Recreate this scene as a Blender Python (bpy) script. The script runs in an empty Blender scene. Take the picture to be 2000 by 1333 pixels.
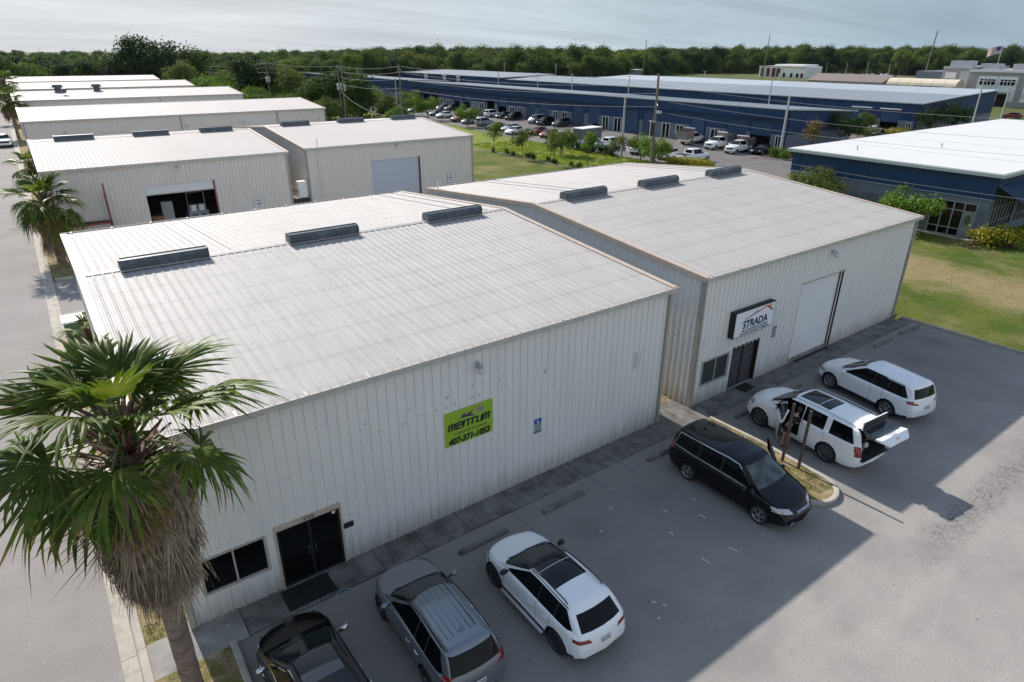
import bpy, bmesh, math, random
import numpy as np
from mathutils import Vector, Matrix, noise
random.seed(7); np.random.seed(7)
R = math.radians
sc = bpy.context.scene
COL = sc.collection
# ---------------------------------------------------------------- camera, sky, sun, exposure
cam_d = bpy.data.cameras.new('camera'); cam = bpy.data.objects.new('camera', cam_d); COL.objects.link(cam)
sc.camera = cam
_p, _y, _r = 0.42256, 0.63310, 0.003835
_f = Vector((math.cos(_p)*math.sin(_y), math.cos(_p)*math.cos(_y), -math.sin(_p)))
_rt = Vector((math.cos(_y), -math.sin(_y), 0)); _up = _rt.cross(_f)
_x = _rt*math.cos(_r) + _up*math.sin(_r); _u = _up*math.cos(_r) - _rt*math.sin(_r)
cam.matrix_world = Matrix(((_x.x, _u.x, -_f.x, -19.051), (_x.y, _u.y, -_f.y, -15.476), (_x.z, _u.z, -_f.z, 14.452), (0, 0, 0, 1)))
cam_d.sensor_width = 36; cam_d.lens = 36*1259.62/2000; cam_d.clip_end = 9000; cam_d.clip_start = 0.2
SUN_EL, SUN_AZ = R(35), R(-2.5)          # azimuth from +Y towards +X
wd = bpy.data.worlds.new('World'); sc.world = wd; wd.use_nodes = True
nt = wd.node_tree; nt.nodes.clear()
def N(t, kind, **k):
    n = t.nodes.new(kind)
    for a, b in k.items():
        if a in n.inputs: n.inputs[a].default_value = b
        else: setattr(n, a, b)
    return n
sky = N(nt, 'ShaderNodeTexSky', sky_type='NISHITA', sun_disc=False, sun_elevation=SUN_EL, sun_rotation=SUN_AZ,
        air_density=1.0, dust_density=0.6, ozone_density=1.6, altitude=10)
tc = N(nt, 'ShaderNodeTexCoord'); sx = N(nt, 'ShaderNodeSeparateXYZ'); nt.links.new(tc.outputs['Generated'], sx.inputs[0])
mz = N(nt, 'ShaderNodeMath', operation='MAXIMUM'); mz.inputs[1].default_value = 0.0; nt.links.new(sx.outputs[2], mz.inputs[0])
ad = N(nt, 'ShaderNodeMath', operation='ADD'); ad.inputs[1].default_value = 0.10; nt.links.new(mz.outputs[0], ad.inputs[0])
dx = N(nt, 'ShaderNodeMath', operation='DIVIDE'); nt.links.new(sx.outputs[0], dx.inputs[0]); nt.links.new(ad.outputs[0], dx.inputs[1])
dy = N(nt, 'ShaderNodeMath', operation='DIVIDE'); nt.links.new(sx.outputs[1], dy.inputs[0]); nt.links.new(ad.outputs[0], dy.inputs[1])
cx = N(nt, 'ShaderNodeCombineXYZ'); nt.links.new(dx.outputs[0], cx.inputs[0]); nt.links.new(dy.outputs[0], cx.inputs[1])
mp = N(nt, 'ShaderNodeMapping'); mp.inputs['Scale'].default_value = (0.35, 1.0, 1); mp.inputs['Rotation'].default_value = (0, 0, 0.5)
nt.links.new(cx.outputs[0], mp.inputs[0])
nz = N(nt, 'ShaderNodeTexNoise', Scale=0.55, Detail=7.0, Roughness=0.6, Distortion=0.4); nt.links.new(mp.outputs[0], nz.inputs['Vector'])
cr = N(nt, 'ShaderNodeValToRGB'); cr.color_ramp.elements[0].position = 0.36; cr.color_ramp.elements[0].color = (0.15, 0.15, 0.15, 1)
cr.color_ramp.elements[1].position = 0.72; cr.color_ramp.elements[1].color = (0.6, 0.6, 0.6, 1); nt.links.new(nz.outputs['Fac'], cr.inputs[0])
# thin high cloud: brighter sunward; unseen anti-sun side brightened to lift shaded facades
dot = N(nt, 'ShaderNodeVectorMath', operation='DOT_PRODUCT'); nt.links.new(tc.outputs['Generated'], dot.inputs[0])
dot.inputs[1].default_value = (math.sin(SUN_AZ), math.cos(SUN_AZ), 0)
mr = N(nt, 'ShaderNodeMapRange'); mr.inputs[1].default_value = -1.0; mr.inputs[2].default_value = 1.0; nt.links.new(dot.outputs['Value'], mr.inputs[0])
rp = N(nt, 'ShaderNodeValToRGB'); e = rp.color_ramp.elements; e[0].position = 0.0; e[0].color = (0.86, 0.93, 0.98, 1); e[1].position = 1.0; e[1].color = (0.91, 0.93, 0.95, 1)
for q_, c_ in ((0.25, (0.80, 0.88, 0.95, 1)), (0.55, (0.50, 0.63, 0.75, 1)), (0.68, (0.47, 0.62, 0.745, 1)), (0.90, (0.755, 0.86, 0.935, 1))):
    k_ = e.new(q_); k_.color = c_
nt.links.new(mr.outputs[0], rp.inputs[0])
lum = N(nt, 'ShaderNodeMapRange'); lum.inputs[1].default_value = 0.30; lum.inputs[2].default_value = 0.70; lum.inputs[3].default_value = 3.15; lum.inputs[4].default_value = 4.85; nt.links.new(nz.outputs['Fac'], lum.inputs[0])
cc = N(nt, 'ShaderNodeVectorMath', operation='SCALE'); nt.links.new(rp.outputs[0], cc.inputs[0]); nt.links.new(lum.outputs[0], cc.inputs['Scale'])
mx = N(nt, 'ShaderNodeMix', data_type='RGBA'); hz = N(nt, 'ShaderNodeMapRange', interpolation_type='SMOOTHSTEP'); hz.inputs[1].default_value = 0.05; hz.inputs[2].default_value = 0.65; hz.inputs[3].default_value = 1.0; hz.inputs[4].default_value = 0.0; nt.links.new(mz.outputs[0], hz.inputs[0])
hm = N(nt, 'ShaderNodeMath', operation='MAXIMUM'); nt.links.new(cr.outputs[0], hm.inputs[0]); nt.links.new(hz.outputs[0], hm.inputs[1])
nt.links.new(hm.outputs[0], mx.inputs[0]); nt.links.new(sky.outputs[0], mx.inputs[6]); nt.links.new(cc.outputs[0], mx.inputs[7])
bg = N(nt, 'ShaderNodeBackground', Strength=0.15); nt.links.new(mx.outputs[2], bg.inputs[0])
wo = N(nt, 'ShaderNodeOutputWorld'); nt.links.new(bg.outputs[0], wo.inputs[0])
sun_d = bpy.data.lights.new('sun', 'SUN'); sun = bpy.data.objects.new('sun', sun_d); COL.objects.link(sun)
sun_d.energy = 4.8; sun_d.angle = R(0.55); sun_d.color = (1.0, 0.93, 0.85)
_d = Vector((math.sin(SUN_AZ)*math.cos(SUN_EL), math.cos(SUN_AZ)*math.cos(SUN_EL), math.sin(SUN_EL)))
sun.rotation_euler = _d.to_track_quat('Z', 'Y').to_euler(); sun.location = (0, 60, 80)
vs = sc.view_settings; vs.view_transform = 'Standard'; vs.look = 'None'; vs.exposure = 0.35; vs.gamma = 1.0; vs.use_curve_mapping = False
sc.cycles.max_bounces = 6; sc.cycles.transparent_max_bounces = 8; sc.cycles.use_denoising = True

# ---------------------------------------------------------------- materials
def mat(name, col, rough=0.7, metal=0.0, var=0.0, vscale=1.0, bump=0.0, bscale=20.0, coat=0.0, spec=0.5, col2=None, c2=(0.45, 0.62), c2scale=0.5,
        coords='pos', detail=5.0, alpha=1.0, emis=0.0, stretch=None, randv=0.0):
    m = bpy.data.materials.new(name); m.use_nodes = True; t = m.node_tree
    b = t.nodes['Principled BSDF']
    b.inputs['Roughness'].default_value = rough; b.inputs['Metallic'].default_value = metal
    b.inputs['Coat Weight'].default_value = coat; b.inputs['Coat Roughness'].default_value = 0.04
    b.inputs['Specular IOR Level'].default_value = spec; b.inputs['Alpha'].default_value = alpha
    b.inputs['Base Color'].default_value = (*col, 1)
    m.diffuse_color = (*col, 1)
    if emis: b.inputs['Emission Color'].default_value = (*col, 1); b.inputs['Emission Strength'].default_value = emis
    if coords == 'pos': vec = N(t, 'ShaderNodeNewGeometry').outputs['Position']
    else: vec = N(t, 'ShaderNodeTexCoord').outputs['Object']
    if stretch:
        q = N(t, 'ShaderNodeMapping'); q.inputs['Scale'].default_value = stretch; t.links.new(vec, q.inputs[0]); vec2 = q.outputs[0]
    else: vec2 = vec
    out = None
    if col2 is not None:
        n = N(t, 'ShaderNodeTexNoise', Scale=c2scale, Detail=detail, Roughness=0.62); t.links.new(vec2, n.inputs['Vector'])
        r_ = N(t, 'ShaderNodeMapRange'); r_.inputs[1].default_value = c2[0]; r_.inputs[2].default_value = c2[1]; t.links.new(n.outputs['Fac'], r_.inputs[0])
        x = N(t, 'ShaderNodeMix', data_type='RGBA'); x.inputs[6].default_value = (*col, 1); x.inputs[7].default_value = (*col2, 1)
        t.links.new(r_.outputs[0], x.inputs[0]); out = x.outputs[2]
    if var or randv:
        h = N(t, 'ShaderNodeHueSaturation'); h.inputs['Color'].default_value = (*col, 1)
        if out: t.links.new(out, h.inputs['Color'])
        val = None
        if var:
            n = N(t, 'ShaderNodeTexNoise', Scale=vscale, Detail=detail, Roughness=0.6); t.links.new(vec2, n.inputs['Vector'])
            r_ = N(t, 'ShaderNodeMapRange'); r_.inputs[1].default_value = 0.25; r_.inputs[2].default_value = 0.75
            r_.inputs[3].default_value = 1-var; r_.inputs[4].default_value = 1+var; t.links.new(n.outputs['Fac'], r_.inputs[0]); val = r_.outputs[0]
        if randv:
            oi = N(t, 'ShaderNodeObjectInfo'); r2 = N(t, 'ShaderNodeMapRange'); r2.inputs[3].default_value = 1-randv; r2.inputs[4].default_value = 1+randv
            t.links.new(oi.outputs['Random'], r2.inputs[0])
            if val:
                mm = N(t, 'ShaderNodeMath', operation='MULTIPLY'); t.links.new(val, mm.inputs[0]); t.links.new(r2.outputs[0], mm.inputs[1]); val = mm.outputs[0]
            else: val = r2.outputs[0]
        t.links.new(val, h.inputs['Value']); out = h.outputs[0]
    if out: t.links.new(out, b.inputs['Base Color'])
    if bump:
        n = N(t, 'ShaderNodeTexNoise', Scale=bscale, Detail=4.0); t.links.new(vec, n.inputs['Vector'])
        bp = N(t, 'ShaderNodeBump', Strength=bump, Distance=0.02); t.links.new(n.outputs['Fac'], bp.inputs['Height']); t.links.new(bp.outputs[0], b.inputs['Normal'])
    m['_b'] = 1
    return m
def leafmat(name, col, col2, rough=0.55, scale=0.25, trans=0.25, randv=0.15):
    m = mat(name, col, rough, col2=col2, c2=(0.40, 0.60), c2scale=scale, var=0.25, vscale=1.7, randv=randv, spec=0.15)
    t = m.node_tree; b = t.nodes['Principled BSDF']; o = [n for n in t.nodes if n.type == 'OUTPUT_MATERIAL'][0]
    tr = N(t, 'ShaderNodeBsdfTranslucent'); s = N(t, 'ShaderNodeMixShader'); s.inputs[0].default_value = trans
    src = b.inputs['Base Color'].links[0].from_socket
    h = N(t, 'ShaderNodeHueSaturation', Saturation=1.15, Value=1.5, Hue=0.485); t.links.new(src, h.inputs['Color']); t.links.new(h.outputs[0], tr.inputs[0])
    t.links.new(b.outputs[0], s.inputs[1]); t.links.new(tr.outputs[0], s.inputs[2]); t.links.new(s.outputs[0], o.inputs[0])
    return m
M = {}
M['wall'] = mat('white ribbed wall steel', (0.73, 0.715, 0.685), 0.33, var=0.07, vscale=0.9, col2=(0.63, 0.61, 0.57), c2=(0.50, 0.78), c2scale=0.9, stretch=(1, 1, 0.25), bump=0.05, bscale=3)
M['wall2'] = mat('cream ribbed wall steel', (0.68, 0.645, 0.59), 0.5, var=0.06, vscale=0.6, col2=(0.58, 0.54, 0.48), c2=(0.50, 0.80), c2scale=0.5, stretch=(1, 1, 0.3))
def wallmat(name, a, b2, rough):
    m = mat(name, a, rough, var=0.07, vscale=0.9, col2=b2, c2=(0.50, 0.78), c2scale=0.9, stretch=(1, 1, 0.25), bump=0.05, bscale=3)
    t = m.node_tree; b = t.nodes['Principled BSDF']; src = b.inputs['Base Color'].links[0].from_socket; g = N(t, 'ShaderNodeNewGeometry').outputs['Position']
    q = N(t, 'ShaderNodeMapping'); q.inputs['Scale'].default_value = (7, 7, .45); t.links.new(g, q.inputs[0]); n = N(t, 'ShaderNodeTexNoise', Scale=1.0, Detail=6.0, Roughness=.7); t.links.new(q.outputs[0], n.inputs['Vector'])
    s = N(t, 'ShaderNodeSeparateXYZ'); t.links.new(g, s.inputs[0])
    # rain splash and soil at the foot, rust runs higher up
    f = N(t, 'ShaderNodeMapRange'); f.inputs[1].default_value = 1.1; f.inputs[2].default_value = 0.0; f.inputs[3].default_value = 0.0; f.inputs[4].default_value = 0.55; t.links.new(s.outputs[2], f.inputs[0])
    ad_ = N(t, 'ShaderNodeMath', operation='ADD'); t.links.new(n.outputs['Fac'], ad_.inputs[0]); t.links.new(f.outputs[0], ad_.inputs[1])
    r_ = N(t, 'ShaderNodeMapRange'); r_.inputs[1].default_value = 0.62; r_.inputs[2].default_value = 1.15; r_.inputs[4].default_value = 0.75; t.links.new(ad_.outputs[0], r_.inputs[0])
    x = N(t, 'ShaderNodeMix', data_type='RGBA'); t.links.new(r_.outputs[0], x.inputs[0]); t.links.new(src, x.inputs[6]); x.inputs[7].default_value = (0.30, 0.26, 0.20, 1); t.links.new(x.outputs[2], b.inputs['Base Color'])
    return m
M['wall'] = wallmat('white ribbed wall steel', (0.79, 0.775, 0.735), (0.67, 0.65, 0.60), 0.36)
M['wall2'] = wallmat('cream ribbed wall steel', (0.69, 0.655, 0.60), (0.58, 0.54, 0.48), 0.5)
M['trim'] = mat('beige trim steel', (0.42, 0.38, 0.33), 0.5, var=0.10, vscale=2)
M['rake'] = mat('pinkish tan rake trim', (0.50, 0.405, 0.325), 0.55, var=0.12, vscale=2.5)
M['gutter'] = mat('pale gutter steel', (0.50, 0.47, 0.43), 0.5, var=0.14, vscale=3)
M['white'] = mat('white paint', (0.74, 0.74, 0.73), 0.5, var=0.05)
M['walk'] = mat('dark stained walk concrete', (0.175, 0.17, 0.158), 0.9, var=0.35, vscale=1.3, col2=(0.085, 0.082, 0.078), c2=(0.42, 0.68), c2scale=1.6, bump=0.4, bscale=60, detail=8.0)
M['walk'] = mat('dark stained walk concrete', (0.175, 0.17, 0.158), 0.9, var=0.35, vscale=1.3, col2=(0.085, 0.082, 0.078), c2=(0.42, 0.68), c2scale=1.6, bump=0.4, bscale=60, detail=8.0)
M['concrete'] = mat('weathered concrete', (0.30, 0.285, 0.26), 0.9, var=0.22, vscale=1.6, col2=(0.17, 0.165, 0.155), c2=(0.45, 0.7), c2scale=1.1, bump=0.3, bscale=60)
M['kerb'] = mat('kerb concrete', (0.42, 0.385, 0.33), 0.9, var=0.16, vscale=2.0, col2=(0.28, 0.255, 0.22), c2=(0.48, 0.72), c2scale=1.6, bump=0.3, bscale=70)
M['black'] = mat('black rubber', (0.012, 0.012, 0.013), 0.6, var=0.1)
M['tyre'] = mat('tyre rubber', (0.018, 0.018, 0.019), 0.8)
M['dark'] = mat('dark interior', (0.012, 0.012, 0.013), 0.8)
M['glass'] = mat('dark tinted glass', (0.004, 0.005, 0.006), 0.05, spec=0.35)
M['cglass'] = mat('car window glass', (0.004, 0.005, 0.006), 0.06, spec=0.22)
M['wglass'] = mat('windscreen glass', (0.026, 0.036, 0.034), 0.06, spec=0.25, col2=(0.008, 0.011, 0.011), c2=(0.42, 0.58), c2scale=1.3, coords='obj')
M['chrome'] = mat('chrome', (0.62, 0.62, 0.63), 0.15, metal=1.0)
M['alloy'] = mat('alloy wheel', (0.42, 0.42, 0.43), 0.3, metal=0.9)
M['dalloy'] = mat('dark alloy wheel', (0.06, 0.06, 0.065), 0.3, metal=0.7)
M['plastic'] = mat('black trim plastic', (0.018, 0.018, 0.02), 0.5)
M['red'] = mat('red lamp lens', (0.22, 0.008, 0.012), 0.12, coat=0.8)
M['lamp'] = mat('clear lamp lens', (0.45, 0.47, 0.48), 0.1, coat=0.8, metal=0.3)
M['plate'] = mat('number plate', (0.55, 0.56, 0.55), 0.5)
M['rust'] = mat('rust brown steel', (0.105, 0.042, 0.03), 0.7, var=0.3, vscale=4)
M['redsteel'] = mat('faded red steel', (0.24, 0.075, 0.065), 0.6, var=0.25, vscale=3)
M['wood'] = mat('brown weathered wood', (0.085, 0.058, 0.045), 0.8, var=0.3, vscale=6, stretch=(1, 1, 0.2), bump=0.3, bscale=30)
M['pole'] = mat('grey brown utility pole wood', (0.19, 0.155, 0.125), 0.9, var=0.25, vscale=3, stretch=(1, 1, 0.15))
M['cpole'] = mat('concrete light pole', (0.40, 0.40, 0.39), 0.8, var=0.08)
M['wire'] = mat('cable', (0.30, 0.31, 0.32), 0.6, spec=0.2)
M['equip'] = mat('grey painted equipment', (0.42, 0.44, 0.46), 0.5, var=0.08)
M['vent'] = mat('slate grey vent steel', (0.075, 0.092, 0.105), 0.5, var=0.20, vscale=2.5, col2=(0.12, 0.14, 0.15), c2scale=2)
M['bluel'] = mat('light blue grey block', (0.15, 0.18, 0.215), 0.85, var=0.08, vscale=0.6, bump=0.2, bscale=8)
M['blue'] = mat('dark blue ribbed steel', (0.023, 0.055, 0.13), 0.5, spec=0.25, var=0.10, vscale=0.5)
M['blued'] = mat('blue roller door', (0.042, 0.078, 0.145), 0.55, spec=0.25, var=0.08, vscale=0.5)
M['bluest'] = mat('blue grey rough stone', (0.15, 0.185, 0.22), 0.9, var=0.3, vscale=4, bump=0.6, bscale=6)
M['roofblue'] = mat('grey metal roof', (0.25, 0.275, 0.30), 0.5, var=0.06, vscale=0.15, stretch=(0.3, 1, 1))
M['roofwhite'] = mat('white membrane roof', (0.62, 0.62, 0.61), 0.7, spec=0.15, var=0.03, vscale=0.3)
M['pinkw'] = mat('pinkish grey tilt wall', (0.36, 0.325, 0.32), 0.85, var=0.04, vscale=0.1)
M['beige'] = mat('beige wall', (0.40, 0.34, 0.26), 0.85, var=0.06, vscale=0.3)
M['sand'] = mat('cream canopy fabric', (0.62, 0.54, 0.42), 0.8, var=0.05)
M['browngrey'] = mat('brown grey shingle roof', (0.20, 0.165, 0.15), 0.9, var=0.08, vscale=0.5)
M['brick'] = mat('red brick', (0.20, 0.07, 0.05), 0.9, var=0.15)
M['yellow'] = mat('yellow paint', (0.62, 0.48, 0.10), 0.6, var=0.15, vscale=5)
M['bark'] = mat('bark', (0.11, 0.085, 0.065), 0.95, var=0.3, vscale=5, bump=0.5, bscale=25)
M['green_box'] = mat('green utility box', (0.09, 0.15, 0.10), 0.5, var=0.1)
M['leafA'] = leafmat('oak leaves', (0.044, 0.088, 0.018), (0.080, 0.132, 0.026), rough=.75)
M['leafB'] = leafmat('bright leaves', (0.080, 0.145, 0.022), (0.120, 0.19, 0.032), rough=.7)
M['leafC'] = leafmat('deep green leaves', (0.018, 0.042, 0.012), (0.036, 0.07, 0.016), rough=.75)
M['leafD'] = leafmat('olive leaves', (0.088, 0.122, 0.028), (0.125, 0.16, 0.040), rough=.75)
M['leafY'] = leafmat('yellow green leaves', (0.19, 0.22, 0.02), (0.30, 0.28, 0.03), randv=0.05)
M['frond'] = leafmat('palm frond green', (0.060, 0.110, 0.018), (0.125, 0.165, 0.036), rough=0.45, scale=3.0, trans=0.32, randv=0.35)
M['frondy'] = leafmat('palm frond turning yellow', (0.12, 0.125, 0.03), (0.22, 0.14, 0.05), rough=0.5, scale=3.0, trans=0.2)
M['fronddead'] = leafmat('dead palm frond', (0.42, 0.345, 0.26), (0.26, 0.20, 0.15), rough=0.8, scale=4.0, trans=0.22, randv=0.25)
M['petiole'] = mat('palm petiole', (0.12, 0.15, 0.04), 0.5, var=0.2, vscale=5)
M['palmtrunk'] = mat('palm trunk', (0.22, 0.165, 0.13), 0.95, var=0.3, vscale=3, col2=(0.13, 0.07, 0.05), c2=(0.5, 0.65), c2scale=2.2, stretch=(1, 1, 3), bump=1.0, bscale=14)
M['grasst'] = leafmat('grass tufts', (0.10, 0.13, 0.035), (0.23, 0.19, 0.09), scale=2.0)
M['skin'] = mat('skin', (0.42, 0.23, 0.16), 0.5)
M['cloth'] = mat('black cloth', (0.012, 0.012, 0.014), 0.9)
M['denim'] = mat('pale denim', (0.30, 0.31, 0.33), 0.9)
M['hair'] = mat('dark hair', (0.02, 0.014, 0.01), 0.5)
M['fabric'] = mat('car seat', (0.035, 0.033, 0.032), 0.7)

def paint(name, col, rough=0.28, metal=0.0):
    return mat(name, col, rough, metal=metal, coat=0.35 if 'black' in name else 0.8, spec=0.25 if 'black' in name else 0.5, var=0.02, vscale=0.6)
P = dict(white=paint('white car paint', (0.87, 0.88, 0.88)), black=paint('black car paint', (0.004, 0.004, 0.005), 0.15), grey=paint('grey metallic car paint', (0.20, 0.225, 0.25), 0.35, 0.6),
         silver=paint('silver car paint', (0.40, 0.41, 0.42), 0.35, 0.6), red=paint('red car paint', (0.24, 0.018, 0.02)), blue=paint('blue car paint', (0.02, 0.04, 0.22)),
         dgrey=paint('dark grey car paint', (0.05, 0.055, 0.06)), green=paint('pale green car paint', (0.26, 0.33, 0.32), 0.35, 0.3), tan=paint('tan car paint', (0.24, 0.21, 0.17)), olive=paint('olive car paint', (0.07, 0.075, 0.06)))

# roof: dirt bands over the purlins, streaks down the slope
def roofmat():
    m = mat('weathered white roof steel', (0.44, 0.42, 0.40), 0.6, spec=0.25, var=0.05, vscale=0.5)
    t = m.node_tree; b = t.nodes['Principled BSDF']; src = b.inputs['Base Color'].links[0].from_socket
    g = N(t, 'ShaderNodeNewGeometry'); s = N(t, 'ShaderNodeSeparateXYZ'); t.links.new(g.outputs['Position'], s.inputs[0])
    w = N(t, 'ShaderNodeMath', operation='PINGPONG'); w.inputs[1].default_value = 0.76
    t.links.new(s.outputs[1], w.inputs[0])
    r_ = N(t, 'ShaderNodeMapRange'); r_.inputs[1].default_value = 0.16; r_.inputs[2].default_value = 0.0; t.links.new(w.outputs[0], r_.inputs[0])
    q = N(t, 'ShaderNodeMapping'); q.inputs['Scale'].default_value = (3.4, 0.35, 1); t.links.new(g.outputs['Position'], q.inputs[0])
    n = N(t, 'ShaderNodeTexNoise', Scale=1.3, Detail=6.0, Roughness=0.7); t.links.new(q.outputs[0], n.inputs['Vector'])
    r2 = N(t, 'ShaderNodeMapRange'); r2.inputs[1].default_value = 0.42; r2.inputs[2].default_value = 0.75; t.links.new(n.outputs['Fac'], r2.inputs[0])
    mu = N(t, 'ShaderNodeMath', operation='MULTIPLY'); t.links.new(r_.outputs[0], mu.inputs[0]); mu.inputs[1].default_value = 0.22
    mm = N(t, 'ShaderNodeMath', operation='MULTIPLY'); mm.inputs[1].default_value = 0.36; t.links.new(r2.outputs[0], mm.inputs[0])
    a = N(t, 'ShaderNodeMath', operation='ADD', use_clamp=True); t.links.new(mu.outputs[0], a.inputs[0]); t.links.new(mm.outputs[0], a.inputs[1])
    x = N(t, 'ShaderNodeMix', data_type='RGBA'); t.links.new(a.outputs[0], x.inputs[0]); t.links.new(src, x.inputs[6]); x.inputs[7].default_value = (0.21, 0.20, 0.19, 1)
    t.links.new(x.outputs[2], b.inputs['Base Color'])
    return m
M['roof'] = roofmat()
M['roofclean'] = mat('clean pale roof steel', (0.43, 0.405, 0.385), 0.62, spec=0.15, var=0.05, vscale=0.25, stretch=(1, 0.3, 1))

def asphalt(name, base, stain, dry, cracks=False):
    m = mat(name, base, 0.92, spec=0.25); t = m.node_tree; b = t.nodes['Principled BSDF']
    g = N(t, 'ShaderNodeNewGeometry').outputs['Position']
    def noise_(scale, detail, a, c, st=None, rough=0.6):
        v = g
        if st: q = N(t, 'ShaderNodeMapping'); q.inputs['Scale'].default_value = st; t.links.new(g, q.inputs[0]); v = q.outputs[0]
        n = N(t, 'ShaderNodeTexNoise', Scale=scale, Detail=detail, Roughness=rough); t.links.new(v, n.inputs['Vector'])
        r_ = N(t, 'ShaderNodeMapRange'); r_.inputs[1].default_value = a; r_.inputs[2].default_value = c; t.links.new(n.outputs['Fac'], r_.inputs[0]); return r_.outputs[0]
    def mixc(f, A, B):
        x = N(t, 'ShaderNodeMix', data_type='RGBA'); t.links.new(f, x.inputs[0])
        if isinstance(A, tuple): x.inputs[6].default_value = (*A, 1)
        else: t.links.new(A, x.inputs[6])
        x.inputs[7].default_value = (*B, 1); return x.outputs[2]
    c = mixc(noise_(0.35, 6, 0.42, 0.66), base, stain)
    k = N(t, 'ShaderNodeMath', operation='MULTIPLY'); k.inputs[1].default_value = 0.55; t.links.new(noise_(0.5, 8, 0.50, 0.68, (0.35, 1.2, 1), 0.72), k.inputs[0]); c = mixc(k.outputs[0], c, dry)
    sp = noise_(26, 3, 0.52, 0.70); k = N(t, 'ShaderNodeMath', operation='MULTIPLY'); k.inputs[1].default_value = 0.75; t.links.new(sp, k.inputs[0])
    c = mixc(k.outputs[0], c, tuple(v*0.45 for v in base))
    sp = noise_(3.2, 3, 0.70, 0.76); k = N(t, 'ShaderNodeMath', operation='MULTIPLY'); k.inputs[1].default_value = 0.5; t.links.new(sp, k.inputs[0])
    c = mixc(k.outputs[0], c, tuple(v*0.45 for v in base))
    sp = noise_(60, 2, 0.50, 0.62); k = N(t, 'ShaderNodeMath', operation='MULTIPLY'); k.inputs[1].default_value = 0.16; t.links.new(sp, k.inputs[0]); c = mixc(k.outputs[0], c, tuple(min(.7, v*1.9) for v in base))
    if cracks:
        # bays darker from car oil plus building shade painted into colour; lane beyond bleached
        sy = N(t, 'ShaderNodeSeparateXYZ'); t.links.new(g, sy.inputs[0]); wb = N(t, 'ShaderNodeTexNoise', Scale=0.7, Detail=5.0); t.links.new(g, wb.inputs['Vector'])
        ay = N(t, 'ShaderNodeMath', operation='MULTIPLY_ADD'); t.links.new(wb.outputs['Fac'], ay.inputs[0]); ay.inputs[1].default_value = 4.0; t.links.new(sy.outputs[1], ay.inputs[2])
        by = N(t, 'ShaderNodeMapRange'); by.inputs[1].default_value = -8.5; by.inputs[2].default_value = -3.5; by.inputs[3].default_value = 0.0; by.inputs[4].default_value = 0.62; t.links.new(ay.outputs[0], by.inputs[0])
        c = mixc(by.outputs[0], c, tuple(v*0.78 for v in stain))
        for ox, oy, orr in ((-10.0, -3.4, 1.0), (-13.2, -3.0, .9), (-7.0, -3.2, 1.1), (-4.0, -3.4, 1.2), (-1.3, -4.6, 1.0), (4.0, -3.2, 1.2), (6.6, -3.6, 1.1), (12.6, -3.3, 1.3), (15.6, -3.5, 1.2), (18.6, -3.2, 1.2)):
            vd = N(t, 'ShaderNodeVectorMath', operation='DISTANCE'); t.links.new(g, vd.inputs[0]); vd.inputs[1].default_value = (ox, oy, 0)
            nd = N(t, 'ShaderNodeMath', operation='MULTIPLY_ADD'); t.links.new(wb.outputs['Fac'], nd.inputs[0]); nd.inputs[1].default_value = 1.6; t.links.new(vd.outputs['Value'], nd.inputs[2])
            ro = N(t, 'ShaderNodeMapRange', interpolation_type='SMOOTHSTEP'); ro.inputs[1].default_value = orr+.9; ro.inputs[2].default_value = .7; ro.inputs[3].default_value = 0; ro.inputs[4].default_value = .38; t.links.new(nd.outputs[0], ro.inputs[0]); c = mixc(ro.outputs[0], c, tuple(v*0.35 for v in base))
        v = N(t, 'ShaderNodeTexVoronoi', feature='DISTANCE_TO_EDGE', Scale=5.5, Randomness=1.0); nn = N(t, 'ShaderNodeTexNoise', Scale=3.0, Detail=5.0); t.links.new(g, nn.inputs['Vector'])
        va = N(t, 'ShaderNodeVectorMath', operation='MULTIPLY_ADD'); t.links.new(nn.outputs['Color'], va.inputs[0]); va.inputs[1].default_value = (0.9, 0.9, 0); t.links.new(g, va.inputs[2])
        t.links.new(va.outputs[0], v.inputs['Vector'])
        r_ = N(t, 'ShaderNodeMapRange'); r_.inputs[1].default_value = 0.09; r_.inputs[2].default_value = 0.02; t.links.new(v.outputs['Distance'], r_.inputs[0])
        s = N(t, 'ShaderNodeSeparateXYZ'); t.links.new(va.outputs[0], s.inputs[0])
        y0 = N(t, 'ShaderNodeMath', operation='ADD'); y0.inputs[1].default_value = 9.95; t.links.new(s.outputs[1], y0.inputs[0])
        ab = N(t, 'ShaderNodeMath', operation='ABSOLUTE'); t.links.new(y0.outputs[0], ab.inputs[0])
        bd = N(t, 'ShaderNodeMapRange'); bd.inputs[1].default_value = 0.70; bd.inputs[2].default_value = 0.15; t.links.new(ab.outputs[0], bd.inputs[0])
        bx = N(t, 'ShaderNodeMapRange'); bx.inputs[1].default_value = -0.5; bx.inputs[2].default_value = 4.0; t.links.new(s.outputs[0], bx.inputs[0])
        m1 = N(t, 'ShaderNodeMath', operation='MULTIPLY'); t.links.new(bd.outputs[0], m1.inputs[0]); t.links.new(bx.outputs[0], m1.inputs[1])
        m3 = N(t, 'ShaderNodeMath', operation='MULTIPLY'); t.links.new(m1.outputs[0], m3.inputs[0]); m3.inputs[1].default_value = 1.0
        c = mixc(m3.outputs[0], c, stain)
        m2 = N(t, 'ShaderNodeMath', operation='MULTIPLY'); t.links.new(m1.outputs[0], m2.inputs[0]); t.links.new(r_.outputs[0], m2.inputs[1])
        m4 = N(t, 'ShaderNodeMath', operation='MULTIPLY'); m4.inputs[1].default_value = 1.0; t.links.new(m2.outputs[0], m4.inputs[0]); c = mixc(m4.outputs[0], c, tuple(v*0.38 for v in base))
    t.links.new(c, b.inputs['Base Color'])
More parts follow.
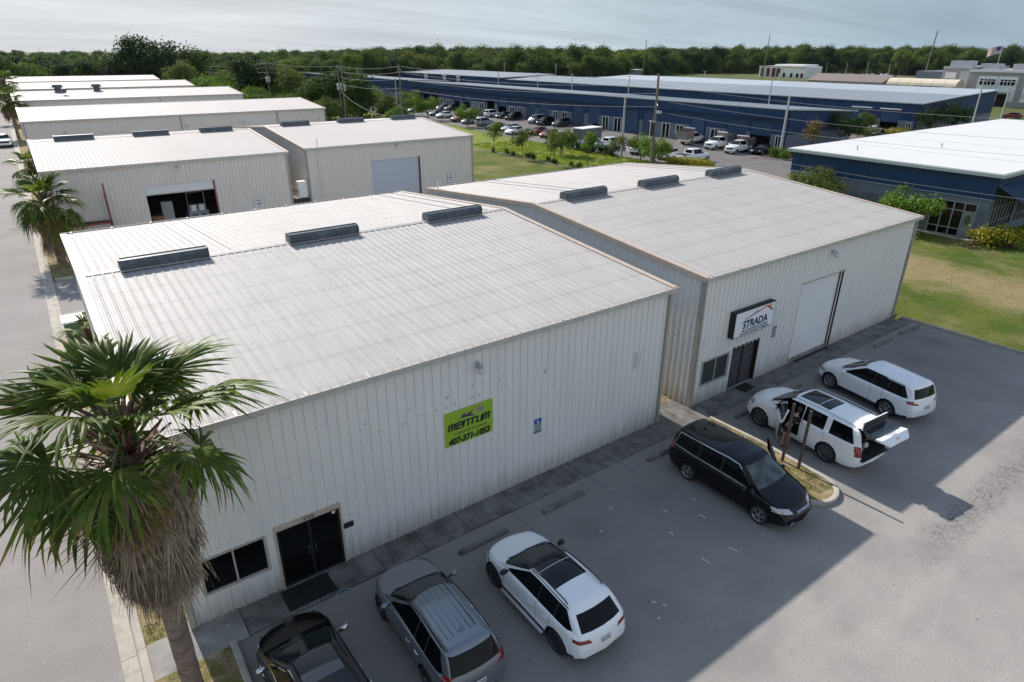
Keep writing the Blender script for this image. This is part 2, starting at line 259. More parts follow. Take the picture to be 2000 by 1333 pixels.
    n = N(t, 'ShaderNodeTexNoise', Scale=90.0, Detail=3.0); t.links.new(g, n.inputs['Vector'])
    bp = N(t, 'ShaderNodeBump', Strength=0.35, Distance=0.01); t.links.new(n.outputs['Fac'], bp.inputs['Height']); t.links.new(bp.outputs[0], b.inputs['Normal'])
    return m
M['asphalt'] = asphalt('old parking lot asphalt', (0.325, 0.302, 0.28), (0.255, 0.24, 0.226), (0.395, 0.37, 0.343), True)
M['street'] = asphalt('pale street asphalt', (0.285, 0.265, 0.25), (0.24, 0.225, 0.212), (0.325, 0.303, 0.287))
M['asphalt2'] = asphalt('blue lot asphalt', (0.155, 0.145, 0.14), (0.12, 0.115, 0.11), (0.19, 0.18, 0.17))
M['patch'] = mat('painted tailgate shadow', (0.062, 0.068, 0.078), 0.9, var=0.15, vscale=2, bump=0.3, bscale=80)  # colour of the tailgate's cast shadow, painted on as a ground patch
def grassmat(name, a, b_, c_, s1, s2):
    m = mat(name, a, 0.95, col2=b_, c2=(0.44, 0.58), c2scale=s1, var=0.30, vscale=9, bump=0.8, bscale=14, spec=0.1)
    t = m.node_tree; b = t.nodes['Principled BSDF']; src = b.inputs['Base Color'].links[0].from_socket
    g = N(t, 'ShaderNodeNewGeometry').outputs['Position']; n = N(t, 'ShaderNodeTexNoise', Scale=s2, Detail=6.0, Roughness=0.65); t.links.new(g, n.inputs['Vector'])
    r_ = N(t, 'ShaderNodeMapRange'); r_.inputs[1].default_value = 0.49; r_.inputs[2].default_value = 0.64; t.links.new(n.outputs['Fac'], r_.inputs[0])
    x = N(t, 'ShaderNodeMix', data_type='RGBA'); t.links.new(r_.outputs[0], x.inputs[0]); t.links.new(src, x.inputs[6]); x.inputs[7].default_value = (*c_, 1); t.links.new(x.outputs[2], b.inputs['Base Color'])
    return m
M['lawn'] = grassmat('mown lawn', (0.065, 0.098, 0.016), (0.105, 0.120, 0.026), (0.16, 0.155, 0.06), 0.25, 0.30)
def lawn_band(m):
    t = m.node_tree; b = t.nodes['Principled BSDF']; src = b.inputs['Base Color'].links[0].from_socket; g = N(t, 'ShaderNodeNewGeometry').outputs['Position']
    s = N(t, 'ShaderNodeSeparateXYZ'); t.links.new(g, s.inputs[0]); n = N(t, 'ShaderNodeTexNoise', Scale=0.22, Detail=8.0, Roughness=0.7); t.links.new(g, n.inputs['Vector'])
    w = N(t, 'ShaderNodeMath', operation='MULTIPLY_ADD'); t.links.new(n.outputs['Fac'], w.inputs[0]); w.inputs[1].default_value = 9.0; t.links.new(s.outputs[0], w.inputs[2])
    d = N(t, 'ShaderNodeMath', operation='SUBTRACT'); t.links.new(w.outputs[0], d.inputs[0]); d.inputs[1].default_value = 36.0
    e = N(t, 'ShaderNodeMath', operation='ABSOLUTE'); t.links.new(d.outputs[0], e.inputs[0])
    r_ = N(t, 'ShaderNodeMapRange', interpolation_type='SMOOTHSTEP'); r_.inputs[1].default_value = 5.0; r_.inputs[2].default_value = 1.0; r_.inputs[4].default_value = .85; t.links.new(e.outputs[0], r_.inputs[0])
    x = N(t, 'ShaderNodeMix', data_type='RGBA'); t.links.new(r_.outputs[0], x.inputs[0]); t.links.new(src, x.inputs[6]); x.inputs[7].default_value = (0.27, 0.215, 0.11, 1); t.links.new(x.outputs[2], b.inputs['Base Color'])
M['mown'] = grassmat('mown grass', (0.075, 0.105, 0.018), (0.125, 0.13, 0.030), (0.22, 0.19, 0.08), 0.15, 0.13)
lawn_band(M['lawn'])
M['swale'] = grassmat('rough bright grass', (0.15, 0.20, 0.025), (0.19, 0.225, 0.035), (0.15, 0.165, 0.05), 0.5, 0.3)
M['dry'] = grassmat('dry thin grass', (0.25, 0.195, 0.105), (0.155, 0.145, 0.050), (0.36, 0.29, 0.19), 1.9, 1.3)
M['earth'] = grassmat('far ground', (0.085, 0.115, 0.035), (0.11, 0.12, 0.045), (0.17, 0.16, 0.08), 0.02, 0.012)

# ---------------------------------------------------------------- object helpers
def tag(o, label=None, cat=None, group=None, kind=None):
    if label: o['label'] = label
    if cat: o['category'] = cat
    if group: o['group'] = group
    if kind: o['kind'] = kind
    return o
def empty(name, loc=(0, 0, 0), rz=0.0, label=None, cat=None, group=None):
    o = bpy.data.objects.new(name, None); COL.objects.link(o); o.location = loc; o.rotation_euler = (0, 0, rz); o.empty_display_size = 0.3
    return tag(o, label, cat, group)
def link(name, me, parent=None, loc=(0, 0, 0), rot=(0, 0, 0)):
    o = bpy.data.objects.new(name, me); COL.objects.link(o); o.location = loc; o.rotation_euler = rot
    if parent is not None: o.parent = parent
    return o
def mlist(m):
    return [x if not isinstance(x, str) else M[x] for x in (m if isinstance(m, (list, tuple)) else [m])]
class MB:
    def __init__(s): s.v = []; s.f = []; s.m = []; s.T = None
    def add(s, vs, fs, m=0):
        b = len(s.v)
        if s.T is not None: vs = [tuple(s.T @ Vector(v)) for v in vs]
        s.v += [tuple(v) for v in vs]; s.f += [tuple(b+i for i in f) for f in fs]; s.m += [m]*len(fs)
        return s
    def box(s, x0, x1, y0, y1, z0, z1, m=0):
        return s.add([(x0, y0, z0), (x1, y0, z0), (x1, y1, z0), (x0, y1, z0), (x0, y0, z1), (x1, y0, z1), (x1, y1, z1), (x0, y1, z1)],
                     [(0, 3, 2, 1), (4, 5, 6, 7), (0, 1, 5, 4), (1, 2, 6, 5), (2, 3, 7, 6), (3, 0, 4, 7)], m)
    def quad(s, a, b, c, d, m=0): return s.add([a, b, c, d], [(0, 1, 2, 3)], m)
    def poly(s, pts, m=0): return s.add(pts, [tuple(range(len(pts)))], m)
    def prism(s, pts, z0, z1, m=0):                    # convex or simple polygon in XY
        n = len(pts); vs = [(p[0], p[1], z0) for p in pts] + [(p[0], p[1], z1) for p in pts]
        return s.add(vs, [tuple(range(n-1, -1, -1)), tuple(range(n, 2*n))] + [(i, (i+1) % n, n+(i+1) % n, n+i) for i in range(n)], m)
    def ext(s, pts, A, B, m=0, caps=True):             # polygon section pts (u,w) swept from A to B; u is horizontal-perp, w is up
        A = Vector(A); B = Vector(B); d = (B-A).normalized(); up = Vector((0, 0, 1)) if abs(d.z) < 0.95 else Vector((0, 1, 0))
        s_ = d.cross(up).normalized(); u2 = s_.cross(d).normalized(); n = len(pts)
        vs = [tuple(A+s_*p[0]+u2*p[1]) for p in pts] + [tuple(B+s_*p[0]+u2*p[1]) for p in pts]
        fs = [(i, (i+1) % n, n+(i+1) % n, n+i) for i in range(n)]
        if caps: fs += [tuple(range(n-1, -1, -1)), tuple(range(n, 2*n))]
        return s.add(vs, fs, m)
    def bar(s, A, B, w, h=None, m=0):
        h = w if h is None else h
        return s.ext([(-w/2, -h/2), (w/2, -h/2), (w/2, h/2), (-w/2, h/2)], A, B, m)
    def cyl(s, A, B, r, n=10, m=0, r2=None, caps=True):
        A = Vector(A); B = Vector(B); r2 = r if r2 is None else r2; d = (B-A).normalized(); t = Vector((1, 0, 0)) if abs(d.x) < 0.9 else Vector((0, 1, 0))
        a = d.cross(t).normalized(); b = d.cross(a)
        cs = [(math.cos(2*math.pi*i/n), math.sin(2*math.pi*i/n)) for i in range(n)]
        vs = [tuple(A+(a*c+b*q)*r) for c, q in cs] + [tuple(B+(a*c+b*q)*r2) for c, q in cs]
        fs = [(i, n+i, n+(i+1) % n, (i+1) % n) for i in range(n)]
        if caps: fs += [tuple(range(n)), tuple(range(2*n-1, n-1, -1))]
        return s.add(vs, fs, m)
    def tube(s, pts, r, n=6, m=0):
        pts = [Vector(p) for p in pts]; vs = []; fs = []
        rs = r if isinstance(r, (list, tuple)) else [r]*len(pts)
        for i, p in enumerate(pts):
            d = (pts[min(i+1, len(pts)-1)]-pts[max(i-1, 0)]).normalized(); t = Vector((0, 0, 1)) if abs(d.z) < 0.9 else Vector((1, 0, 0))
            a = d.cross(t).normalized(); b = d.cross(a)
            vs += [tuple(p+(a*math.cos(2*math.pi*k/n)+b*math.sin(2*math.pi*k/n))*rs[i]) for k in range(n)]
        for i in range(len(pts)-1):
            fs += [(i*n+k, i*n+(k+1) % n, (i+1)*n+(k+1) % n, (i+1)*n+k) for k in range(n)]
        fs += [tuple(range(n-1, -1, -1)), tuple(range((len(pts)-1)*n, len(pts)*n))]
        return s.add(vs, fs, m)
    def ball(s, c, r, n=8, k=5, m=0, sc_=(1, 1, 1)):
        vs = []; fs = []
        for i in range(k+1):
            th = math.pi*i/k
            for j in range(n):
                ph = 2*math.pi*j/n; vs.append((c[0]+r*sc_[0]*math.sin(th)*math.cos(ph), c[1]+r*sc_[1]*math.sin(th)*math.sin(ph), c[2]+r*sc_[2]*math.cos(th)))
        for i in range(k):
            for j in range(n): fs.append((i*n+j, (i+1)*n+j, (i+1)*n+(j+1) % n, i*n+(j+1) % n))
        return s.add(vs, fs, m)
    def mesh(s, name, mats, smooth=None):
        me = bpy.data.meshes.new(name); me.from_pydata(s.v, [], s.f)
        for m in mlist(mats): me.materials.append(m)
        if any(s.m): me.polygons.foreach_set('material_index', s.m)
        if smooth is not None:
            me.polygons.foreach_set('use_smooth', [True]*len(me.polygons)); me.set_sharp_from_angle(angle=R(smooth))
        me.update(); return me
    def build(s, name, mats, parent=None, loc=(0, 0, 0), rz=0.0, smooth=None):
        return link(name, s.mesh(name, mats, smooth), parent, loc, (0, 0, rz))
def struct(name, o): o['kind'] = 'structure'; return o
def copy_tree(o, parent=None):
    c = o.copy(); COL.objects.link(c)
    if parent is not None: c.parent = parent
    for ch in list(o.children): copy_tree(ch, c)
    return c
def mesh_np(name, V, F, mats, mi=None, smooth=False):
    V = np.asarray(V, np.float32); F = np.asarray(F, np.int32); k = F.shape[1]
    me = bpy.data.meshes.new(name); me.vertices.add(len(V)); me.vertices.foreach_set('co', V.ravel())
    me.loops.add(F.size); me.loops.foreach_set('vertex_index', F.ravel())
    me.polygons.add(len(F)); me.polygons.foreach_set('loop_start', np.arange(0, F.size, k, dtype=np.int32))
    for m in mlist(mats): me.materials.append(m)
    if mi is not None: me.polygons.foreach_set('material_index', np.asarray(mi, np.int32))
    if smooth: me.polygons.foreach_set('use_smooth', np.ones(len(F), bool))
    me.update(calc_edges=True); return me
def text_mesh(txt, size, mats, bold=0.0, shear=0.0, width=None, extrude=0.004, align='CENTER', space=1.0):
    cu = bpy.data.curves.new('lettering', 'FONT'); cu.body = txt; cu.size = size; cu.offset = bold*size; cu.shear = shear; cu.extrude = extrude; cu.align_x = align; cu.align_y = 'CENTER'; cu.space_character = space; cu.resolution_u = 3
    o = bpy.data.objects.new('lettering', cu); COL.objects.link(o)
    bpy.context.view_layer.update()
    me = bpy.data.meshes.new_from_object(o.evaluated_get(bpy.context.evaluated_depsgraph_get()))
    bpy.data.objects.remove(o); bpy.data.curves.remove(cu)
    n = len(me.vertices); a = np.empty(n*3, np.float32); me.vertices.foreach_get('co', a); a = a.reshape(-1, 3)
    c = (a.max(0)+a.min(0))/2; a[:, :2] -= c[:2]
    if width: a[:, 0] *= width/max(1e-6, (a[:, 0].max()-a[:, 0].min()))
    me.vertices.foreach_set('co', a.ravel()); me.materials.clear()
    for m in mlist(mats): me.materials.append(m)
    me.update(); return me
def front_text(name, txt, x, z, size, m, parent, y=-0.02, **k):      # lettering on a wall that faces -Y
    return link(name, text_mesh(txt, size, m, **k), parent, (x, y, z), (R(90), 0, 0))
# ---------------------------------------------------------------- ground
def sheet(name, pts, z, m, kind='structure', thick=None):
    mb = MB()
    if thick: mb.prism(pts, z-thick, z)
    else: mb.poly([(x, y, z) for x, y in pts])
    o = mb.build(name, m); o['kind'] = kind; return o
def rect(x0, x1, y0, y1): return [(x0, y0), (x1, y0), (x1, y1), (x0, y1)]
sheet('ground', rect(-2500, 3500, -900, 4500), -0.030, 'earth')
sheet('lawn', rect(20.9, 53.5, -60, 24), -0.016, 'lawn')
sheet('mown_grass', rect(20.4, 40.2, 24, 90), -0.016, 'mown')
sheet('swale_grass', [(40.2, 30), (53.2, 30), (53.2, 72), (54, 96), (57, 122), (60, 215), (24, 215), (24, 90), (40.2, 90)], -0.018, 'swale')
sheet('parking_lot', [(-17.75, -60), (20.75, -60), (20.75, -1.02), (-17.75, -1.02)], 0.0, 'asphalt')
sheet('alley_pavement', [(-19.6, 22.9), (20.9, 22.9), (20.9, 260), (-19.6, 260)], -0.010, 'street')
sheet('street', rect(-29.5, -20.2, -60, 420), 0.0, 'street')
sheet('blue_lot', [(53.6, 24), (126, 24), (126, 60), (112, 60), (112, 215), (62, 215), (57.6, 122), (54.6, 96), (53.6, 72)], -0.004, 'asphalt2')
sheet('cross_street', rect(126, 400, 34, 44), -0.008, 'asphalt2')
# drive aprons and the small grass bay between street and buildings
sheet('drive_apron', rect(-19.6, -18.1, 28.9, 36.75), 0.002, 'street')
for nm, y0, y1 in (('grass_verge', 0.1, 28.6), ('grass_verge', 37.0, 88.0), ('grass_verge', 90, 300), ('grass_verge', -60, -1.2)):
    sheet(nm, rect(-19.6, -18.32 if y0 > 0 else -17.75, y0, y1), 0.05, 'dry', thick=0.07)
sheet('side_walk', [(-19.6, -1.2), (-17.28, -1.2), (-17.28, -0.005), (-18.5, -0.005), (-18.5, 0.1), (-19.6, 0.1)], 0.065, 'concrete', thick=0.09)
# street gutter and kerb, cast in 3 m lengths
rng = random.Random(3)
for k in range(0, 100):
    y0 = -12+3*k; y1 = y0+2.985
    if y0 > 285: break
    mb = MB(); drop = 28.3 < y0+1.5 < 36.9
    h = 0.03 if drop else 0.13
    j = rng.uniform(-0.006, 0.006)
    mb.ext([(-20.2+0, 0.0), (-19.86, -0.0)], (0, y0, 0), (0, y1, 0)) if False else None
    vs = [(-20.2, 0.004), (-19.84, -0.006), (-19.80+j, h-0.02), (-19.76+j, h), (-19.60, h+0.004), (-19.60, -0.08), (-20.2, -0.08)]
    n = len(vs)
    mb.add([(x, y0, z) for x, z in vs]+[(x, y1, z) for x, z in vs], [tuple(range(n-1, -1, -1)), tuple(range(n, 2*n))]+[(i, (i+1) % n, n+(i+1) % n, n+i) for i in range(n)])
    o = mb.build('kerb', 'kerb'); o['kind'] = 'structure'
def kerb_path(pts, w=0.15, h=0.14, name='kerb', m='kerb', closed=False):
    # a kerb with square section along a polyline
    mb = MB(); P_ = [Vector((x, y, 0)) for x, y in pts]; n = len(P_); L_ = []
    for i, p in enumerate(P_):
        a = P_[(i-1) % n] if (closed or i) else p; b = P_[(i+1) % n] if (closed or i < n-1) else p
        d = (b-a).normalized(); s = Vector((d.y, -d.x, 0)); L_.append((p-s*w/2, p+s*w/2))
    for a, b in L_: mb.v += [(a.x, a.y, -0.03), (a.x, a.y, h-0.012), (a.x*0.85+b.x*0.15, a.y*0.85+b.y*0.15, h), (a.x*0.15+b.x*0.85, a.y*0.15+b.y*0.85, h), (b.x, b.y, h-0.012), (b.x, b.y, -0.03)]
    for i in range(n if closed else n-1):
        p = i*6; q = ((i+1) % n)*6
        for k in range(5): mb.f.append((p+k, q+k, q+k+1, p+k+1)); mb.m.append(0)
    if not closed:
        mb.f += [tuple(range(6)), tuple(range((n-1)*6+5, (n-1)*6-1, -1))]; mb.m += [0, 0]
    o = mb.build(name, m); o['kind'] = 'structure'; return o
# front walk: cast slabs along both facades
xs = [-19.6, -17.27, -15.25, -13.2, -11.73, -10.15, -8.15, -6.65, -5.1, -3.6, -2.1, -0.6, 1.0, 2.6, 4.15, 5.7, 7.3, 8.9, 10.5, 12.1, 13.7, 15.3, 16.9, 18.6, 20.55]
fw = empty('front_sidewalk'); fw['kind'] = 'structure'
for a, b in zip(xs, xs[1:]):
    j = rng.uniform(-0.008, 0.008)
    if a < -17.3: continue
    MB().box(a+0.012, b-0.012, -1.12+rng.uniform(-.02, .02), -0.005 if a > 2 or a < -.7 else 0.9, -0.10, 0.022+j).build('slab', 'walk', fw)
sheet('walk_bed', [(-17.3, -1.13), (20.6, -1.13), (20.6, 0.0), (-17.3, 0.0)], 0.004, mat('joint dirt', (0.05, 0.047, 0.042), 0.95))
sheet('gap_ground', rect(0.0, 2.07, 0.9, 22.8), 0.006, 'dry')
# kerb on the right edge of the lot, yellow end piece
kerb_path([(20.82, -0.3), (20.82, -14), (20.82, -60)], 0.15, 0.13)
yl = MB().box(20.2, 20.95, -0.42, -0.28, 0, 0.15).build('painted_kerb_stop', 'yellow'); tag(yl, 'yellow painted concrete kerb end at the far corner of the white building', 'kerb stop')
# island with grass between the minivan and the open SUV
isl = [(1.93, -1.12), (2.38, -1.12)]
tip = [(1.0+0.96*math.cos(a), -6.35+0.95*math.sin(a)) for a in [R(-d) for d in range(5, 181, 16)]]
outl = [(2.02, -1.2), (2.12, -3.5), (2.0, -5.6)] + tip + [(0.12, -5.4), (0.30, -3.2), (0.45, -1.2)]
io = kerb_path(outl, 0.17, 0.15, 'island_kerb')
sheet('island_grass', [(x*0.985+0.01, y) for x, y in outl], 0.11, 'dry')
# small planted corner by the palm, with its own kerb
sheet('corner_soil', [(-19.6, -12), (-17.78, -12), (-17.78, -1.2), (-19.6, -1.2)], 0.07, 'dry', thick=0.08)
kerb_path([(-17.70, -1.15), (-17.74, -4), (-17.74, -12)], 0.17, 0.15)
kerb_path([(-19.5, 28.75), (-18.4, 28.75)], 0.3, 0.13); kerb_path([(-19.5, 36.85), (-18.4, 36.85)], 0.25, 0.13)
0 and sheet('tailgate_shadow_patch', [(4.72, -8.80), (4.62, -9.0), (4.38, -9.35), (4.24, -9.75), (4.12, -10.05), (3.94, -10.26), (3.72, -10.38), (3.46, -10.36), (3.24, -10.2), (3.06, -9.95), (2.98, -9.6), (2.98, -9.25), (2.92, -8.98), (2.75, -8.80)], 0.004, 'patch')  # switched off: sheet painted in the shape of the tailgate's cast shadow
# worn paint
pm = MB()
for x, y0, y1 in ((-8.48, -1.15, -2.3), (-4.97, -1.15, -2.45), (-3.38, -1.15, -2.2)):
    y = y0
    while y > y1:
        d = rng.uniform(0.07, 0.16); pm.poly([(x-0.045+rng.uniform(-.01, .01), y, 0.005), (x-0.045, y-d, 0.005), (x+0.045, y-d, 0.005), (x+0.045+rng.uniform(-.01, .01), y, 0.005)]); y -= d+rng.uniform(0.0, 0.09)
o = pm.build('painted_line', mat('worn blue line paint', (0.10, 0.15, 0.22), 0.8, var=0.3, vscale=9, col2=(.20, .20, .20), c2scale=6)); o['kind'] = 'structure'
pm = MB()
for (x, y, a, l) in ((-4.2, -4.1, 0.2, .2), (-4.9, -5.0, .2, .17), (-3.4, -5.0, .25, .26), (-5.0, -6.4, .1, .3), (-3.9, -6.6, .2, .3), (-7.6, -6.7, 1, .14), (-7.4, -6.95, .5, .12), (-7.9, -7.2, 1.2, .1), (-9.8, -9.8, .6, .1), (-6.7, -3.6, .3, .12), (-5.6, -2.9, .3, .14), (-2.9, -4.3, .2, .12)):
    c, s = math.cos(a-1.57), math.sin(a-1.57); w = 0.028
    pm.poly([(x-s*w, y+c*w, .005), (x-s*w*.8+c*l, y+c*w+s*l, .005), (x+s*w+c*l, y-c*w+s*l, .005), (x+s*w, y-c*w, .005)])
o = pm.build('paint_chip', mat('worn white line paint', (0.50, 0.51, 0.52), 0.8)); o['kind'] = 'stuff'
ring = MB(); c0 = (-14.62, -1.22)
for i in range(20):
    a0, a1 = i/20*2*math.pi, (i+1)/20*2*math.pi
    q = lambda a, r: (c0[0]+0.27*r*math.cos(a), c0[1]+0.15*r*math.sin(a), 0.034)
    ring.quad(q(a0, 1), q(a1, 1), q(a1, .86), q(a0, .86))
o = ring.build('sprayed_ring', mat('pale teal marking paint', (0.22, 0.36, 0.38), 0.7)); o['kind'] = 'structure'
# small litter and gum marks
V = []; F = []
for i in range(520):
    x, y = rng.uniform(-17, 20), -1.3-abs(rng.gauss(0, 5)); r = rng.uniform(0.008, 0.028)
    b = len(V); V += [(x+r*math.cos(a), y+r*math.sin(a)*rng.uniform(.6, 1), 0.0045) for a in (0, 1.2, 2.5, 3.9, 5.1)]; F += [(b, b+1, b+2), (b, b+2, b+3), (b, b+3, b+4)]
o = link('asphalt_spots', mesh_np('asphalt_spots', V, F, mat('dark spot', (0.035, 0.035, 0.035), 0.9))); o['kind'] = 'stuff'
V = []; F = []
for i in range(60):
    x, y = rng.uniform(-16, 20), -1.3-abs(rng.gauss(0, 6)); r = rng.uniform(0.008, 0.02)
    b = len(V); V += [(x-r, y, .012), (x+r*.6, y-r, .012), (x+r, y+r*.7, .014), (x-r*.4, y+r, .012)]; F += [(b, b+1, b+2), (b, b+2, b+3)]
o = link('litter', mesh_np('litter', V, F, 'white')); o['kind'] = 'stuff'

def tufts(name, regions, n, h=(0.04, 0.10), z=0.05, m='grasst', rnd=5):
    g = np.random.RandomState(rnd); V = []; F = []
    tot = sum((r[1]-r[0])*(r[3]-r[2]) for r in regions)
    for r in regions:
        k = int(n*(r[1]-r[0])*(r[3]-r[2])/tot)
        x = g.uniform(r[0], r[1], k); y = g.uniform(r[2], r[3], k); a = g.uniform(0, 6.28, k); l = g.uniform(h[0], h[1], k); w = l*0.22
        keep = np.array([noise.noise(Vector((p*0.9, q*0.9, rnd))) > -0.12 for p, q in zip(x, y)]); x, y, a, l, w = [t[keep] for t in (x, y, a, l, w)]; k = len(x)
        lean = g.uniform(-.8, .8, (k, 2))*l[:, None]
        b = len(V)*0 + sum(len(t) for t in V)
        zz = np.full(k, z)
        A = np.stack([x-np.cos(a)*w, y-np.sin(a)*w, zz], 1); B = np.stack([x+np.cos(a)*w, y+np.sin(a)*w, zz], 1); C = np.stack([x+lean[:, 0], y+lean[:, 1], zz+l], 1)
        V.append(np.stack([A, B, C], 1).reshape(-1, 3)); F.append(np.arange(k*3).reshape(-1, 3)+b)
    o = link(name, mesh_np(name, np.concatenate(V), np.concatenate(F), m)); o['kind'] = 'stuff'; return o
tufts('island_tufts', [(0.5, 1.95, -6.4, -1.3), (0.4, 1.6, -6.9, -6.4)], 7000, (0.02, 0.07), 0.108)
tufts('verge_tufts', [(-19.5, -18.36, 0.2, 28.4), (-19.5, -17.9, -4, -1.3)], 16000, (0.02, 0.08), 0.048, rnd=8)
tufts('gap_weeds', [(0.2, 1.9, 0.95, 8)], 1500, (0.03, 0.12), 0.0, rnd=9)
tufts('lawn_tufts', [(21.0, 43.0, -9, 16)], 30000, (0.03, 0.08), -0.02, leafmat('lawn blades', (0.08, 0.12, 0.02), (0.17, 0.16, 0.05), scale=0.4), rnd=10)
tufts('swale_tufts', [(40.5, 53, 44, 80)], 16000, (0.10, 0.30), -0.02, leafmat('tall grass', (0.14, 0.20, 0.025), (0.19, 0.24, 0.04), scale=1.0), rnd=11)

# ---------------------------------------------------------------- ribbed steel buildings
PITCH = 0.305; PW = 3*PITCH
def rib_profile(w, phase=0.0, minor=False, rh=0.038):
    if minor == 2: rh = 0.024; minor = False
    elif minor == 1: rh = 0.024
    base = [(0.116, 0), (0.136, rh), (0.168, rh), (0.188, 0)] if rh > .03 else [(0.105, 0), (0.140, rh), (0.168, rh), (0.203, 0)]
    if minor == 3: base = [(0.075, 0), (0.135, .046), (0.165, .046), (0.225, 0)]; minor = False
    if minor: base = [(0.030, 0), (0.038, .007), (0.048, .007), (0.056, 0)] + base + [(0.249, 0), (0.257, .007), (0.267, .007), (0.275, 0)]
    pts = []; k = math.floor(phase/PITCH)-1
    allp = [(j*PITCH+u-phase, h) for j in range(k, k+int(w/PITCH)+4) for u, h in base]
    def H(u):
        for (a, ha), (b, hb) in zip(allp, allp[1:]):
            if a <= u <= b: return ha if b == a else ha+(hb-ha)*(u-a)/(b-a)
        return 0
    pts = [(0, H(0))] + [p for p in allp if 1e-4 < p[0] < w-1e-4] + [(w, H(w))]
    return pts
_cache = {}
def rib_piece(w, z0, ztop, phase, m, minor=False):
    # ztop: number, or (function of u) for sloped tops
    if callable(ztop): key = None
    else: key = (round(w, 3), round(z0, 3), round(ztop, 3), round(phase % PITCH, 3), str(m), minor)
    if key and key in _cache: return _cache[key]
    pr = rib_profile(w, phase, minor); vs = []; fs = []
    for u, h in pr:
        vs += [(u, -h, z0), (u, -h, ztop(u) if callable(ztop) else ztop)]
    for i in range(len(pr)-1): fs.append((2*i, 2*i+2, 2*i+3, 2*i+1))
    me = bpy.data.meshes.new('ribbed_panel'); me.from_pydata(vs, [], fs)
    for q in mlist(m): me.materials.append(q)
    me.update()
    if key: _cache[key] = me
    return me
def rib_wall(parent, org, rz, width, ztop, m, z0=0.0, openings=(), name='wall_panel', pw=PW, minor=False):
    c, s = math.cos(rz), math.sin(rz); u = 0.0; cnt = 0
    cuts = sorted(set([0.0, width] + [k*pw for k in range(1, int(width/pw)+1) if k*pw < width-0.02] + [q for o in openings for q in o[:2] if 0 < q < width]))
    for a, b in zip(cuts, cuts[1:]):
        if b-a < 1e-3: continue
        mid = (a+b)/2; op = [o for o in openings if o[0] < mid < o[1]]
        spans = []
        if not op: spans = [(z0, None)]
        else:
            zl, zh = op[0][2], op[0][3]
            if zl > z0+0.02: spans.append((z0, zl))
            spans.append((zh, None))
        for lo, hi in spans:
            if hi is None:
                zt = (lambda t, a=a: ztop(a+t)) if callable(ztop) else ztop
            else: zt = hi
            link(name, rib_piece(b-a, lo, zt, a, m, minor), parent, (org[0]+c*a, org[1]+s*a, org[2] if len(org) > 2 else 0), (0, 0, rz)); cnt += 1
    return cnt
def rib_roof(parent, x0, x1, ye, yr, ze, zr, m, minor=False, back=False, pw=PW, name='roof_panel'):
    L_ = math.hypot(yr-ye, zr-ze); sl = math.atan2(zr-ze, abs(yr-ye)); n = int((x1-x0)/pw+0.5); w = (x1-x0)/n
    for k in range(n):
        a = x0+k*w
        if not back: link(name, rib_piece(w, 0, L_, k*w, m, minor), parent, (a, ye, ze), (-(math.pi/2-sl), 0, 0))
        else: link(name, rib_piece(w, 0, L_, k*w, m, minor), parent, (a+w, ye, ze), (-(math.pi/2-sl), 0, math.pi))
def slat_door(parent, x0, x1, zb, zt, y, m='white', name='roller_door', slat=0.075):
    mb = MB(); z = zb
    prof = []
    while z < zt-0.01:
        z2 = min(z+slat, zt); prof += [(y, z), (y-0.006, z+slat*0.2), (y-0.016, z+slat*0.5), (y-0.006, z+slat*0.8)]; z = z2
    prof.append((y, z))
    n = len(prof); mb.add([(x0, p[0], p[1]) for p in prof]+[(x1, p[0], p[1]) for p in prof], [(i, n+i, n+i+1, i+1) for i in range(n-1)])
    d = mb.build(name, m, parent)
    MB().box(x0, x1, y-0.03, y+0.01, zb-0.06, zb+0.02).build('bottom_bar', 'trim', d)
    return d
def vent_mesh():
    mb = MB(); mb.ext([(-0.25, 0.0), (-0.27, 0.24), (-0.19, 0.37), (0.0, 0.41), (0.19, 0.37), (0.27, 0.24), (0.25, 0.0)], (-1.5, 0, 0), (1.5, 0, 0))
    me = mb.mesh('ridge_vent', 'vent'); e = MB()
    for s in (-1, 1): e.ext([(-0.265, -0.02), (-0.29, 0.24), (-0.205, 0.385), (0.0, 0.43), (0.205, 0.385), (0.29, 0.24), (0.265, -0.02)], (s*1.5-0.03, 0, 0), (s*1.5+0.03, 0, 0))
    e.box(-1.5, 1.5, -0.015, 0.015, 0.405, 0.435)
    fl = MB().box(-1.54, 1.54, -0.36, 0.36, -0.03, -0.005)
    return me, e.mesh('vent_end', 'vent'), fl.mesh('vent_flashing', 'roof')
VENT = vent_mesh()
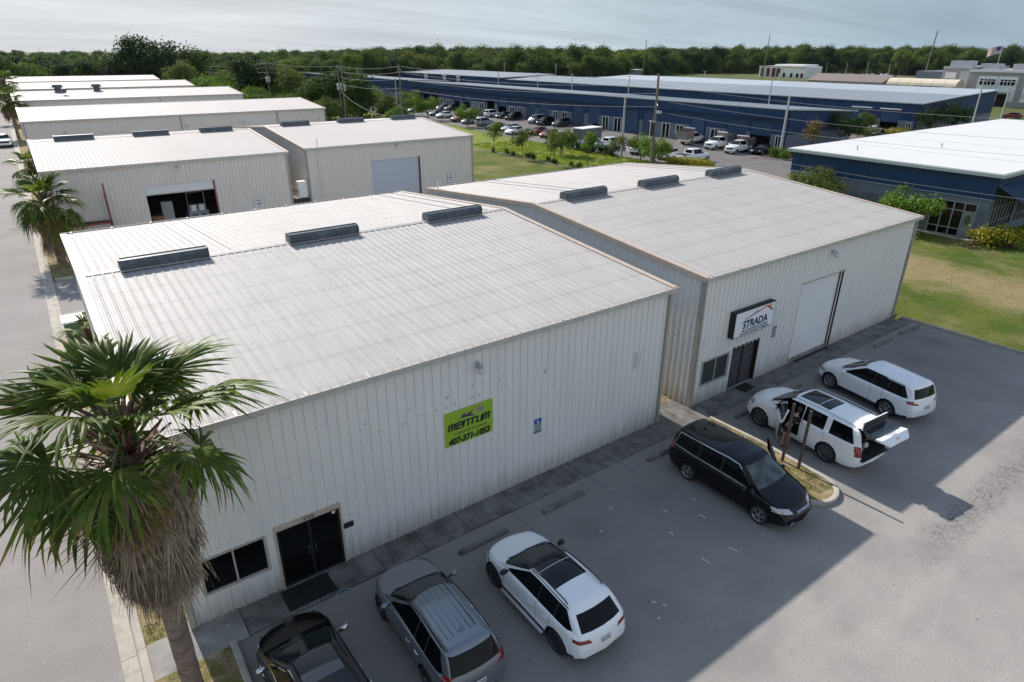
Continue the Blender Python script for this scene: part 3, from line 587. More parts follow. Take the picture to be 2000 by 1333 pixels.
def steel_building(label, x0, x1, y0, depth, eave=6.1, rise=0.98, wallm='wall', roofm='roof', rakem='rake', openings=(), vents=(), ov=0.15, near=True, pw=PW, group=None, back_open=()):
    yr = y0+depth/2; y1 = y0+depth; b = empty('steel_building', (0, 0, 0), 0, label, 'warehouse', group)
    hf = lambda y: eave-0.03+(rise)*(1-abs(y-yr)/(depth/2))
    rib_wall(b, (x0, y0), 0, x1-x0, eave-0.03, wallm, openings=openings, pw=pw)
    rib_wall(b, (x1, y1), math.pi, x1-x0, eave-0.03, wallm, pw=pw)
    rib_wall(b, (x0, y1), -math.pi/2, depth, lambda t: hf(y1-t), wallm, pw=pw, minor=3)
    rib_wall(b, (x1, y0), math.pi/2, depth, lambda t: hf(y0+t), wallm, pw=pw)
    s = rise/(depth/2); ze = eave-ov*s
    rib_roof(b, x0-ov, x1+ov, y0-ov, yr, ze, eave+rise, roofm, minor=1 if near else 2, pw=pw); rib_roof(b, x0-ov, x1+ov, y1+ov, yr, ze, eave+rise, roofm, minor=2, back=True, pw=pw)
    # ridge cap
    mb = MB(); h = 0.035
    mb.add([(x0-ov, yr-0.22, eave+rise-0.22*s+.026), (x0-ov, yr, eave+rise+h), (x0-ov, yr+0.22, eave+rise-0.22*s+.026), (x1+ov, yr-0.22, eave+rise-0.22*s+.026), (x1+ov, yr, eave+rise+h), (x1+ov, yr+0.22, eave+rise-0.22*s+.026)], [(0, 3, 4, 1), (1, 4, 5, 2)])
    mb.build('ridge_cap', roofm, b)
    for yy, sg in ((y0, -1), (y1, 1)):
        g = MB(); yo = yy+sg*(ov-0.03); yi = yo+sg*0.15; zt = ze+0.045; zb = ze-0.13
        lo, hi = min(yo, yi), max(yo, yi)
        # open box gutter: back, floor, front with a lip
        g.box(x0-ov, x1+ov, lo, lo+0.006, zb, zt-(0 if sg < 0 else 0.05)); g.box(x0-ov, x1+ov, hi-0.006, hi, zb, zt-(0.05 if sg < 0 else 0)); g.box(x0-ov, x1+ov, lo+.006, hi-.006, zb, zb+0.008)
        fr = lo if sg < 0 else hi; g.box(x0-ov, x1+ov, fr-0.010, fr+0.018, zt-0.002, zt+0.014)
        for xe in (x0-ov, x1+ov-0.006): g.box(xe, xe+0.006, lo+.006, hi-.006, zb+.008, zt-.004)
        gt = g.build('gutter', 'gutter', b)
        if near or sg < 0:
            nst = max(2, int((x1-x0)/1.83))
            sm = MB().box(-0.035, 0.035, 0, 0.27, 0, 0.015).mesh('gutter_strap', 'gutter')
            for k in range(nst+1):
                q = link('strap', sm, gt, (x0+0.3+k*(x1-x0-0.6)/nst, (fr-0.02) if sg < 0 else fr+.02, zt+0.012), (math.atan(s)*1.0 if sg < 0 else 0, 0, 0 if sg < 0 else math.pi))
        for xe in (x0-0.02, x1-0.12):
            d = MB(); yo2 = yy+sg*0.02; d.box(xe, xe+0.10, min(yo2, yo2+sg*0.09), max(yo2, yo2+sg*0.09), 0.12, ze-0.13); d.build('downspout', 'trim', b)
    for xe, sg in ((x0, -1), (x1, 1)):
        for ya, yb_, nm in ((y0-ov, yr, 1), (y1+ov, yr, 1)):
            r_ = MB(); xo = xe+sg*ov
            for (du, dw) in (): pass
            A = (xo-sg*0.11, ya, ze+0.030); B = (xo-sg*0.11, yb_, eave+rise+0.040)
            r_.bar(A, B, 0.24, 0.045)
            A = (xo+sg*0.005, ya, ze-0.07); B = (xo+sg*0.005, yb_, eave+rise-0.06); r_.bar(A, B, 0.03, 0.20)
            r_.build('rake_trim', rakem if near else 'trim', b)
    for xe, ye in ((x0, y0), (x1, y0), (x0, y1), (x1, y1)):
        c = MB(); sx_ = 1 if xe == x0 else -1; sy = 1 if ye == y0 else -1
        X = sorted((xe-sx_*0.045, xe+sx_*0.14)); Y = sorted((ye-sy*0.045, ye-sy*0.035)); c.box(X[0], X[1], Y[0], Y[1], 0.02, ze-0.05)
        X = sorted((xe-sx_*0.045, xe-sx_*0.035)); Y = sorted((ye-sy*0.034, ye+sy*0.14)); c.box(X[0], X[1], Y[0], Y[1], 0.02, ze-0.05)
        c.build('corner_trim', 'trim', b)
    MB().box(x0+0.01, x1-0.01, y0+0.01, y1-0.01, -0.05, 0.05).build('floor_slab', 'concrete', b)
    bt = MB(); bt.box(x0-0.04, x0+0.0, y0-0.04, y1+0.04, 0, 0.06); 
    for o in vents:
        v = link('ridge_vent', VENT[0], b, (o, yr-0.12, eave+rise+0.02)); link('vent_end', VENT[1], v); link('vent_flashing', VENT[2], v, (0, 0, 0.03))
    return b
def roof_screws(b, x0, x1, y0, depth, eave, rise, rnd, back=False):
    g = random.Random(rnd); V = []; F = []; s = rise/(depth/2); yr = y0+depth/2; y = y0+0.35
    while y < yr-0.3:
        z = eave+s*(y-y0)+0.006; n = int((x1-x0)/PITCH)
        for k in range(n):
            if g.random() < 0.3: continue
            x = x0-0.15+k*PITCH*1.0+0.10+g.uniform(-.01, .01)+(0.10 if g.random() < .5 else 0); r = g.uniform(0.010, 0.030); yy = y+g.uniform(-.02, .02); q = len(V)
            V += [(x-r*.6, yy-r, z-r*s), (x+r*.6, yy-r*.8, z-r*s*.8), (x+r*.7, yy+r, z+r*s), (x-r*.6, yy+r*.8, z+r*s*.8)]; F += [(q, q+1, q+2, q+3)]
        y += 1.52
    me = mesh_np('roof_screws', V, F, mat('rusty screw', (0.10, 0.085, 0.075), 0.8)); o = link('roof_screws', me, b); o['kind'] = 'stuff'
def window(parent, x0, x1, z0, z1, y=0.0, fr=0.05, mull=1, glass='glass', frm='trim', recess=0.05):
    f = MB(); yo = y-0.045
    f.box(x0-fr, x1+fr, yo, y+0.06, z0-fr-0.02, z0); f.box(x0-fr, x1+fr, yo, y+0.06, z1, z1+fr); f.box(x0-fr, x0, yo, y+0.06, z0, z1); f.box(x1, x1+fr, yo, y+0.06, z0, z1)
    for k in range(mull):
        xm = x0+(x1-x0)*(k+1)/(mull+1); f.box(xm-0.025, xm+0.025, yo+0.02, y+0.05, z0, z1)
    w = f.build('window', frm, parent)
    for k in range(mull+1):
        a = x0+(x1-x0)*k/(mull+1)+(0.025 if k else 0); b = x0+(x1-x0)*(k+1)/(mull+1)-(0.025 if k < mull else 0)
        MB().box(a, b, y+0.01, y+0.02, z0, z1).build('pane', glass, w)
    return w
def glass_door(parent, x0, x1, zt, frm, header=None, y=0.0, zb=0.06, glass='glass', jamb=None):
    fr = 0.07; f = MB()
    for a, b in ((x0, x0+fr), (x1-fr, x1), ((x0+x1)/2-fr*.6, (x0+x1)/2+fr*.6)): f.box(a, b, y+0.0, y+0.07, zb, zt-fr)
    f.box(x0, x1, y+0.0, y+0.07, zt-fr, zt); f.box(x0, x1, y-0.01, y+0.08, zb-0.05, zb+0.02)
    d = f.build('entrance_door', frm, parent); xm = (x0+x1)/2
    MB().box(x0+fr, xm-fr*.6, y+0.03, y+0.045, zb+0.02, zt-fr).build('door_pane', glass, d); MB().box(xm+fr*.6, x1-fr, y+0.03, y+0.045, zb+0.02, zt-fr).build('door_pane', glass, d)
    for s in (-1, 1):
        h = MB(); h.tube([(xm+s*0.10, y-0.005, 0.85), (xm+s*0.10, y-0.055, 0.87), (xm+s*0.10, y-0.055, 1.13), (xm+s*0.10, y-0.005, 1.15)], 0.011, 6); h.build('door_handle', 'chrome', d)
    if jamb:
        j = MB(); j.box(x0-0.06, x0, y-0.045, y+0.06, 0, zt+0.0); j.box(x1, x1+0.06, y-0.045, y+0.06, 0, zt); j.build('door_jamb', jamb, parent)
    if header: MB().box(x0-0.06, x1+0.06, y-0.05, y+0.06, zt, zt+0.17).build('door_header', header, parent)
    return d
def barn_light(label, x, y, z):
    t = empty('barn_light', (x, y, z), 0, label, 'wall lamp')
    MB().box(-0.07, 0.07, -0.05, 0.0, -0.06, 0.14).build('bracket', 'equip', t)
    MB().tube([(0, -0.04, 0.08), (0, -0.15, 0.11), (0, -0.24, 0.06)], 0.02, 6).build('arm', 'equip', t)
    MB().cyl((0, -0.24, 0.08), (0, -0.24, -0.06), 0.07, 12, r2=0.09).build('lamp_head', 'equip', t, smooth=40)
    MB().ball((0, -0.24, -0.10), 0.125, 14, 8, sc_=(1, 1, 0.85)).build('globe', mat('frosted globe', (0.62, 0.62, 0.60), 0.25), t, smooth=60)
    return t
# ---- building A (front)
bA = steel_building('low white ribbed steel warehouse nearest the camera with a green sign on its front wall', -18.46, 0.0, 0.0, 22.66,
                    openings=((2.54, 4.40, 0, 2.10), (0.50, 2.22, 0.96, 2.12)), vents=(-15.75, -9.55, -3.05))
roof_screws(bA, -18.3, 0.1, 0, 22.66, 6.1, 0.98, 5)
glass_door(bA, -15.92, -14.06, 2.10, 'black', 'rake', jamb='rake')
window(bA, -17.96+0.04, -16.24-0.04, 1.0, 2.08)
front_text('house_number', '2102', -14.98, 2.20, 0.16, 'black', bA, y=-0.056, bold=0.01)
MB().box(-13.98, -13.68, -0.06, -0.034, 1.26, 1.44).build('letter_plate', 'plastic', bA)
dsc = MB(); dsc.cyl((-14.22, 0.028, 1.97), (-14.22, 0.024, 1.97), 0.06, 12); dsc.build('round_sticker', 'white', bA)
# old lettering marks left on the wall
V = []; F = []; g = random.Random(4)
for i in range(240):
    x = -13.0+7.6*g.random(); zc = 4.42+0.05*(x+13)*0
    if int((x+13)/0.30) % 3 == 2 or noise.noise(Vector((x*1.7, 3, 1))) < -.1: continue
    z = 4.31+.026*(x+13.0)+.03+g.choice([-.22, -.2, .2, .22, g.uniform(-.24, .24)])+g.uniform(-.03, .03); w = g.uniform(0.005, 0.014); h = g.uniform(0.01, 0.055)
    if g.random() < .12: h *= 3
    ph = (x+18.46) % PITCH; yy = -0.0395 if .138 < ph < .166 else -0.004
    if .095 < ph < .215 and yy == -0.004: continue
    q = len(V); V += [(x-w, yy, z-h), (x+w, yy, z-h*.8), (x+w*.7, yy, z+h), (x-w, yy, z+h*.7)]; F.append((q, q+1, q+2, q+3))
o = link('adhesive_marks', mesh_np('adhesive_marks', V, F, mat('old adhesive', (0.15, 0.145, 0.125), 0.9)), bA); o['kind'] = 'stuff'
# wall screws along girts and grime at the base
V = []; F = []
for zz in (0.9, 2.3, 3.7, 5.0, 5.95):
    for k in range(60):
        x = -18.46+k*PITCH+0.09+g.uniform(-.01, .01)
        if (-16 < x < -14 or -18 < x < -16.2) and zz < 2.2: continue
        r = 0.010; q = len(V); V += [(x-r, -.006, zz-r), (x+r, -.006, zz-r), (x+r, -.006, zz+r), (x-r, -.006, zz+r)]; F.append((q, q+1, q+2, q+3))
o = link('wall_screws', mesh_np('wall_screws', V, F, mat('wall screw', (0.20, 0.19, 0.17), 0.8)), bA); o['kind'] = 'stuff'
# green sign
gs = empty('business_sign', (-9.45, -0.045, 3.355), 0, 'lime green sign board reading MENTUM and 407-371-1053', 'sign')
MB().box(-0.93, 0.93, -0.012, 0.008, -0.62, 0.62).build('board', mat('lime green sign paint', (0.30, 0.48, 0.03), 0.5), gs)
def stroke_text(name, glyphs, x0, z0, w, h, th, m, parent, shear=0.25, gap=0.28, y=-0.0185):
    mb = MB(); x = x0
    for gl in glyphs:
        gw = w*(1.25 if gl == 'M' else 1)
        K = {'M': [((0, 0), (0, 1)), ((0, 1), (1, 1)), ((1, 1), (1, 0)), ((.5, 1), (.5, 0))], 'E': [((1, 0), (0, 0)), ((0, 0), (0, 1)), ((0, 1), (1, 1)), ((1, 1), (1, .5)), ((1, .5), (0, .5))],
             'N': [((0, 0), (0, 1)), ((0, 1), (1, 1)), ((1, 1), (1, 0))], 'T': [((0, 1), (1.1, 1)), ((.5, 1), (.5, 0))], 'U': [((0, 1), (0, 0)), ((0, 0), (1, 0)), ((1, 0), (1, 1))]}[gl]
        for a, b in K:
            A = (x+a[0]*gw+a[1]*h*shear, z0+a[1]*h); B = (x+b[0]*gw+b[1]*h*shear, z0+b[1]*h)
            if abs(a[1]-b[1]) < 1e-6:
                l, r_ = min(A[0], B[0])-th*.45, max(A[0], B[0])+th*.45; mb.box(l, r_, y-.002, y+.002, A[1]-th*.36, A[1]+th*.36)
            else:
                lo, hi = (A, B) if A[1] < B[1] else (B, A); mb.quad((lo[0]-th/2, y-.0026, lo[1]-th*.2), (lo[0]+th/2, y-.0026, lo[1]-th*.2), (hi[0]+th/2, y-.0026, hi[1]+th*.2), (hi[0]-th/2, y-.0026, hi[1]+th*.2))
        x += gw*(1+gap) + (0.02 if gl == 'T' else 0)
    return mb.build(name, m, parent)
stroke_text('lettering', 'MENTUM', -0.80, -0.04, 0.175, 0.21, 0.070, 'black', gs, gap=0.42)
link('lettering', text_mesh('407-371-1053', 0.31, 'black', bold=0.05, shear=0.2, width=1.62), gs, (0.0, -0.0165, -0.47), (R(90), 0, 0))
link('lettering', text_mesh('Volleyball Academy', 0.14, mat('violet sign print', (0.12, 0.13, 0.06), 0.5), bold=0.01, width=1.3), gs, (0.05, -0.0165, -0.22), (R(90), 0, 0))
lg = MB()
for poly in ([(-.50, .16), (-.25, .42), (-.16, .47), (-.12, .36), (.22, .52), (-.02, .30), (-.22, .28), (-.30, .33)], [(-.14, .30), (.06, .38), (.27, .22), (.06, .27)]): lg.poly([(x, -0.0165, z) for x, z in poly])
lg.build('logo', mat('purple grey sign print', (0.10, 0.06, 0.13), 0.5), gs)
bl_ = MB(); bl_.cyl((0.42, -0.0145, 0.41), (0.42, -0.0165, 0.41), 0.125, 20); bl_.build('logo_ball', mat('pink sign print', (0.46, 0.27, 0.36), 0.5), gs)
bs = MB()
for dz, w_ in ((-.06, .11), (0, .125), (.06, .11)): bs.box(.42-w_, .42+w_, -.0185, -.0172, .41+dz-.008, .41+dz+.008)
bs.build('logo_ball_seam', mat('dark pink sign print', (0.16, 0.08, 0.11), 0.5), gs)
def hc_sign(label, x, z, y=-0.05, w=0.33, h=0.58):
    t = empty('parking_sign', (x, y, z), 0, label, 'sign')
    MB().box(-w/2, w/2, -0.004, 0.004, -h/2, h/2).build('plate', mat('pale sign plate', (0.36, 0.40, 0.40), 0.4), t)
    MB().box(-w/2, w/2, -0.0065, -0.0045, h*0.16, h/2).build('blue_field', mat('blue sign paint', (0.02, 0.11, 0.38), 0.4), t)
    s = MB(); s.cyl((0, -.007, h*.28), (0, -.009, h*.28), h*.075, 12); s.box(-.012, .012, -.009, -.007, h*.32, h*.43); s.ball((-.0, -.008, h*.45), .016, 6, 4); s.build('wheelchair_symbol', 'white', t)
    q = MB()
    for k, ww in enumerate((.30, .36, .34, .38, .28)): q.box(-ww*w, ww*w, -.0065, -.0045, h*(.08-.07*k)-.008, h*(.08-.07*k)+.008)
    q.build('print', mat('green sign print', (0.06, 0.22, 0.17), 0.5), t)
    MB().box(-w/2, w/2, -0.0065, -0.0045, -h/2, -h/2+.10).build('tow_panel', mat('grey sign panel', (0.14, 0.15, 0.16), 0.5), t)
hc_sign('small blue and white disabled parking sign right of the green board', -6.57, 2.22)
hc_sign('small blue and grey disabled parking sign between the black framed sign and the roller door', 7.81, 2.27, w=0.27)
barn_light('grey barn lamp with round globe above the green sign', -9.1, -0.035, 5.35)
barn_light('small grey barn lamp above the roller door of the second warehouse', 11.72, -0.035, 5.50)
MB().box(-1.78, -1.43, -0.0345, -0.030, 3.1, 3.75).build('repainted_patch', mat('faded patch', (0.60, 0.585, 0.54), 0.7), bA)
# ---- building B (right)
bB = steel_building('white ribbed steel warehouse with roller door and the black framed white STRADA sign', 2.07, 20.53, 0.0, 22.66,
                    openings=((2.68, 4.61, 0, 2.14), (0.52, 2.36, 0.88, 2.12), (7.53, 11.10, 0, 4.25)), vents=(5.45, 11.5, 17.75))
roof_screws(bB, 2.2, 20.6, 0, 22.66, 6.1, 0.98, 6)
M['mglass'] = mat('film covered door glass', (0.085, 0.075, 0.08), 0.25)
gd = glass_door(bB, 4.76, 6.67, 2.14, 'black', None, glass='mglass', y=0.10)
db = MB(); db.box(4.70, 4.76, -.02, .17, 0, 2.2); db.box(6.67, 6.74, -.02, .17, 0, 2.2); db.box(4.70, 6.74, -.02, .17, 2.14, 2.2); db.build('door_frame', 'black', bB)
for xx, cc_ in ((5.25, 1), (6.2, 2)):
    q = MB(); q.box(xx-.28, xx+.25, .125, .128, 1.38, 1.46); q.build('door_print', mat('blue door print', (0.05, 0.08, 0.24), .5), gd)
    q = MB(); q.quad((xx+.02, .124, 1.50), (xx+.05, .124, 1.48), (xx+.22, .124, 1.60), (xx+.16, .124, 1.60)); q.build('door_print', mat('red door print', (0.30, 0.05, 0.03), .5), gd)
window(bB, 2.66, 4.46, 0.94, 2.06, glass=mat('shaded window with blinds', (0.045, 0.055, 0.055), 0.15, stretch=(0.2, 1, 18), var=0.25, vscale=2), frm='trim')
slat_door(bB, 9.61, 13.17, 0.20, 4.25, 0.08)
jb = MB(); jb.box(13.17, 13.52, 0.0, 0.14, 0.0, 4.25); jb.build('door_jamb', 'rust', bB); MB().box(9.56, 9.61, -0.03, 0.14, 0, 4.25).build('door_jamb', 'trim', bB); MB().box(9.56, 13.55, -.042, .14, 4.25, 4.30).build('door_head', 'trim', bB)
MB().box(9.61, 13.2, -0.02, 0.3, 0.0, 0.10).build('door_sill', 'concrete', bB)
V = []; F = []
st = MB(); st.poly([(11.66, -.0355, 5.35), (11.82, -.0355, 5.35), (11.79, -.0355, 4.95), (11.75, -.0355, 4.6), (11.71, -.0355, 4.9)]); 
ss = empty('business_sign', (5.585, -0.045, 3.50), 0, 'black framed white light box sign reading STRADA above the double door', 'sign')
MB().box(-1.47, 1.47, -0.27, 0.0, -0.61, 0.61).build('cabinet', 'black', ss)
MB().box(-1.43, 1.43, -0.280, -0.271, -0.57, 0.57).build('face', mat('white sign face', (0.84, 0.86, 0.88), 0.35), ss)
navy = mat('navy sign print', (0.012, 0.03, 0.10), 0.5); orange = mat('orange sign print', (0.50, 0.09, 0.025), 0.5); sblue = mat('blue sign print', (0.05, 0.09, 0.30), 0.5)
for tx, zz, sz, wd_, bo in (('STRADA', -.08, .50, 1.85, .034), ('AIR CONDITIONING HEATING', -.36, .12, 1.90, .02), ('ELECTRIC SECURITY PLUMBING', -.49, .12, 2.12, .02)):
    link('lettering', text_mesh(tx, sz, navy, bold=bo, width=wd_), ss, (0.06, -0.2845, zz), (R(90), 0, 0))
lg = MB(); y_ = -0.2835
def band(mb, a, b, w0, w1): 
    d = Vector((b[0]-a[0], b[1]-a[1])).normalized(); n = Vector((-d.y, d.x)); mb.poly([(a[0]-n.x*w0, y_, a[1]-n.y*w0), (b[0]-n.x*w1, y_, b[1]-n.y*w1), (b[0]+n.x*w1, y_, b[1]+n.y*w1), (a[0]+n.x*w0, y_, a[1]+n.y*w0)])
band(lg, (-1.2, .07), (0.83, .50), .004, .035); lg.poly([(0.80, y_-.001, .535), (0.86, y_-.001, .535), (1.33, y_-.001, .235), (1.27, y_-.001, .165), (.83, y_-.001, .44)]); lg.box(1.03, 1.13, y_-.002, y_-.001, .36, .54)
band(lg, (-.75, .22), (-.15, .27), .004, .01)
lg.build('logo', orange, ss)
lg = MB(); band(lg, (-.62, .20), (0.18, .42), .003, .03); band(lg, (-.9, .14), (-.3, .30), .003, .018); lg.build('logo', sblue, ss)
# door mats
def doormat(label, x0, x1, y0, y1, z=0.036):
    t = empty('doormat', ((x0+x1)/2, (y0+y1)/2, z), 0, label, 'doormat'); a, b = (x1-x0)/2, (y1-y0)/2
    MB().box(-a, a, -b, b, 0, 0.012).build('base', 'black', t); q = MB(); n = int(2*b/0.05)
    for k in range(n): q.box(-a+.03, a-.03, -b+.02+k*(2*b-.04)/n, -b+.02+k*(2*b-.04)/n+.022, .0121, .02)
    q.build('ribs', 'plastic', t); return t
doormat('large black rubber mat before the door of building 2102', -16.12, -14.72, -0.98, -0.12)
doormat('small black mat before the glass double door under the white sign', 5.3, 6.1, -0.62, -0.06)
sheet('door_ramp', rect(10.1, 13.2, -0.20, -0.01), 0.04, 'black', thick=.04)
# roof pipe at building B's back corner
# wheel stops
ws = empty('wheel_stop', (-10.1, -1.82, 0)); tag(ws, 'concrete wheel stop under the nose of the white crossover', 'wheel stop', 'wheel stops along the front walk')
q = MB(); q.ext([(-0.085, 0), (-0.07, 0.10), (-0.045, 0.125), (0.045, 0.125), (0.07, 0.10), (0.085, 0)], (-0.93, 0, 0.003), (0.93, 0, 0.003)); q.build('beam', 'walk', ws)
q = MB(); q.cyl((-.6, 0, .12), (-.6, 0, .135), .02, 8); q.cyl((.6, 0, .12), (.6, 0, .135), .02, 8); q.build('rebar_pin', 'rust', ws)
for x, y, rz_, lb in ((-6.74, -1.81, 0.02, 'wheel stop of the empty bay between the white crossover and the black minivan'), (-1.55, -1.8, 0, 'wheel stop behind the tail of the black minivan'),
                      (3.9, -1.78, 0.03, 'wheel stop under the nose of the white SUV with its tailgate open'), (7.15, -1.72, -0.03, 'wheel stop between the open white SUV and the closed white SUV'),
                      (16.15, -1.64, -0.02, 'second wheel stop from the grassy right edge'), (19.2, -1.62, -0.05, 'wheel stop nearest the grassy right edge')):
    c = copy_tree(ws); c.location = (x, y, 0); c.rotation_euler = (0, 0, rz_); c['label'] = lb
# ---- buildings C, D (second row)
bD = steel_building('cream steel warehouse with its roller door open onto a dark workshop', -18.46, 0.0, 45.0, 22.66, wallm='wall2', roofm='roofclean',
                    openings=((6.58, 11.85, 0, 4.27),), vents=(-15.2, -9.0, -3.15))
slat_door(bD, -11.88, -6.61, 3.55, 4.27, 45.08)
q = MB(); q.box(-6.61, -6.50, 44.93, 45.1, 0, 4.27); q.build('door_jamb', 'redsteel', bD)
bC = steel_building('cream steel warehouse with a closed white roller door beside the lawn', 2.07, 20.6, 46.0, 22.66, wallm='wall2', roofm='roofclean',
                    openings=((6.5, 11.95, 0, 4.42),), vents=(5.15, 11.5, 18.1))
slat_door(bC, 8.57, 13.9, 0.1, 4.42, 46.08, m=mat('pale grey roller door', (0.52, 0.55, 0.60), .5)); MB().box(13.9, 14.02, 45.93, 46.1, 0, 4.42).build('door_jamb', 'rust', bC)
# interior of the open workshop
q = MB(); q.box(-18.3, -0.2, 67.0, 67.1, 0, 6); q.build('back_partition', 'dark', bD)
def carton(name, lb, cat, x, y, z, sx_, sy, sz, m, lid=True):
    t = empty(name, (x, y, z), random.uniform(-.2, .2), lb, cat); MB().box(-sx_/2, sx_/2, -sy/2, sy/2, 0, sz).build('body', m, t)
    if lid: MB().box(-sx_/2-.01, sx_/2+.01, -sy/2-.01, sy/2+.01, sz+.001, sz+.03).build('lid', m, t)
    return t
carton('storage_bin', 'orange brown bin just inside the open workshop door', 'bin', -11.2, 46.3, 0.05, .9, .8, 1.5, 'tan' if False else mat('orange brown plastic', (0.22, 0.09, 0.04), .6))
carton('storage_bin', 'tall grey bin standing in the dark workshop', 'bin', -10.1, 48.0, 0.05, 0.9, 0.8, 2.3, 'equip')
wc = empty('work_cart', (-7.9, 47.0, 0.05), 0, 'grey equipment cart with drums standing in the dark workshop', 'cart')
MB().box(-.8, .8, -.6, .6, .35, 1.5).build('cabinet', mat('pale blue grey cart', (.22, .25, .28), .5), wc)
for s in (-1, 1):
    MB().cyl((s*.35, -.3, 1.5), (s*.35, -.3, 2.0), .3, 14).build('drum', 'white', wc, smooth=40); MB().box(s*.35-.22, s*.35+.22, -.62, -.603, .7, 1.2).build('panel', 'blued', wc)
    MB().cyl((s*.7, -.4, .17), (s*.7, .4, .17), .17, 12).build('wheel', 'black', wc)
q = MB(); q.tube([(-.7, 0, 1.5), (-.7, 0, 3.0), (.7, 0, 3.0), (.7, 0, 1.5)], .04, 6); q.build('frame', 'equip', wc)
rk = empty('steel_rack', (-14.8, 44.0, 0), 0, 'faded red steel rack standing against the cream wall', 'rack')
for s, x in ((0, 0), (1, -2.9)):
    MB().bar((x, 0, 0), (x, 0, 5.0 if s == 0 else 2.6), .12, .12).build('post', 'redsteel', rk); MB().bar((x, .55, 0), (x, .55, 4.2 if s == 0 else 2.6), .12, .12).build('post', 'redsteel', rk)
for z in (1.0, 1.95): MB().bar((.1, 0, z), (-3.0, 0, z), .12, .14).build('beam', 'redsteel', rk)
MB().box(-3, 0, .05, .5, 2.02, 2.07).build('shelf', 'rust', rk)
MB().bar((-.2, .1, 2.07), (-2.9, .35, 2.12), .1, .1).build('pipe', 'black', rk)
carton('waste_bin', 'dark grey bin beside the red steel rack', 'bin', -13.9, 44.2, 0, .8, .7, 1.25, 'plastic')
carton('waste_bin', 'low dark blue bin left of the dark grey bin', 'bin', -15.7, 43.4, 0, .9, .7, .8, mat('navy plastic', (.02, .04, .07), .5))
bf = empty('hand_cart', (-5.2, 44.3, 0), 0, 'grey tubular cart standing outside the open workshop door', 'cart')
q = MB(); q.tube([(-.9, 0, .1), (-.9, 0, 1.35), (.9, 0, 1.45), (.9, 0, .1)], .03, 6); q.tube([(-.9, .5, .1), (-.9, .5, 1.2), (.9, .5, 1.2), (.9, .5, .1)], .03, 6); q.build('frame', 'equip', bf); MB().box(-.9, .9, 0, .5, .5, .54).build('deck', 'equip', bf)
def small_sign(lb, x, y, z, w, h):
    t = empty('notice_sign', (x, y, z), 0, lb, 'sign'); MB().box(-w/2, w/2, -.01, .01, -h/2, h/2).build('plate', 'white', t); MB().box(-w/2-.02, w/2+.02, .011, .02, -h/2-.02, h/2+.02).build('frame', 'plastic', t)
    for k, (ww, c, hh) in enumerate(((.30, 'plastic', .05), (.18, 'plastic', .035), (.38, 'redsteel', .06), (.20, 'blued', .03), (.33, 'blued', .04))):
        MB().box(-ww*w, ww*w, -.014, -.011, h*(.32-.15*k)-hh, h*(.32-.15*k)+hh*.3).build('print', c, t)
small_sign('white notice sign on the cream wall right of the open workshop', -3.08, 44.94, 1.8, .8, 1.05)
small_sign('white notice sign on the cream wall right of the closed roller door', 17.7, 45.94, 1.9, .82, 1.05)
barn_light('small lamp above the open workshop door', -9.2, 44.965, 5.6); barn_light('small lamp above the closed roller door of the cream warehouse', 11.4, 45.965, 5.75)
dv = empty('alley_clutter', (1.0, 45.6, 0), 0, 'dark dumpster with a white refrigerator on top in the alley between the cream warehouses', 'dumpster')
MB().box(-.75, .75, -.1, 1.4, .1, 1.7).build('container', 'plastic', dv); MB().box(-.1, .7, .1, .8, 1.71, 3.2).build('refrigerator', 'white', dv); MB().bar((-.9, .2, 2.6), (.4, .2, 2.1), .08).build('board', 'wood', dv); MB().bar((-.8, .5, 3.0), (.1, .2, 2.3), .08).build('board', 'beige', dv)
q = MB().cyl((3.2, 45.8, 0), (3.2, 45.8, 6.9), .04, 8); o = q.build('vent_pipe', 'white'); tag(o, 'thin white pipe at the left corner of the closed cream warehouse', 'pipe')
o = MB().cyl((2.0, 21.4, 0), (2.0, 21.4, 6.75), .05, 8).build('vent_pipe', 'white'); tag(o, 'thin white pipe at the rear left corner of the STRADA warehouse', 'pipe')
# ---- far rows
rows = ((89.6, 22.6, 21.0, 'third warehouse row back, long cream building behind the open workshop', 2), (134.0, 22.6, 20.6, 'fourth warehouse row back, long pale roof with two dark roof fans', 3), (177.0, 21, 20.2, 'fifth warehouse row back, long pale low roof', 4), (222.0, 21, 19.8, 'farthest warehouse row on the left, long pale low roof', 5))
for y0, d, x1, lb, k in rows:
    ops = ((8.5, 13.5, 0, 4.2), (31, 36.5, 0, 4.2)) if k == 2 else ()
    b = steel_building(lb, -18.46, x1, y0, d, wallm='wall2', roofm='roofclean', near=False, pw=PW if k == 2 else PW*2, openings=ops)
    for a in ops: slat_door(b, -18.46+a[0], -18.46+a[1], .1, 4.2, y0+.08)
    for fx in ((-.2, 13.4, 28.9) if k == 2 else (4.8,)): MB().box(fx-.09, fx+.09, y0-.14, y0-.036, 0, 5.9).build('downspout', 'trim', b)
    if k == 2:
        for fx in (-14.2, .5, 8.2, 19.8): barn_light('small wall lamp under the eave of the third warehouse row, %s' % {-14.2: 'farthest left', .5: 'left of the middle', 8.2: 'right of the middle', 19.8: 'near the right end'}[fx], min(fx, x1-1), y0-.035, 4.6)
for x, y, s, lb in ((-11.0, 144.0, 1.2, 'dark round roof fan on the fourth warehouse row, left one'), (-4.5, 144.2, 1.15, 'dark round roof fan on the fourth warehouse row, right one'), (-10.3, 139.5, .7, 'small dark roof fan just below the left fan')):
    t = empty('roof_fan', (x, y, 6.9), 0, lb, 'roof fan'); MB().cyl((0, 0, 0), (0, 0, .7*s), .5*s, 14).build('base', 'vent', t); MB().cyl((0, 0, .7*s), (0, 0, 1.15*s), .85*s, 14, r2=.6*s).build('hood', 'vent', t)
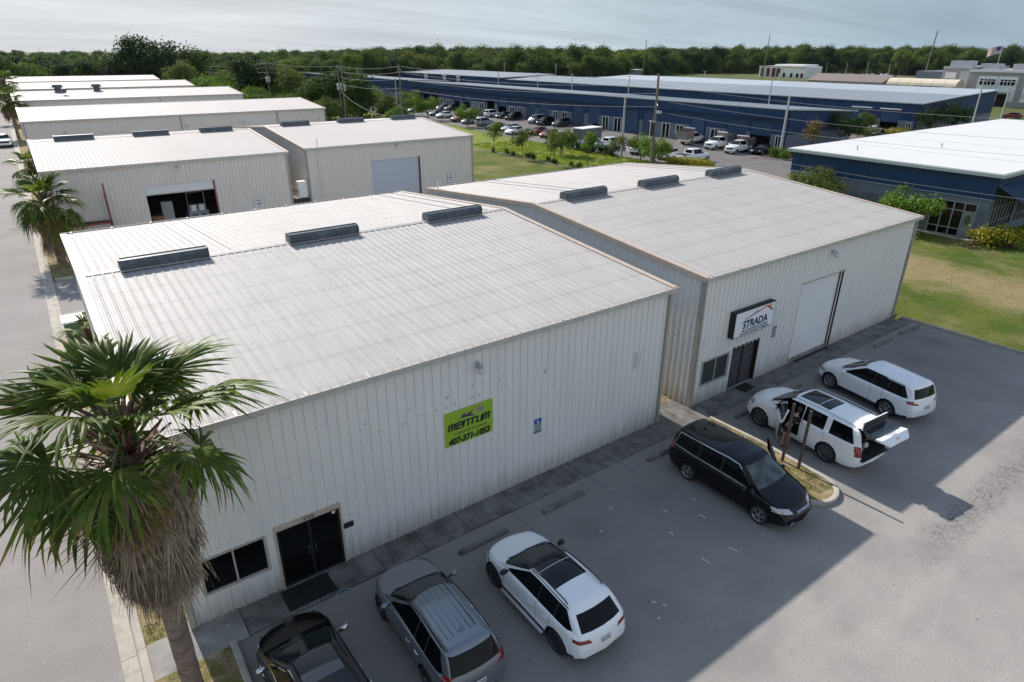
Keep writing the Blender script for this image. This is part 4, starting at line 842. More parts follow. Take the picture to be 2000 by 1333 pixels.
# ---------------------------------------------------------------- blue complex
def ystrip_wall(parent, x, y0, y1, z0, z1, m, name, face=-1, ops=(), rib=0.0, th=0.0):
    """wall in the plane x, seen from -X, with openings (ya, yb, zl, zh)"""
    cuts = sorted(set([y0, y1]+[q for o in ops for q in o[:2] if y0 < q < y1])); last = None
    for a, b in zip(cuts, cuts[1:]):
        mid = (a+b)/2; op = [o for o in ops if o[0] < mid < o[1] and o[3] > z0 and o[2] < z1]
        sp = [(z0, z1)] if not op else [(z0, max(z0, op[0][2])), (min(z1, op[0][3]), z1)]
        for lo, hi in sp:
            if hi-lo < .01: continue
            mb = MB()
            if rib:
                n = max(1, int((b-a)/rib)); w = (b-a)/n; pr = []
                for k in range(n): pr += [(a+k*w, 0), (a+(k+.40)*w, 0), (a+(k+.46)*w, -.05), (a+(k+.60)*w, -.05), (a+(k+.66)*w, 0)]
                pr.append((b, 0)); q = len(pr)
                mb.add([(x+h, y, lo) for y, h in pr]+[(x+h, y, hi) for y, h in pr], [(i, q+i, q+i+1, i+1) for i in range(q-1)])
            else: mb.box(x, x+0.2, a, b, lo, hi)
            last = mb.build(name, m, parent)
    return last
def blue_building(label, x0, x1, y0, y1, ze, zb, doors=(), small=(), fascia=True, pilaster=15.5, right_block=True, roofm='roofblue', bandz=2.7):
    b = empty('blue_building', (0, 0, 0), 0, label, 'building')
    ops = [(d[0], d[1], 0, d[3] if len(d) > 3 else 4.3) for d in doors] + [(s[0], s[1], s[2], s[3]) for s in small]
    ystrip_wall(b, x0+0.0, y0, y1, 0, bandz, 'bluel', 'block_wall', ops=ops)
    ystrip_wall(b, x0-0.01, y0, y1, bandz+.002, ze-0.25, 'blue', 'wall_band', ops=ops, rib=0.6)
    if fascia:
        ystrip_wall(b, x0-0.75, y0-0.3, y1+0.3, ze-1.55, ze-0.1, 'blue', 'fascia', rib=0.45); MB().box(x0-0.74, x0, y0-.3, y1+.3, ze-1.6, ze-1.55).build('soffit', 'blue', b)
    for d in doors:
        st = d[2]; yt = d[3] if len(d) > 3 else 4.3
        lo = 0.0 if st == 'shut' else (2.2 if st == 'half' else 3.3)
        if st != 'gone': 
            q = MB(); z = lo
            while z < yt-.02:
                z2 = min(z+.3, yt); q.quad((x0+.12, d[0], z), (x0+.12, d[1], z), (x0+.09, d[1], (z+z2)/2), (x0+.09, d[0], (z+z2)/2)); q.quad((x0+.09, d[0], (z+z2)/2), (x0+.09, d[1], (z+z2)/2), (x0+.12, d[1], z2), (x0+.12, d[0], z2)); z = z2
            q.build('roller_door', 'blued', b)
        if st != 'shut': MB().box(x0+3, x0+3.2, d[0]-1, d[1]+1, 0, yt).build('inner_wall', 'dark', b); MB().box(x0+.3, x0+3, d[0]-1, d[0]-.9, 0, yt).build('inner_wall', 'dark', b); MB().box(x0+.3, x0+3, d[1]+.9, d[1]+1, 0, yt).build('inner_wall', 'dark', b)
    for s in small:
        f = MB(); a, c, z0, z1 = s[:4]; w = .10
        f.box(x0-.06, x0+.08, a, a+w, z0, z1); f.box(x0-.06, x0+.08, c-w, c, z0, z1); f.box(x0-.06, x0+.08, a+w, c-w, z1-w, z1); f.box(x0-.06, x0+.08, (a+c)/2-w/2, (a+c)/2+w/2, z0, z1-w)
        if z0 > .3: f.box(x0-.06, x0+.08, a+w, c-w, z0, z0+w)
        wv = f.build('window' if z0 > .3 else 'door', 'white', b); MB().box(x0+.05, x0+.06, a+w, c-w, z0+.02, z1-w).build('pane', 'glass', wv)
    y = y0+.2
    while y < y1:
        MB().box(x0-.10, x0-.02, y-.12, y+.12, 0, ze-(1.6 if fascia else .3)).build('downspout', 'blue', b); y += pilaster
    # roof
    r = MB(); ov = .85 if fascia else .25
    r.add([(x0-ov, y0-.35, ze-.02), (x0-ov, y1+.35, ze-.02), (x1+.3, y1+.35, zb), (x1+.3, y0-.35, zb), (x0-ov, y0-.35, ze-.14), (x0-ov, y1+.35, ze-.14), (x1+.3, y1+.35, zb-.14), (x1+.3, y0-.35, zb-.14)], [(0, 3, 2, 1), (4, 5, 6, 7), (0, 1, 5, 4), (1, 2, 6, 5), (2, 3, 7, 6), (3, 0, 4, 7)]); r.build('roof', roofm, b)
    g = MB(); g.bar((x0-ov-.08, y0-.4, ze-.04), (x0-ov-.08, y1+.4, ze-.04), .16, .18); g.bar((x0-ov, y0-.42, ze-.04), (x1+.3, y0-.42, zb-.04), .10, .20); g.build('gutter', mat('pale blue grey gutter', (.46, .50, .50), .4), b)
    # standing seams
    sm = MB(); y = y0+1
    while y < y1: sm.add([(x0-ov, y-.03, ze), (x0-ov, y+.03, ze), (x1+.3, y+.03, zb+.02), (x1+.3, y-.03, zb+.02), (x0-ov, y, ze+.022), (x1+.3, y, zb+.042)], [(0, 4, 5, 3), (4, 1, 2, 5)]); y += 1.5 if y < 90 else 4
    sm.build('roof_seams', roofm, b)['kind'] = 'stuff'
    # end wall facing -Y and back
    pr = []; n = int((x1-x0)/.6)
    for lo, hi, m_, nm, off in ((0, bandz, 'bluel', 'end_block_wall', 0), (bandz+.002, None, 'blue', 'end_wall', -.01)):
        q = MB()
        if hi: q.box(x0, x1, y0-.02, y0+.2, lo, hi)
        else:
            for k in range(n):
                a = x0+k*(x1-x0)/n; w = (x1-x0)/n; zt = lambda x: ze-.14+(zb-ze)*(x-x0)/(x1-x0)
                for u0, u1, h0, h1 in ((0, .55, 0, 0), (.55, .62, 0, .05), (.62, .86, .05, .05), (.86, .93, .05, 0), (.93, 1, 0, 0)):
                    A, B = a+u0*w, a+u1*w; q.quad((A, y0-.03-h0, lo), (B, y0-.03-h1, lo), (B, y0-.03-h1, zt(B)), (A, y0-.03-h0, zt(A)))
        q.build(nm, m_, b)
    MB().box(x1-.2, x1, y0, y1, 0, min(ze, zb)-.2).build('back_wall', 'bluel', b); MB().box(x0, x1, y1-.2, y1, 0, min(ze, zb)-.2).build('end_block_wall', 'bluel', b)
    return b
F1d = [(46.2, 50.0, 'half'), (50.8, 54.5, 'shut'), (58.8, 62.4, 'shut'), (70.4, 73.6, 'shut'), (74.4, 78.2, 'shut'), (85.5, 88.8, 'shut'), (90.5, 94.0, 'shut'), (101.5, 105.2, 'shut'), (106.5, 109.9, 'shut'), (117.8, 121.3, 'half'), (122.9, 126.1, 'open'), (133.9, 137.4, 'half'), (138.9, 141.7, 'half'), (150.4, 153.5, 'open'), (154.9, 158.5, 'open')]
F1d = [(a, b, s, 4.3) for a, b, s in F1d]
F1s = [(44.2, 45.3, 0.05, 2.5), (56, 57.8, 0.9, 2.5), (63.7, 65.4, .9, 2.5), (66.8, 68.7, .05, 2.6), (79.2, 81.2, .05, 2.6), (82.7, 84.5, .05, 2.6), (95.4, 97.2, .05, 2.6), (98.6, 100.2, .9, 2.5), (111.5, 113.2, .05, 2.6), (114.5, 116.5, .9, 2.5), (127.5, 129.4, .05, 2.6), (130.7, 132.4, .05, 2.6), (143.6, 145.7, .9, 2.5), (147.1, 149.0, .05, 2.6)]
blue_building('long dark blue building with a row of roller doors facing the busy parking lot', 76.8, 95.9, 43.5, 165, 6.55, 5.5, F1d, F1s)
blue_building('dark blue building carrying on the row beyond the big dark tree', 79, 97, 178, 232, 6.4, 5.6, [(184, 188, 'shut', 4.2), (196, 200, 'open', 4.2), (205, 209, 'shut', 4.2)], [(190, 192, .05, 2.5)])
blue_building('farthest blue building at the end of the lot behind the white box truck', 79, 95, 240, 292, 6.3, 5.6, [(246, 250, 'shut', 4.2), (254, 258, 'open', 4.2), (266, 270, 'shut', 4.2), (276, 280, 'shut', 4.2)], [(261, 263, .05, 2.5)])
f2 = blue_building('second blue building with two open bays behind the long blue one', 117, 134.5, 42.2, 173, 5.85, 6.75, [(44.9+.6, 49.0, 'half', 4.4), (51.0, 54.6, 'half', 4.4)], [(43.0, 44.0, .05, 2.4)], fascia=False, pilaster=7.7)
for a, c in ((45.3, 49.2), (50.8, 54.8)): MB().box(116.5, 116.98, a, c, 4.5, 4.7).build('door_canopy', 'white', f2)
blue_building('blue building with a paler roof joined behind the second blue building', 134.8, 151, 42.2, 150, 6.7, 7.3, [], [], fascia=False, roofm=mat('pale blue grey metal roof', (.42, .46, .50), .5, var=.05, vscale=.2))
blue_building('wide blue building with grey roof behind the left half of the long blue one', 124, 148, 186, 268, 5.85, 6.6, [], [], fascia=False, pilaster=7.7)
for x in (126.3, 126.9, 127.6): pass
for k, (x, y) in enumerate(((95, 189), (98, 182), (99.5, 176))):
    t = empty('roof_stack', (x, y, 5.3), 0, ['tall pale roof stack at the left end of the long blue building', 'pale roof stack, middle of the three at the left end of the long blue roof', 'shorter pale roof stack, rightmost of three at the left end of the blue roof'][k], 'roof stack')
    MB().cyl((0, 0, 0), (0, 0, 2.0-.3*k), .5, 10).build('pipe', 'cpole', t); MB().cyl((0, 0, 2.0-.3*k), (0, 0, 2.4-.3*k), .75, 10, r2=.6).build('cap', 'cpole', t)
# building G: white roof, dark blue metal band, stone and glass below
G = empty('office_building', (0, 0, 0), 0, 'low building with white roof, dark blue metal band and glass front at the right edge', 'building')
ops = [(4.85, 8.35, 0, 2.92)]
ystrip_wall(G, 44.0, 4.0, 22.1, 2.92, 3.6, 'bluel', 'lintel_band'); ystrip_wall(G, 44.0, 4.0, 22.1, 0, 2.92, 'bluel', 'block_wall', ops=ops)
# metal band as single ribbed panels
n = 45; w = (22.15-3.9)/n
pm_ = MB()
for (u0, u1, h0, h1) in ((0, .78, 0, 0), (.78, .82, 0, .045), (.82, .94, .045, .045), (.94, .98, .045, 0), (.98, 1, 0, 0)): pm_.quad((-h0, u0*w, 0), (-h1, u1*w, 0), (-h1, u1*w, 2.05), (-h0, u0*w, 2.05))
pme = pm_.mesh('wall_panel', 'blue')
for k in range(n): link('wall_panel', pme, G, (43.93, 3.9+k*w, 3.45))
pme2 = pm_.mesh('wall_panel', 'blue')
for k in range(int(20/w)): link('wall_panel', pme2, G, (44.0+k*w, 3.86, 3.45), (0, 0, -math.pi/2))
o = MB().box(43.86, 43.92, 3.85, 22.2, 3.40, 3.47).build('drip_edge', mat('pale edge trim', (.30, .36, .44), .4), G)
# stone facing: rough blocks
sb = [MB() for _ in range(4)]
g = random.Random(12)
for q in sb:
    vs = []
    pts = [(0, -.16, -.09), (0, .16, -.09), (0, .17, .08), (0, .03, .10), (0, -.15, .09)]
    pts = [(0, p[1]*g.uniform(.8, 1.05), p[2]*g.uniform(.8, 1.05)) for p in pts]; top = [(-.05-g.uniform(0, .04), p[1]*.6, p[2]*.6) for p in pts]
    q.add(pts+top, [(i, (i+1) % 5, 5+(i+1) % 5, 5+i) for i in range(5)]+[(5, 6, 7, 8, 9)])
sme = [q.mesh('stone', 'bluest') for q in sb]
cnt = 0
for iy in range(52):
    for iz in range(11):
        y = 8.7+iy*.25+(iz % 2)*.12; z = .4+iz*.20
        if y > 22: continue
        if cnt >= 290: break
        if z < 1.0 and y > 14: continue
        cnt += 1; link('stone', g.choice(sme), G, (44.0, y+g.uniform(-.02, .02), z+g.uniform(-.015, .015)), (g.uniform(-.15, .15), 0, 0))
for iy in range(3):
    for iz in range(12): link('stone', g.choice(sme), G, (44.0, 4.18+iy*.24+(iz % 2)*.05, .35+iz*.20), (g.uniform(-.15, .15), 0, 0))
MB().box(43.93, 44.0, 4.0, 4.85, 0, .45).build('plinth', 'blue', G)
sf = empty('storefront'); sf.parent = G
fr = MB()
for y in (4.85, 5.75, 6.58, 7.42, 8.28): fr.box(44.0, 44.10, y, y+.07, 0, 2.92)
for z in (0.0, .62, 2.18, 2.85): fr.box(44.01, 44.09, 4.92, 8.28, z, z+.06)
fo = fr.build('storefront_frame', 'cpole', sf)
for a, c in ((4.92, 5.75), (5.82, 6.58), (6.65, 7.42), (7.49, 8.28)):
    for z0, z1 in ((.06, .62), (.68, 2.18), (2.24, 2.85)): MB().box(44.06, 44.07, a, c, z0, z1).build('pane', 'glass', fo)
q = MB(); 
q.box(44.045, 44.055, 4.95, 5.72, .1, 2.15); q.build('blind', mat('pale green poster', (.22, .27, .25), .4), fo)
q = MB(); q.add([(44.04, 5.33+.26*math.cos(a*.524), 1.5+.45*math.sin(a*.524)) for a in range(12)], [tuple(range(12))]); q.build('oval_print', mat('green oval print', (.09, .12, .04), .4), fo)
q = MB(); q.box(44.3, 44.6, 6.0, 6.3, .1, 2.6); q.box(44.4, 44.7, 6.8, 7.0, .1, 2.4); q.build('curtain', 'sand', fo)
# side wall with tall windows, sloped awning
q = MB(); q.box(44.2, 62, 4.0, 4.2, 0, .7); q.box(44.2, 44.7, 4.0, 4.2, .7, 3.45); q.box(49.6, 50.3, 4.0, 4.2, .7, 3.45); q.box(56, 62, 4.0, 4.2, .7, 3.45); q.build('block_wall', 'bluel', G)
q = MB()
for k in range(8): q.box(44.7+k*.7, 44.76+k*.7, 3.98, 4.06, .7, 3.4)
for k in range(8): q.box(50.3+k*.72, 50.36+k*.72, 3.98, 4.06, .7, 3.4)
for z in (.7, 1.4, 2.6): q.box(44.7, 49.6, 3.985, 4.055, z, z+.05); q.box(50.3, 55.4, 3.985, 4.055, z, z+.05)
fw2 = q.build('window', 'cpole', G); MB().box(44.7, 49.6, 4.08, 4.1, .7, 3.4).build('pane', 'glass', fw2); MB().box(50.3, 56, 4.08, 4.1, .7, 3.4).build('pane', 'glass', fw2)
aw = MB(); x0, x1 = 43.7, 60; aw.add([(x0, 3.8, 4.7), (x1, 3.8, 4.7), (x1, 1.4, 3.1), (x0+1.0, 1.4, 3.1), (x0, 3.8, 4.6), (x1, 3.8, 4.6), (x1, 1.4, 3.0), (x0+1, 1.4, 3.0)], [(0, 1, 2, 3), (7, 6, 5, 4), (3, 2, 6, 7), (0, 3, 7, 4)]); a_ = aw.build('awning', 'blue', G)
q = MB()
for k in range(32):
    x = x0+.35+k*.5; t0 = 0 ; xb = max(x, x0+1.0) if x < x0+1 else x
    q.bar((x, 3.75, 4.70), (x, 1.45+(max(0, x0+1.0-x))*2.3, 3.15+(max(0, x0+1.0-x))*1.55), .05, .05)
q.bar((x0, 3.8, 4.72), (x0+1.0, 1.4, 3.12), .22, .08); q.bar((x0, 3.8, 4.74), (x1, 3.8, 4.74), .16, .1); q.build('seam', 'blued', a_)
rf = MB(); rf.box(43.55, 98, 3.55, 22.5, 5.40, 5.62); rf.build('roof', 'roofwhite', G)
q = MB(); q.box(43.38, 43.55, 3.4, 22.6, 5.30, 5.56); q.box(43.55, 98, 3.38, 3.55, 5.30, 5.56); q.build('gutter', mat('pale green grey gutter', (.40, .46, .43), .4), G)
q = MB(); q.box(52, 52.04, 3.6, 22.4, 5.62, 5.635); q.box(62, 62.04, 3.6, 22.4, 5.62, 5.635); q.build('roof_joint', 'equip', G)
MB().box(44.2, 97.5, 21.9, 22.1, 0, 5.4).build('back_wall', 'bluel', G)
for x, y, lb in ((56.5, 13.6, 'small vent pipe near the middle of the flat white roof'), (47.3, 17.5, 'small vent pipe near the left edge of the flat white roof')):
    t = empty('roof_vent_pipe', (x, y, 5.62), 0, lb, 'vent pipe'); MB().cyl((0, 0, 0), (0, 0, .35), .06, 8).build('pipe', 'equip', t); MB().cyl((0, 0, .35), (0, 0, .42), .09, 8, r2=.05).build('cap', 'plastic', t)
# ---------------------------------------------------------------- far right buildings
K = empty('tilt_wall_building', (0, 0, 0), 0, 'pinkish grey commercial building with white framed windows at the far right', 'building')
def wallbox(nm, x0, x1, y0, y1, z0, z1, m, p): return MB().box(x0, x1, y0, y1, z0, z1).build(nm, m, p)
wallbox('front_block', 215, 250, 40, 72.4, 0, 9.9, 'pinkw', K); wallbox('side_block', 217, 245, 72.42, 80.6, 0, 10.6, 'pinkw', K); wallbox('rear_block', 222, 260, 80.62, 90.5, 0, 9.0, 'bluel', K)
wallbox('parapet_band', 214.8, 215, 40, 72.4, 9.3, 9.95, 'white', K); wallbox('parapet_band', 216.8, 217, 72.45, 80.6, 10.0, 10.65, 'equip', K)
for i, (a, b) in enumerate(((68.9, 65.0), (63.6, 60.0), (57.0, 53))):
    q = wallbox('window_surround', 214.85, 214.99, b-.6, a+.6, 1.5, 8.2, 'white', K)
    f = MB().box(214.7, 214.84, b, a, 5.9, 7.4).build('window', 'glass', K)
    s = MB()
    for k in range(1, 4): s.box(214.6, 214.69, b+(a-b)*k/4-.08, b+(a-b)*k/4+.08, 5.9, 7.4)
    s.box(214.6, 214.69, b, a, 6.8, 6.95); s.build('muntin', 'white', f)
wallbox('wall_panel', 216.85, 216.99, 76.6, 79.6, 7.2, 9.0, 'white', K); wallbox('wall_panel', 216.85, 216.99, 76.6, 79.6, 4.0, 6.4, 'white', K); wallbox('wall_panel', 216.85, 216.99, 72.8, 75.6, 4.2, 9.6, 'equip', K)
wallbox('door_canopy', 212, 214.6, 60.5, 64, 3.6, 4.0, 'green_box', K); wallbox('entrance', 214.7, 214.85, 61, 63.6, 0, 3.4, 'glass', K)
for k, (y, l, lb) in enumerate(((78, 6, 'left'), (70, 5, 'middle'), (59, 10, 'right'))):
    t = empty('rooftop_unit', (224, y, 9.9 if k else 10.6), 0, 'grey rooftop unit on the pinkish building, %s one' % lb, 'rooftop unit'); MB().box(-2, 2, -l/2, l/2, 0, 1.6).build('casing', 'equip', t); MB().cyl((0, 0, 1.6), (0, 0, 1.9), .7, 10).build('fan', 'plastic', t)
# barrel canopies
cn = empty('fabric_canopy', (228, 0, 2.0), 0, 'row of cream barrel shaped canopies in front of the pinkish building', 'canopy')
for k in range(6):
    y = 72.8+k*3.4; q = MB(); L_ = []
    for i in range(9):
        a = math.pi*i/8; L_.append((3.0*math.cos(a), 1.9*math.sin(a)))
    vs = [(p[0]-16, y, 3.2+p[1]) for p in L_]+[(p[0]-16, y+3.3, 3.2+p[1]) for p in L_]
    q.add(vs, [(i, i+1, 10+i, 9+i) for i in range(8)]+[tuple(range(9)), tuple(range(17, 8, -1))]); q.build('canopy_bay', 'sand', cn)
    MB().box(-18.9, -18.7, y, y+.2, -2, 3.2).build('post', 'equip', cn)
# brown hut roof, white building, red brick, flat sheds
def gable(name, lb, x0, x1, y0, y1, ze, zr, wm, rm, cat='building', axis='y'):
    t = empty(name, (0, 0, 0), 0, lb, cat); MB().box(x0, x1, y0, y1, 0, ze).build('wall', wm, t); q = MB(); o = .6
    xm = (x0+x1)/2; q.add([(x0-o, y0-o, ze), (x0-o, y1+o, ze), (xm, y1+o, zr), (xm, y0-o, zr), (x1+o, y0-o, ze), (x1+o, y1+o, ze)], [(0, 3, 2, 1), (3, 4, 5, 2), (0, 4, 3), (1, 2, 5)]); q.build('roof', rm, t); return t
hut = gable('hut', 'brown grey roofed low building left of the cream canopies', 286, 305, 132, 166, 2.6, 5.4, 'beige', 'browngrey'); MB().box(283, 285.3, 131, 158, 2.0, 2.3).build('lean_to_roof', 'browngrey', hut)
W = empty('white_building', (0, 0, 0), 0, 'white flat roofed building with reddish doors before the far trees', 'building')
MB().box(374, 392, 221, 253, 0, 6.4).build('front_block', 'white', W); MB().box(380, 396, 226, 246, 6.41, 7.4).build('roof_block', 'white', W)
for k, y in enumerate((250.5, 246.5, 242.5, 239.3)): MB().box(373.8, 373.99, y-1.2, y+1.2, .3, 5.2).build('door', 'rust', W)
for y in (235, 230, 226, 223): MB().box(373.8, 373.99, y-.7, y+.7, .2, 2.6).build('window', 'glass', W)
MB().box(373, 373.7, 221, 253, 6.1, 6.5).build('cornice', 'beige', W)
bk = gable('brick_building', 'red brick buildings with grey roofs before the far trees', 700, 740, 545, 640, 6, 12, 'brick', mat('slate roof', (.10, .12, .17), .8)); 
q = MB(); q.box(690, 699, 560, 575, 0, 9); q.box(690, 699, 615, 630, 0, 9); q.build('wing', 'brick', bk); MB().box(702, 722, 600, 615, 6, 17).build('tower', 'brick', bk)
for lb, x0, x1, y0, y1, z in (('long low shed with white roof left of the white building', 470, 520, 300, 345, 4.2), ('low grey shed with pale roof left of the white roofed shed', 455, 480, 345, 420, 4.0), ('long low building with bright white roof behind the grey blue roofs', 330, 360, 335, 420, 4.6),
                               ('low building with bright white roof, nearer one behind the grey blue roofs', 260, 285, 270, 330, 4.8), ('small white roofed building far left of the brick buildings', 560, 590, 470, 520, 5)):
    t = empty('low_shed', (0, 0, 0), 0, lb, 'shed'); MB().box(x0+.5, x1-.5, y0+.5, y1-.5, 0, z-.3).build('wall', 'beige' if z < 4.3 else 'bluel', t); MB().box(x0, x1, y0, y1, z-.3, z+.1).build('roof', 'roofwhite', t); MB().box(x0-.2, x0, y0, y1, z-.7, z+.12).build('fascia', 'equip', t)
B2 = empty('beige_building', (11.3, 2.5, 0), 0, 'tan building corner at the right edge behind the white roof', 'building'); MB().box(107, 125, 14, 22.9, 0, 9.6).build('wall', 'beige', B2); MB().box(106.7, 125.3, 13.7, 23.2, 9.61, 10.1).build('cornice', 'beige', B2); MB().box(106.85, 106.98, 17, 21, 2, 4).build('window', 'glass', B2)
bt = empty('bus_shelter', (119, 30.5, 0), 0, 'small white framed kiosk beyond the white roof, right of the trees', 'kiosk'); MB().box(-1.6, 1.6, -1.8, 1.8, 0, .4).build('base', 'plastic', bt); MB().box(-1.4, 1.4, -1.6, 1.6, .41, 2.7).build('glazing', 'glass', bt); MB().box(-1.8, 1.8, -2, 2, 2.71, 3.0).build('roof', 'white', bt); MB().box(-1.7, -1.5, -1.9, -1.7, .41, 2.7).build('post', 'white', bt)
# flag
fl = empty('flagpole', (262, 82, 0), 0, 'flagpole flying a striped flag above the pinkish building roofs', 'flagpole'); MB().cyl((0, 0, 0), (0, 0, 17), .14, 8).build('pole', 'cpole', fl)
q = MB(); V0 = []
for k in range(13):
    for i in range(9): V0.append((.5*math.sin(i*.9)*.4, i*.5*1.0+.1, 16.6-k*.2-.03*i*i*.6))
q.add(V0, []); 
for k in range(12):
    for i in range(8): q.f.append((k*9+i, k*9+i+1, (k+1)*9+i+1, (k+1)*9+i)); q.m.append(2 if (k < 6 and i < 3) else (k % 2))
q.build('flag', [mat('flag red', (.38, .05, .06), .8), 'white', mat('flag blue', (.03, .05, .18), .8)], fl)

# ---------------------------------------------------------------- utility poles and wires
def upole(label, x, y, h, transformers=0, lean=0.0, r=.17, arms=(), light=False):
    t = empty('utility_pole', (x, y, 0), 0, label, 'utility pole'); t.rotation_euler = (0, lean, 0)
    MB().cyl((0, 0, -.3), (0, 0, h), r, 10, r2=r*.62).build('post', 'pole', t, smooth=40)
    for z, w in arms:
        MB().bar((0, -w/2, z), (0, w/2, z), .10, .12).build('crossarm', 'pole', t)
        for s in (-1, 0, 1): MB().cyl((0, s*w*.42, z+.06), (0, s*w*.42, z+.28), .05, 6).build('insulator', 'cpole', t)
    for k in range(transformers):
        a = k*math.pi+.5; c = (.42*math.cos(a), .42*math.sin(a))
        m_ = MB(); m_.cyl((c[0], c[1], h-5.0), (c[0], c[1], h-3.9), .26, 12); m_.cyl((c[0], c[1], h-3.9), (c[0], c[1], h-3.8), .28, 12, r2=.15); tt = m_.build('transformer', 'equip', t, smooth=40)
        MB().cyl((c[0], c[1], h-3.8), (c[0], c[1], h-3.5), .05, 6).build('bushing', 'cpole', tt)
    MB().tube([(0, -.1, h-.4), (-.35, -.1, h-.5), (-.4, -.1, h-.9)], .025, 5).build('bracket', 'equip', t)
    return t
mainp = upole('wooden utility pole with equipment boxes rising behind the STRADA warehouse roof', 43.4, 40.6, 12.1, 0, 0.0, .20)
MB().box(-.65, -.25, -.35, .35, 5.2, 6.6).build('equipment_box', 'plastic', mainp); MB().bar((-.45, -.5, 6.8), (-.45, .5, 6.8), .06).build('bracket', 'white', mainp); MB().bar((-.7, 0, 4.9), (-.7, 0, 6.9), .07).build('conduit', 'white', mainp)
MB().tube([(0, 0, 8.6), (-.5, -.6, 8.8), (-.8, -1.0, 8.6)], .04, 5).build('arm', 'equip', mainp); MB().tube([(0, 0, 8.2), (.6, .5, 8.4)], .05, 5).build('arm', 'white', mainp); MB().box(-.3, .1, -.9, -.3, 7.7, 8.0).build('cutout', 'equip', mainp)
MB().tube([(.1, -.21, 0), (.1, -.21, 5.2)], .03, 5).build('conduit', 'plastic', mainp)
PL = [(39, 98.3, 12.2, 0), (37.6, 121.4, 11.7, 1), (39, 126.8, 11.7, 2), (37, 169.5, 11.8, 2), (39, 237, 9.4, 2), (39, 296, 11.1, 2)]
PLn = ['utility pole in front of the blue building wall, left of the grey light pole', 'utility pole with one transformer in front of the big dark tree', 'utility pole with two transformers in front of the big dark tree', 'utility pole with transformers right of the tall narrow tree', 'utility pole with transformers beyond the fourth pale roof', 'leftmost utility pole, under the tallest dark tree']
for (x, y, h, tf), lb in zip(PL, PLn): upole(lb, x, y, h, tf, arms=((h-.5, 1.6),) if tf == 2 else ((h-1, 1.2),))
def wire(a, b, sag, r=.022, n=14):
    pts = []
    for i in range(n+1):
        t = i/n; p = Vector(a).lerp(Vector(b), t); p.z -= sag*4*t*(1-t); pts.append(p)
    return pts
def wires(label, runs, r=.022, m='wire'):
    mb = MB()
    for a, b, s in runs: mb.tube(wire(a, b, s), r, 4)
    tag(mb.build('power_line', m), label, 'power line')
seq = [(43.4, 40.6), (39, 98.3), (39, 126.8), (37, 169.5), (39, 237), (39, 296)]
hts = [(11.9, 11.9, 11.4, 11.5, 9.3, 10.9), (10.9, 10.9, 10.4, 10.4, 8.4, 10), (9.9, 9.8, 9.3, 9.2, 7.5, 9), (8.4, 8.2, 7.9, 7.8, 6.4, 8)]
nm = ['topmost', 'second from the top', 'third from the top', 'lowest']
for i, hh in enumerate(hts):
    wires('%s of the cables strung between the wooden poles on the left' % nm[i], [((*seq[k], hh[k]), (*seq[k+1], hh[k+1]), .8 if k == 0 else .5) for k in range(5)], .014)
for i, (za, zb) in enumerate(((10.9, 10.4), (9.2, 9.1), (7.9, 8.0), (5.2, 4.6))):
    wires('%s of the cables running right past the white roof' % nm[i], [((43.4, 40.6, za), (42.6, -12, zb), .9)], .011)
wires('thin cable slanting down from the pole with two transformers to the cream roof', [((39, 126.8, 6.6), (21.5, 69, 6.4), .8)], .018)
def lpole(label, x, y, h, r=.13, arm=0.0, lean=0.0):
    t = empty('light_pole', (x, y, 0), 0, label, 'light pole'); t.rotation_euler = (0, lean, 0); MB().cyl((0, 0, -.2), (0, 0, h), r*1.15, 8, r2=r*.75).build('post', 'cpole', t, smooth=40)
    if arm: MB().box(-arm, arm, -.1, .1, h, h+.12).build('lamp_head', 'equip', t)
    return t
lpole('pale square light pole at the lot edge left of the main utility pole', 52.6, 54.8, 8.5, .17)
lpole('pale light pole standing in the planted island at the end of the long blue building', 72.2, 41.2, 8.7, .19)
lpole('pale light pole at the lot edge right of the big dark tree', 55.5, 133, 8.6, .16)
for k, (px_, y, h, lb) in enumerate(((97.5, 132, 9.0, 'light pole rising behind the left part of the long blue roof'), (97.5, 118, 9.0, 'brown light pole in front of the long blue roof middle'), (98.5, 99, 9.2, 'light pole behind the middle of the long blue roof'),
                                      (98.5, 152, 8.6, 'short light pole behind the long blue roof, left'), (99, 62, 9.5, 'light pole with lamp head behind the right part of the long blue roof'), (152, 120, 9, 'light pole behind the second blue roof, left'), (152, 95, 9, 'light pole behind the second blue roof, middle'),
                                      (152, 190, 10, 'light pole behind the wide grey roof'), (153, 225, 10, 'light pole behind the left half of the wide grey roof'), (153, 72, 8.2, 'light pole behind the second blue roof, right'))): lpole(lb, px_, y, h, .13, .45)
t = lpole('leaning brown light pole right of the second blue building', 113, 31.5, 10.2, .15, .5, 0); t.rotation_euler = (-.02, .02, 0)
lpole('light pole with lamp heads before the pinkish building', 116, 28.6, 9.0, .14, .5)
for x, y, h, lb in ((300, 284, 21, 'tall thin pole left of centre against the sky'), (334, 223, 23.5, 'tall thin pole before the far trees, middle one'), (266, 107, 22, 'tall leaning pole at the right against the sky')):
    q = upole(lb, x, y, h, 0, 0, .3); q.rotation_euler = (0.03, 0.05 if x == 266 else .01, 0)
for k in range(14):
    x = 450+(k % 2)*40; y = 208+k*7.2
    lpole('twin headed light pole in the far car park', x, y, 7.6+(k % 3)*.4, .16, 1.1)['group'] = 'light poles in the far car park'
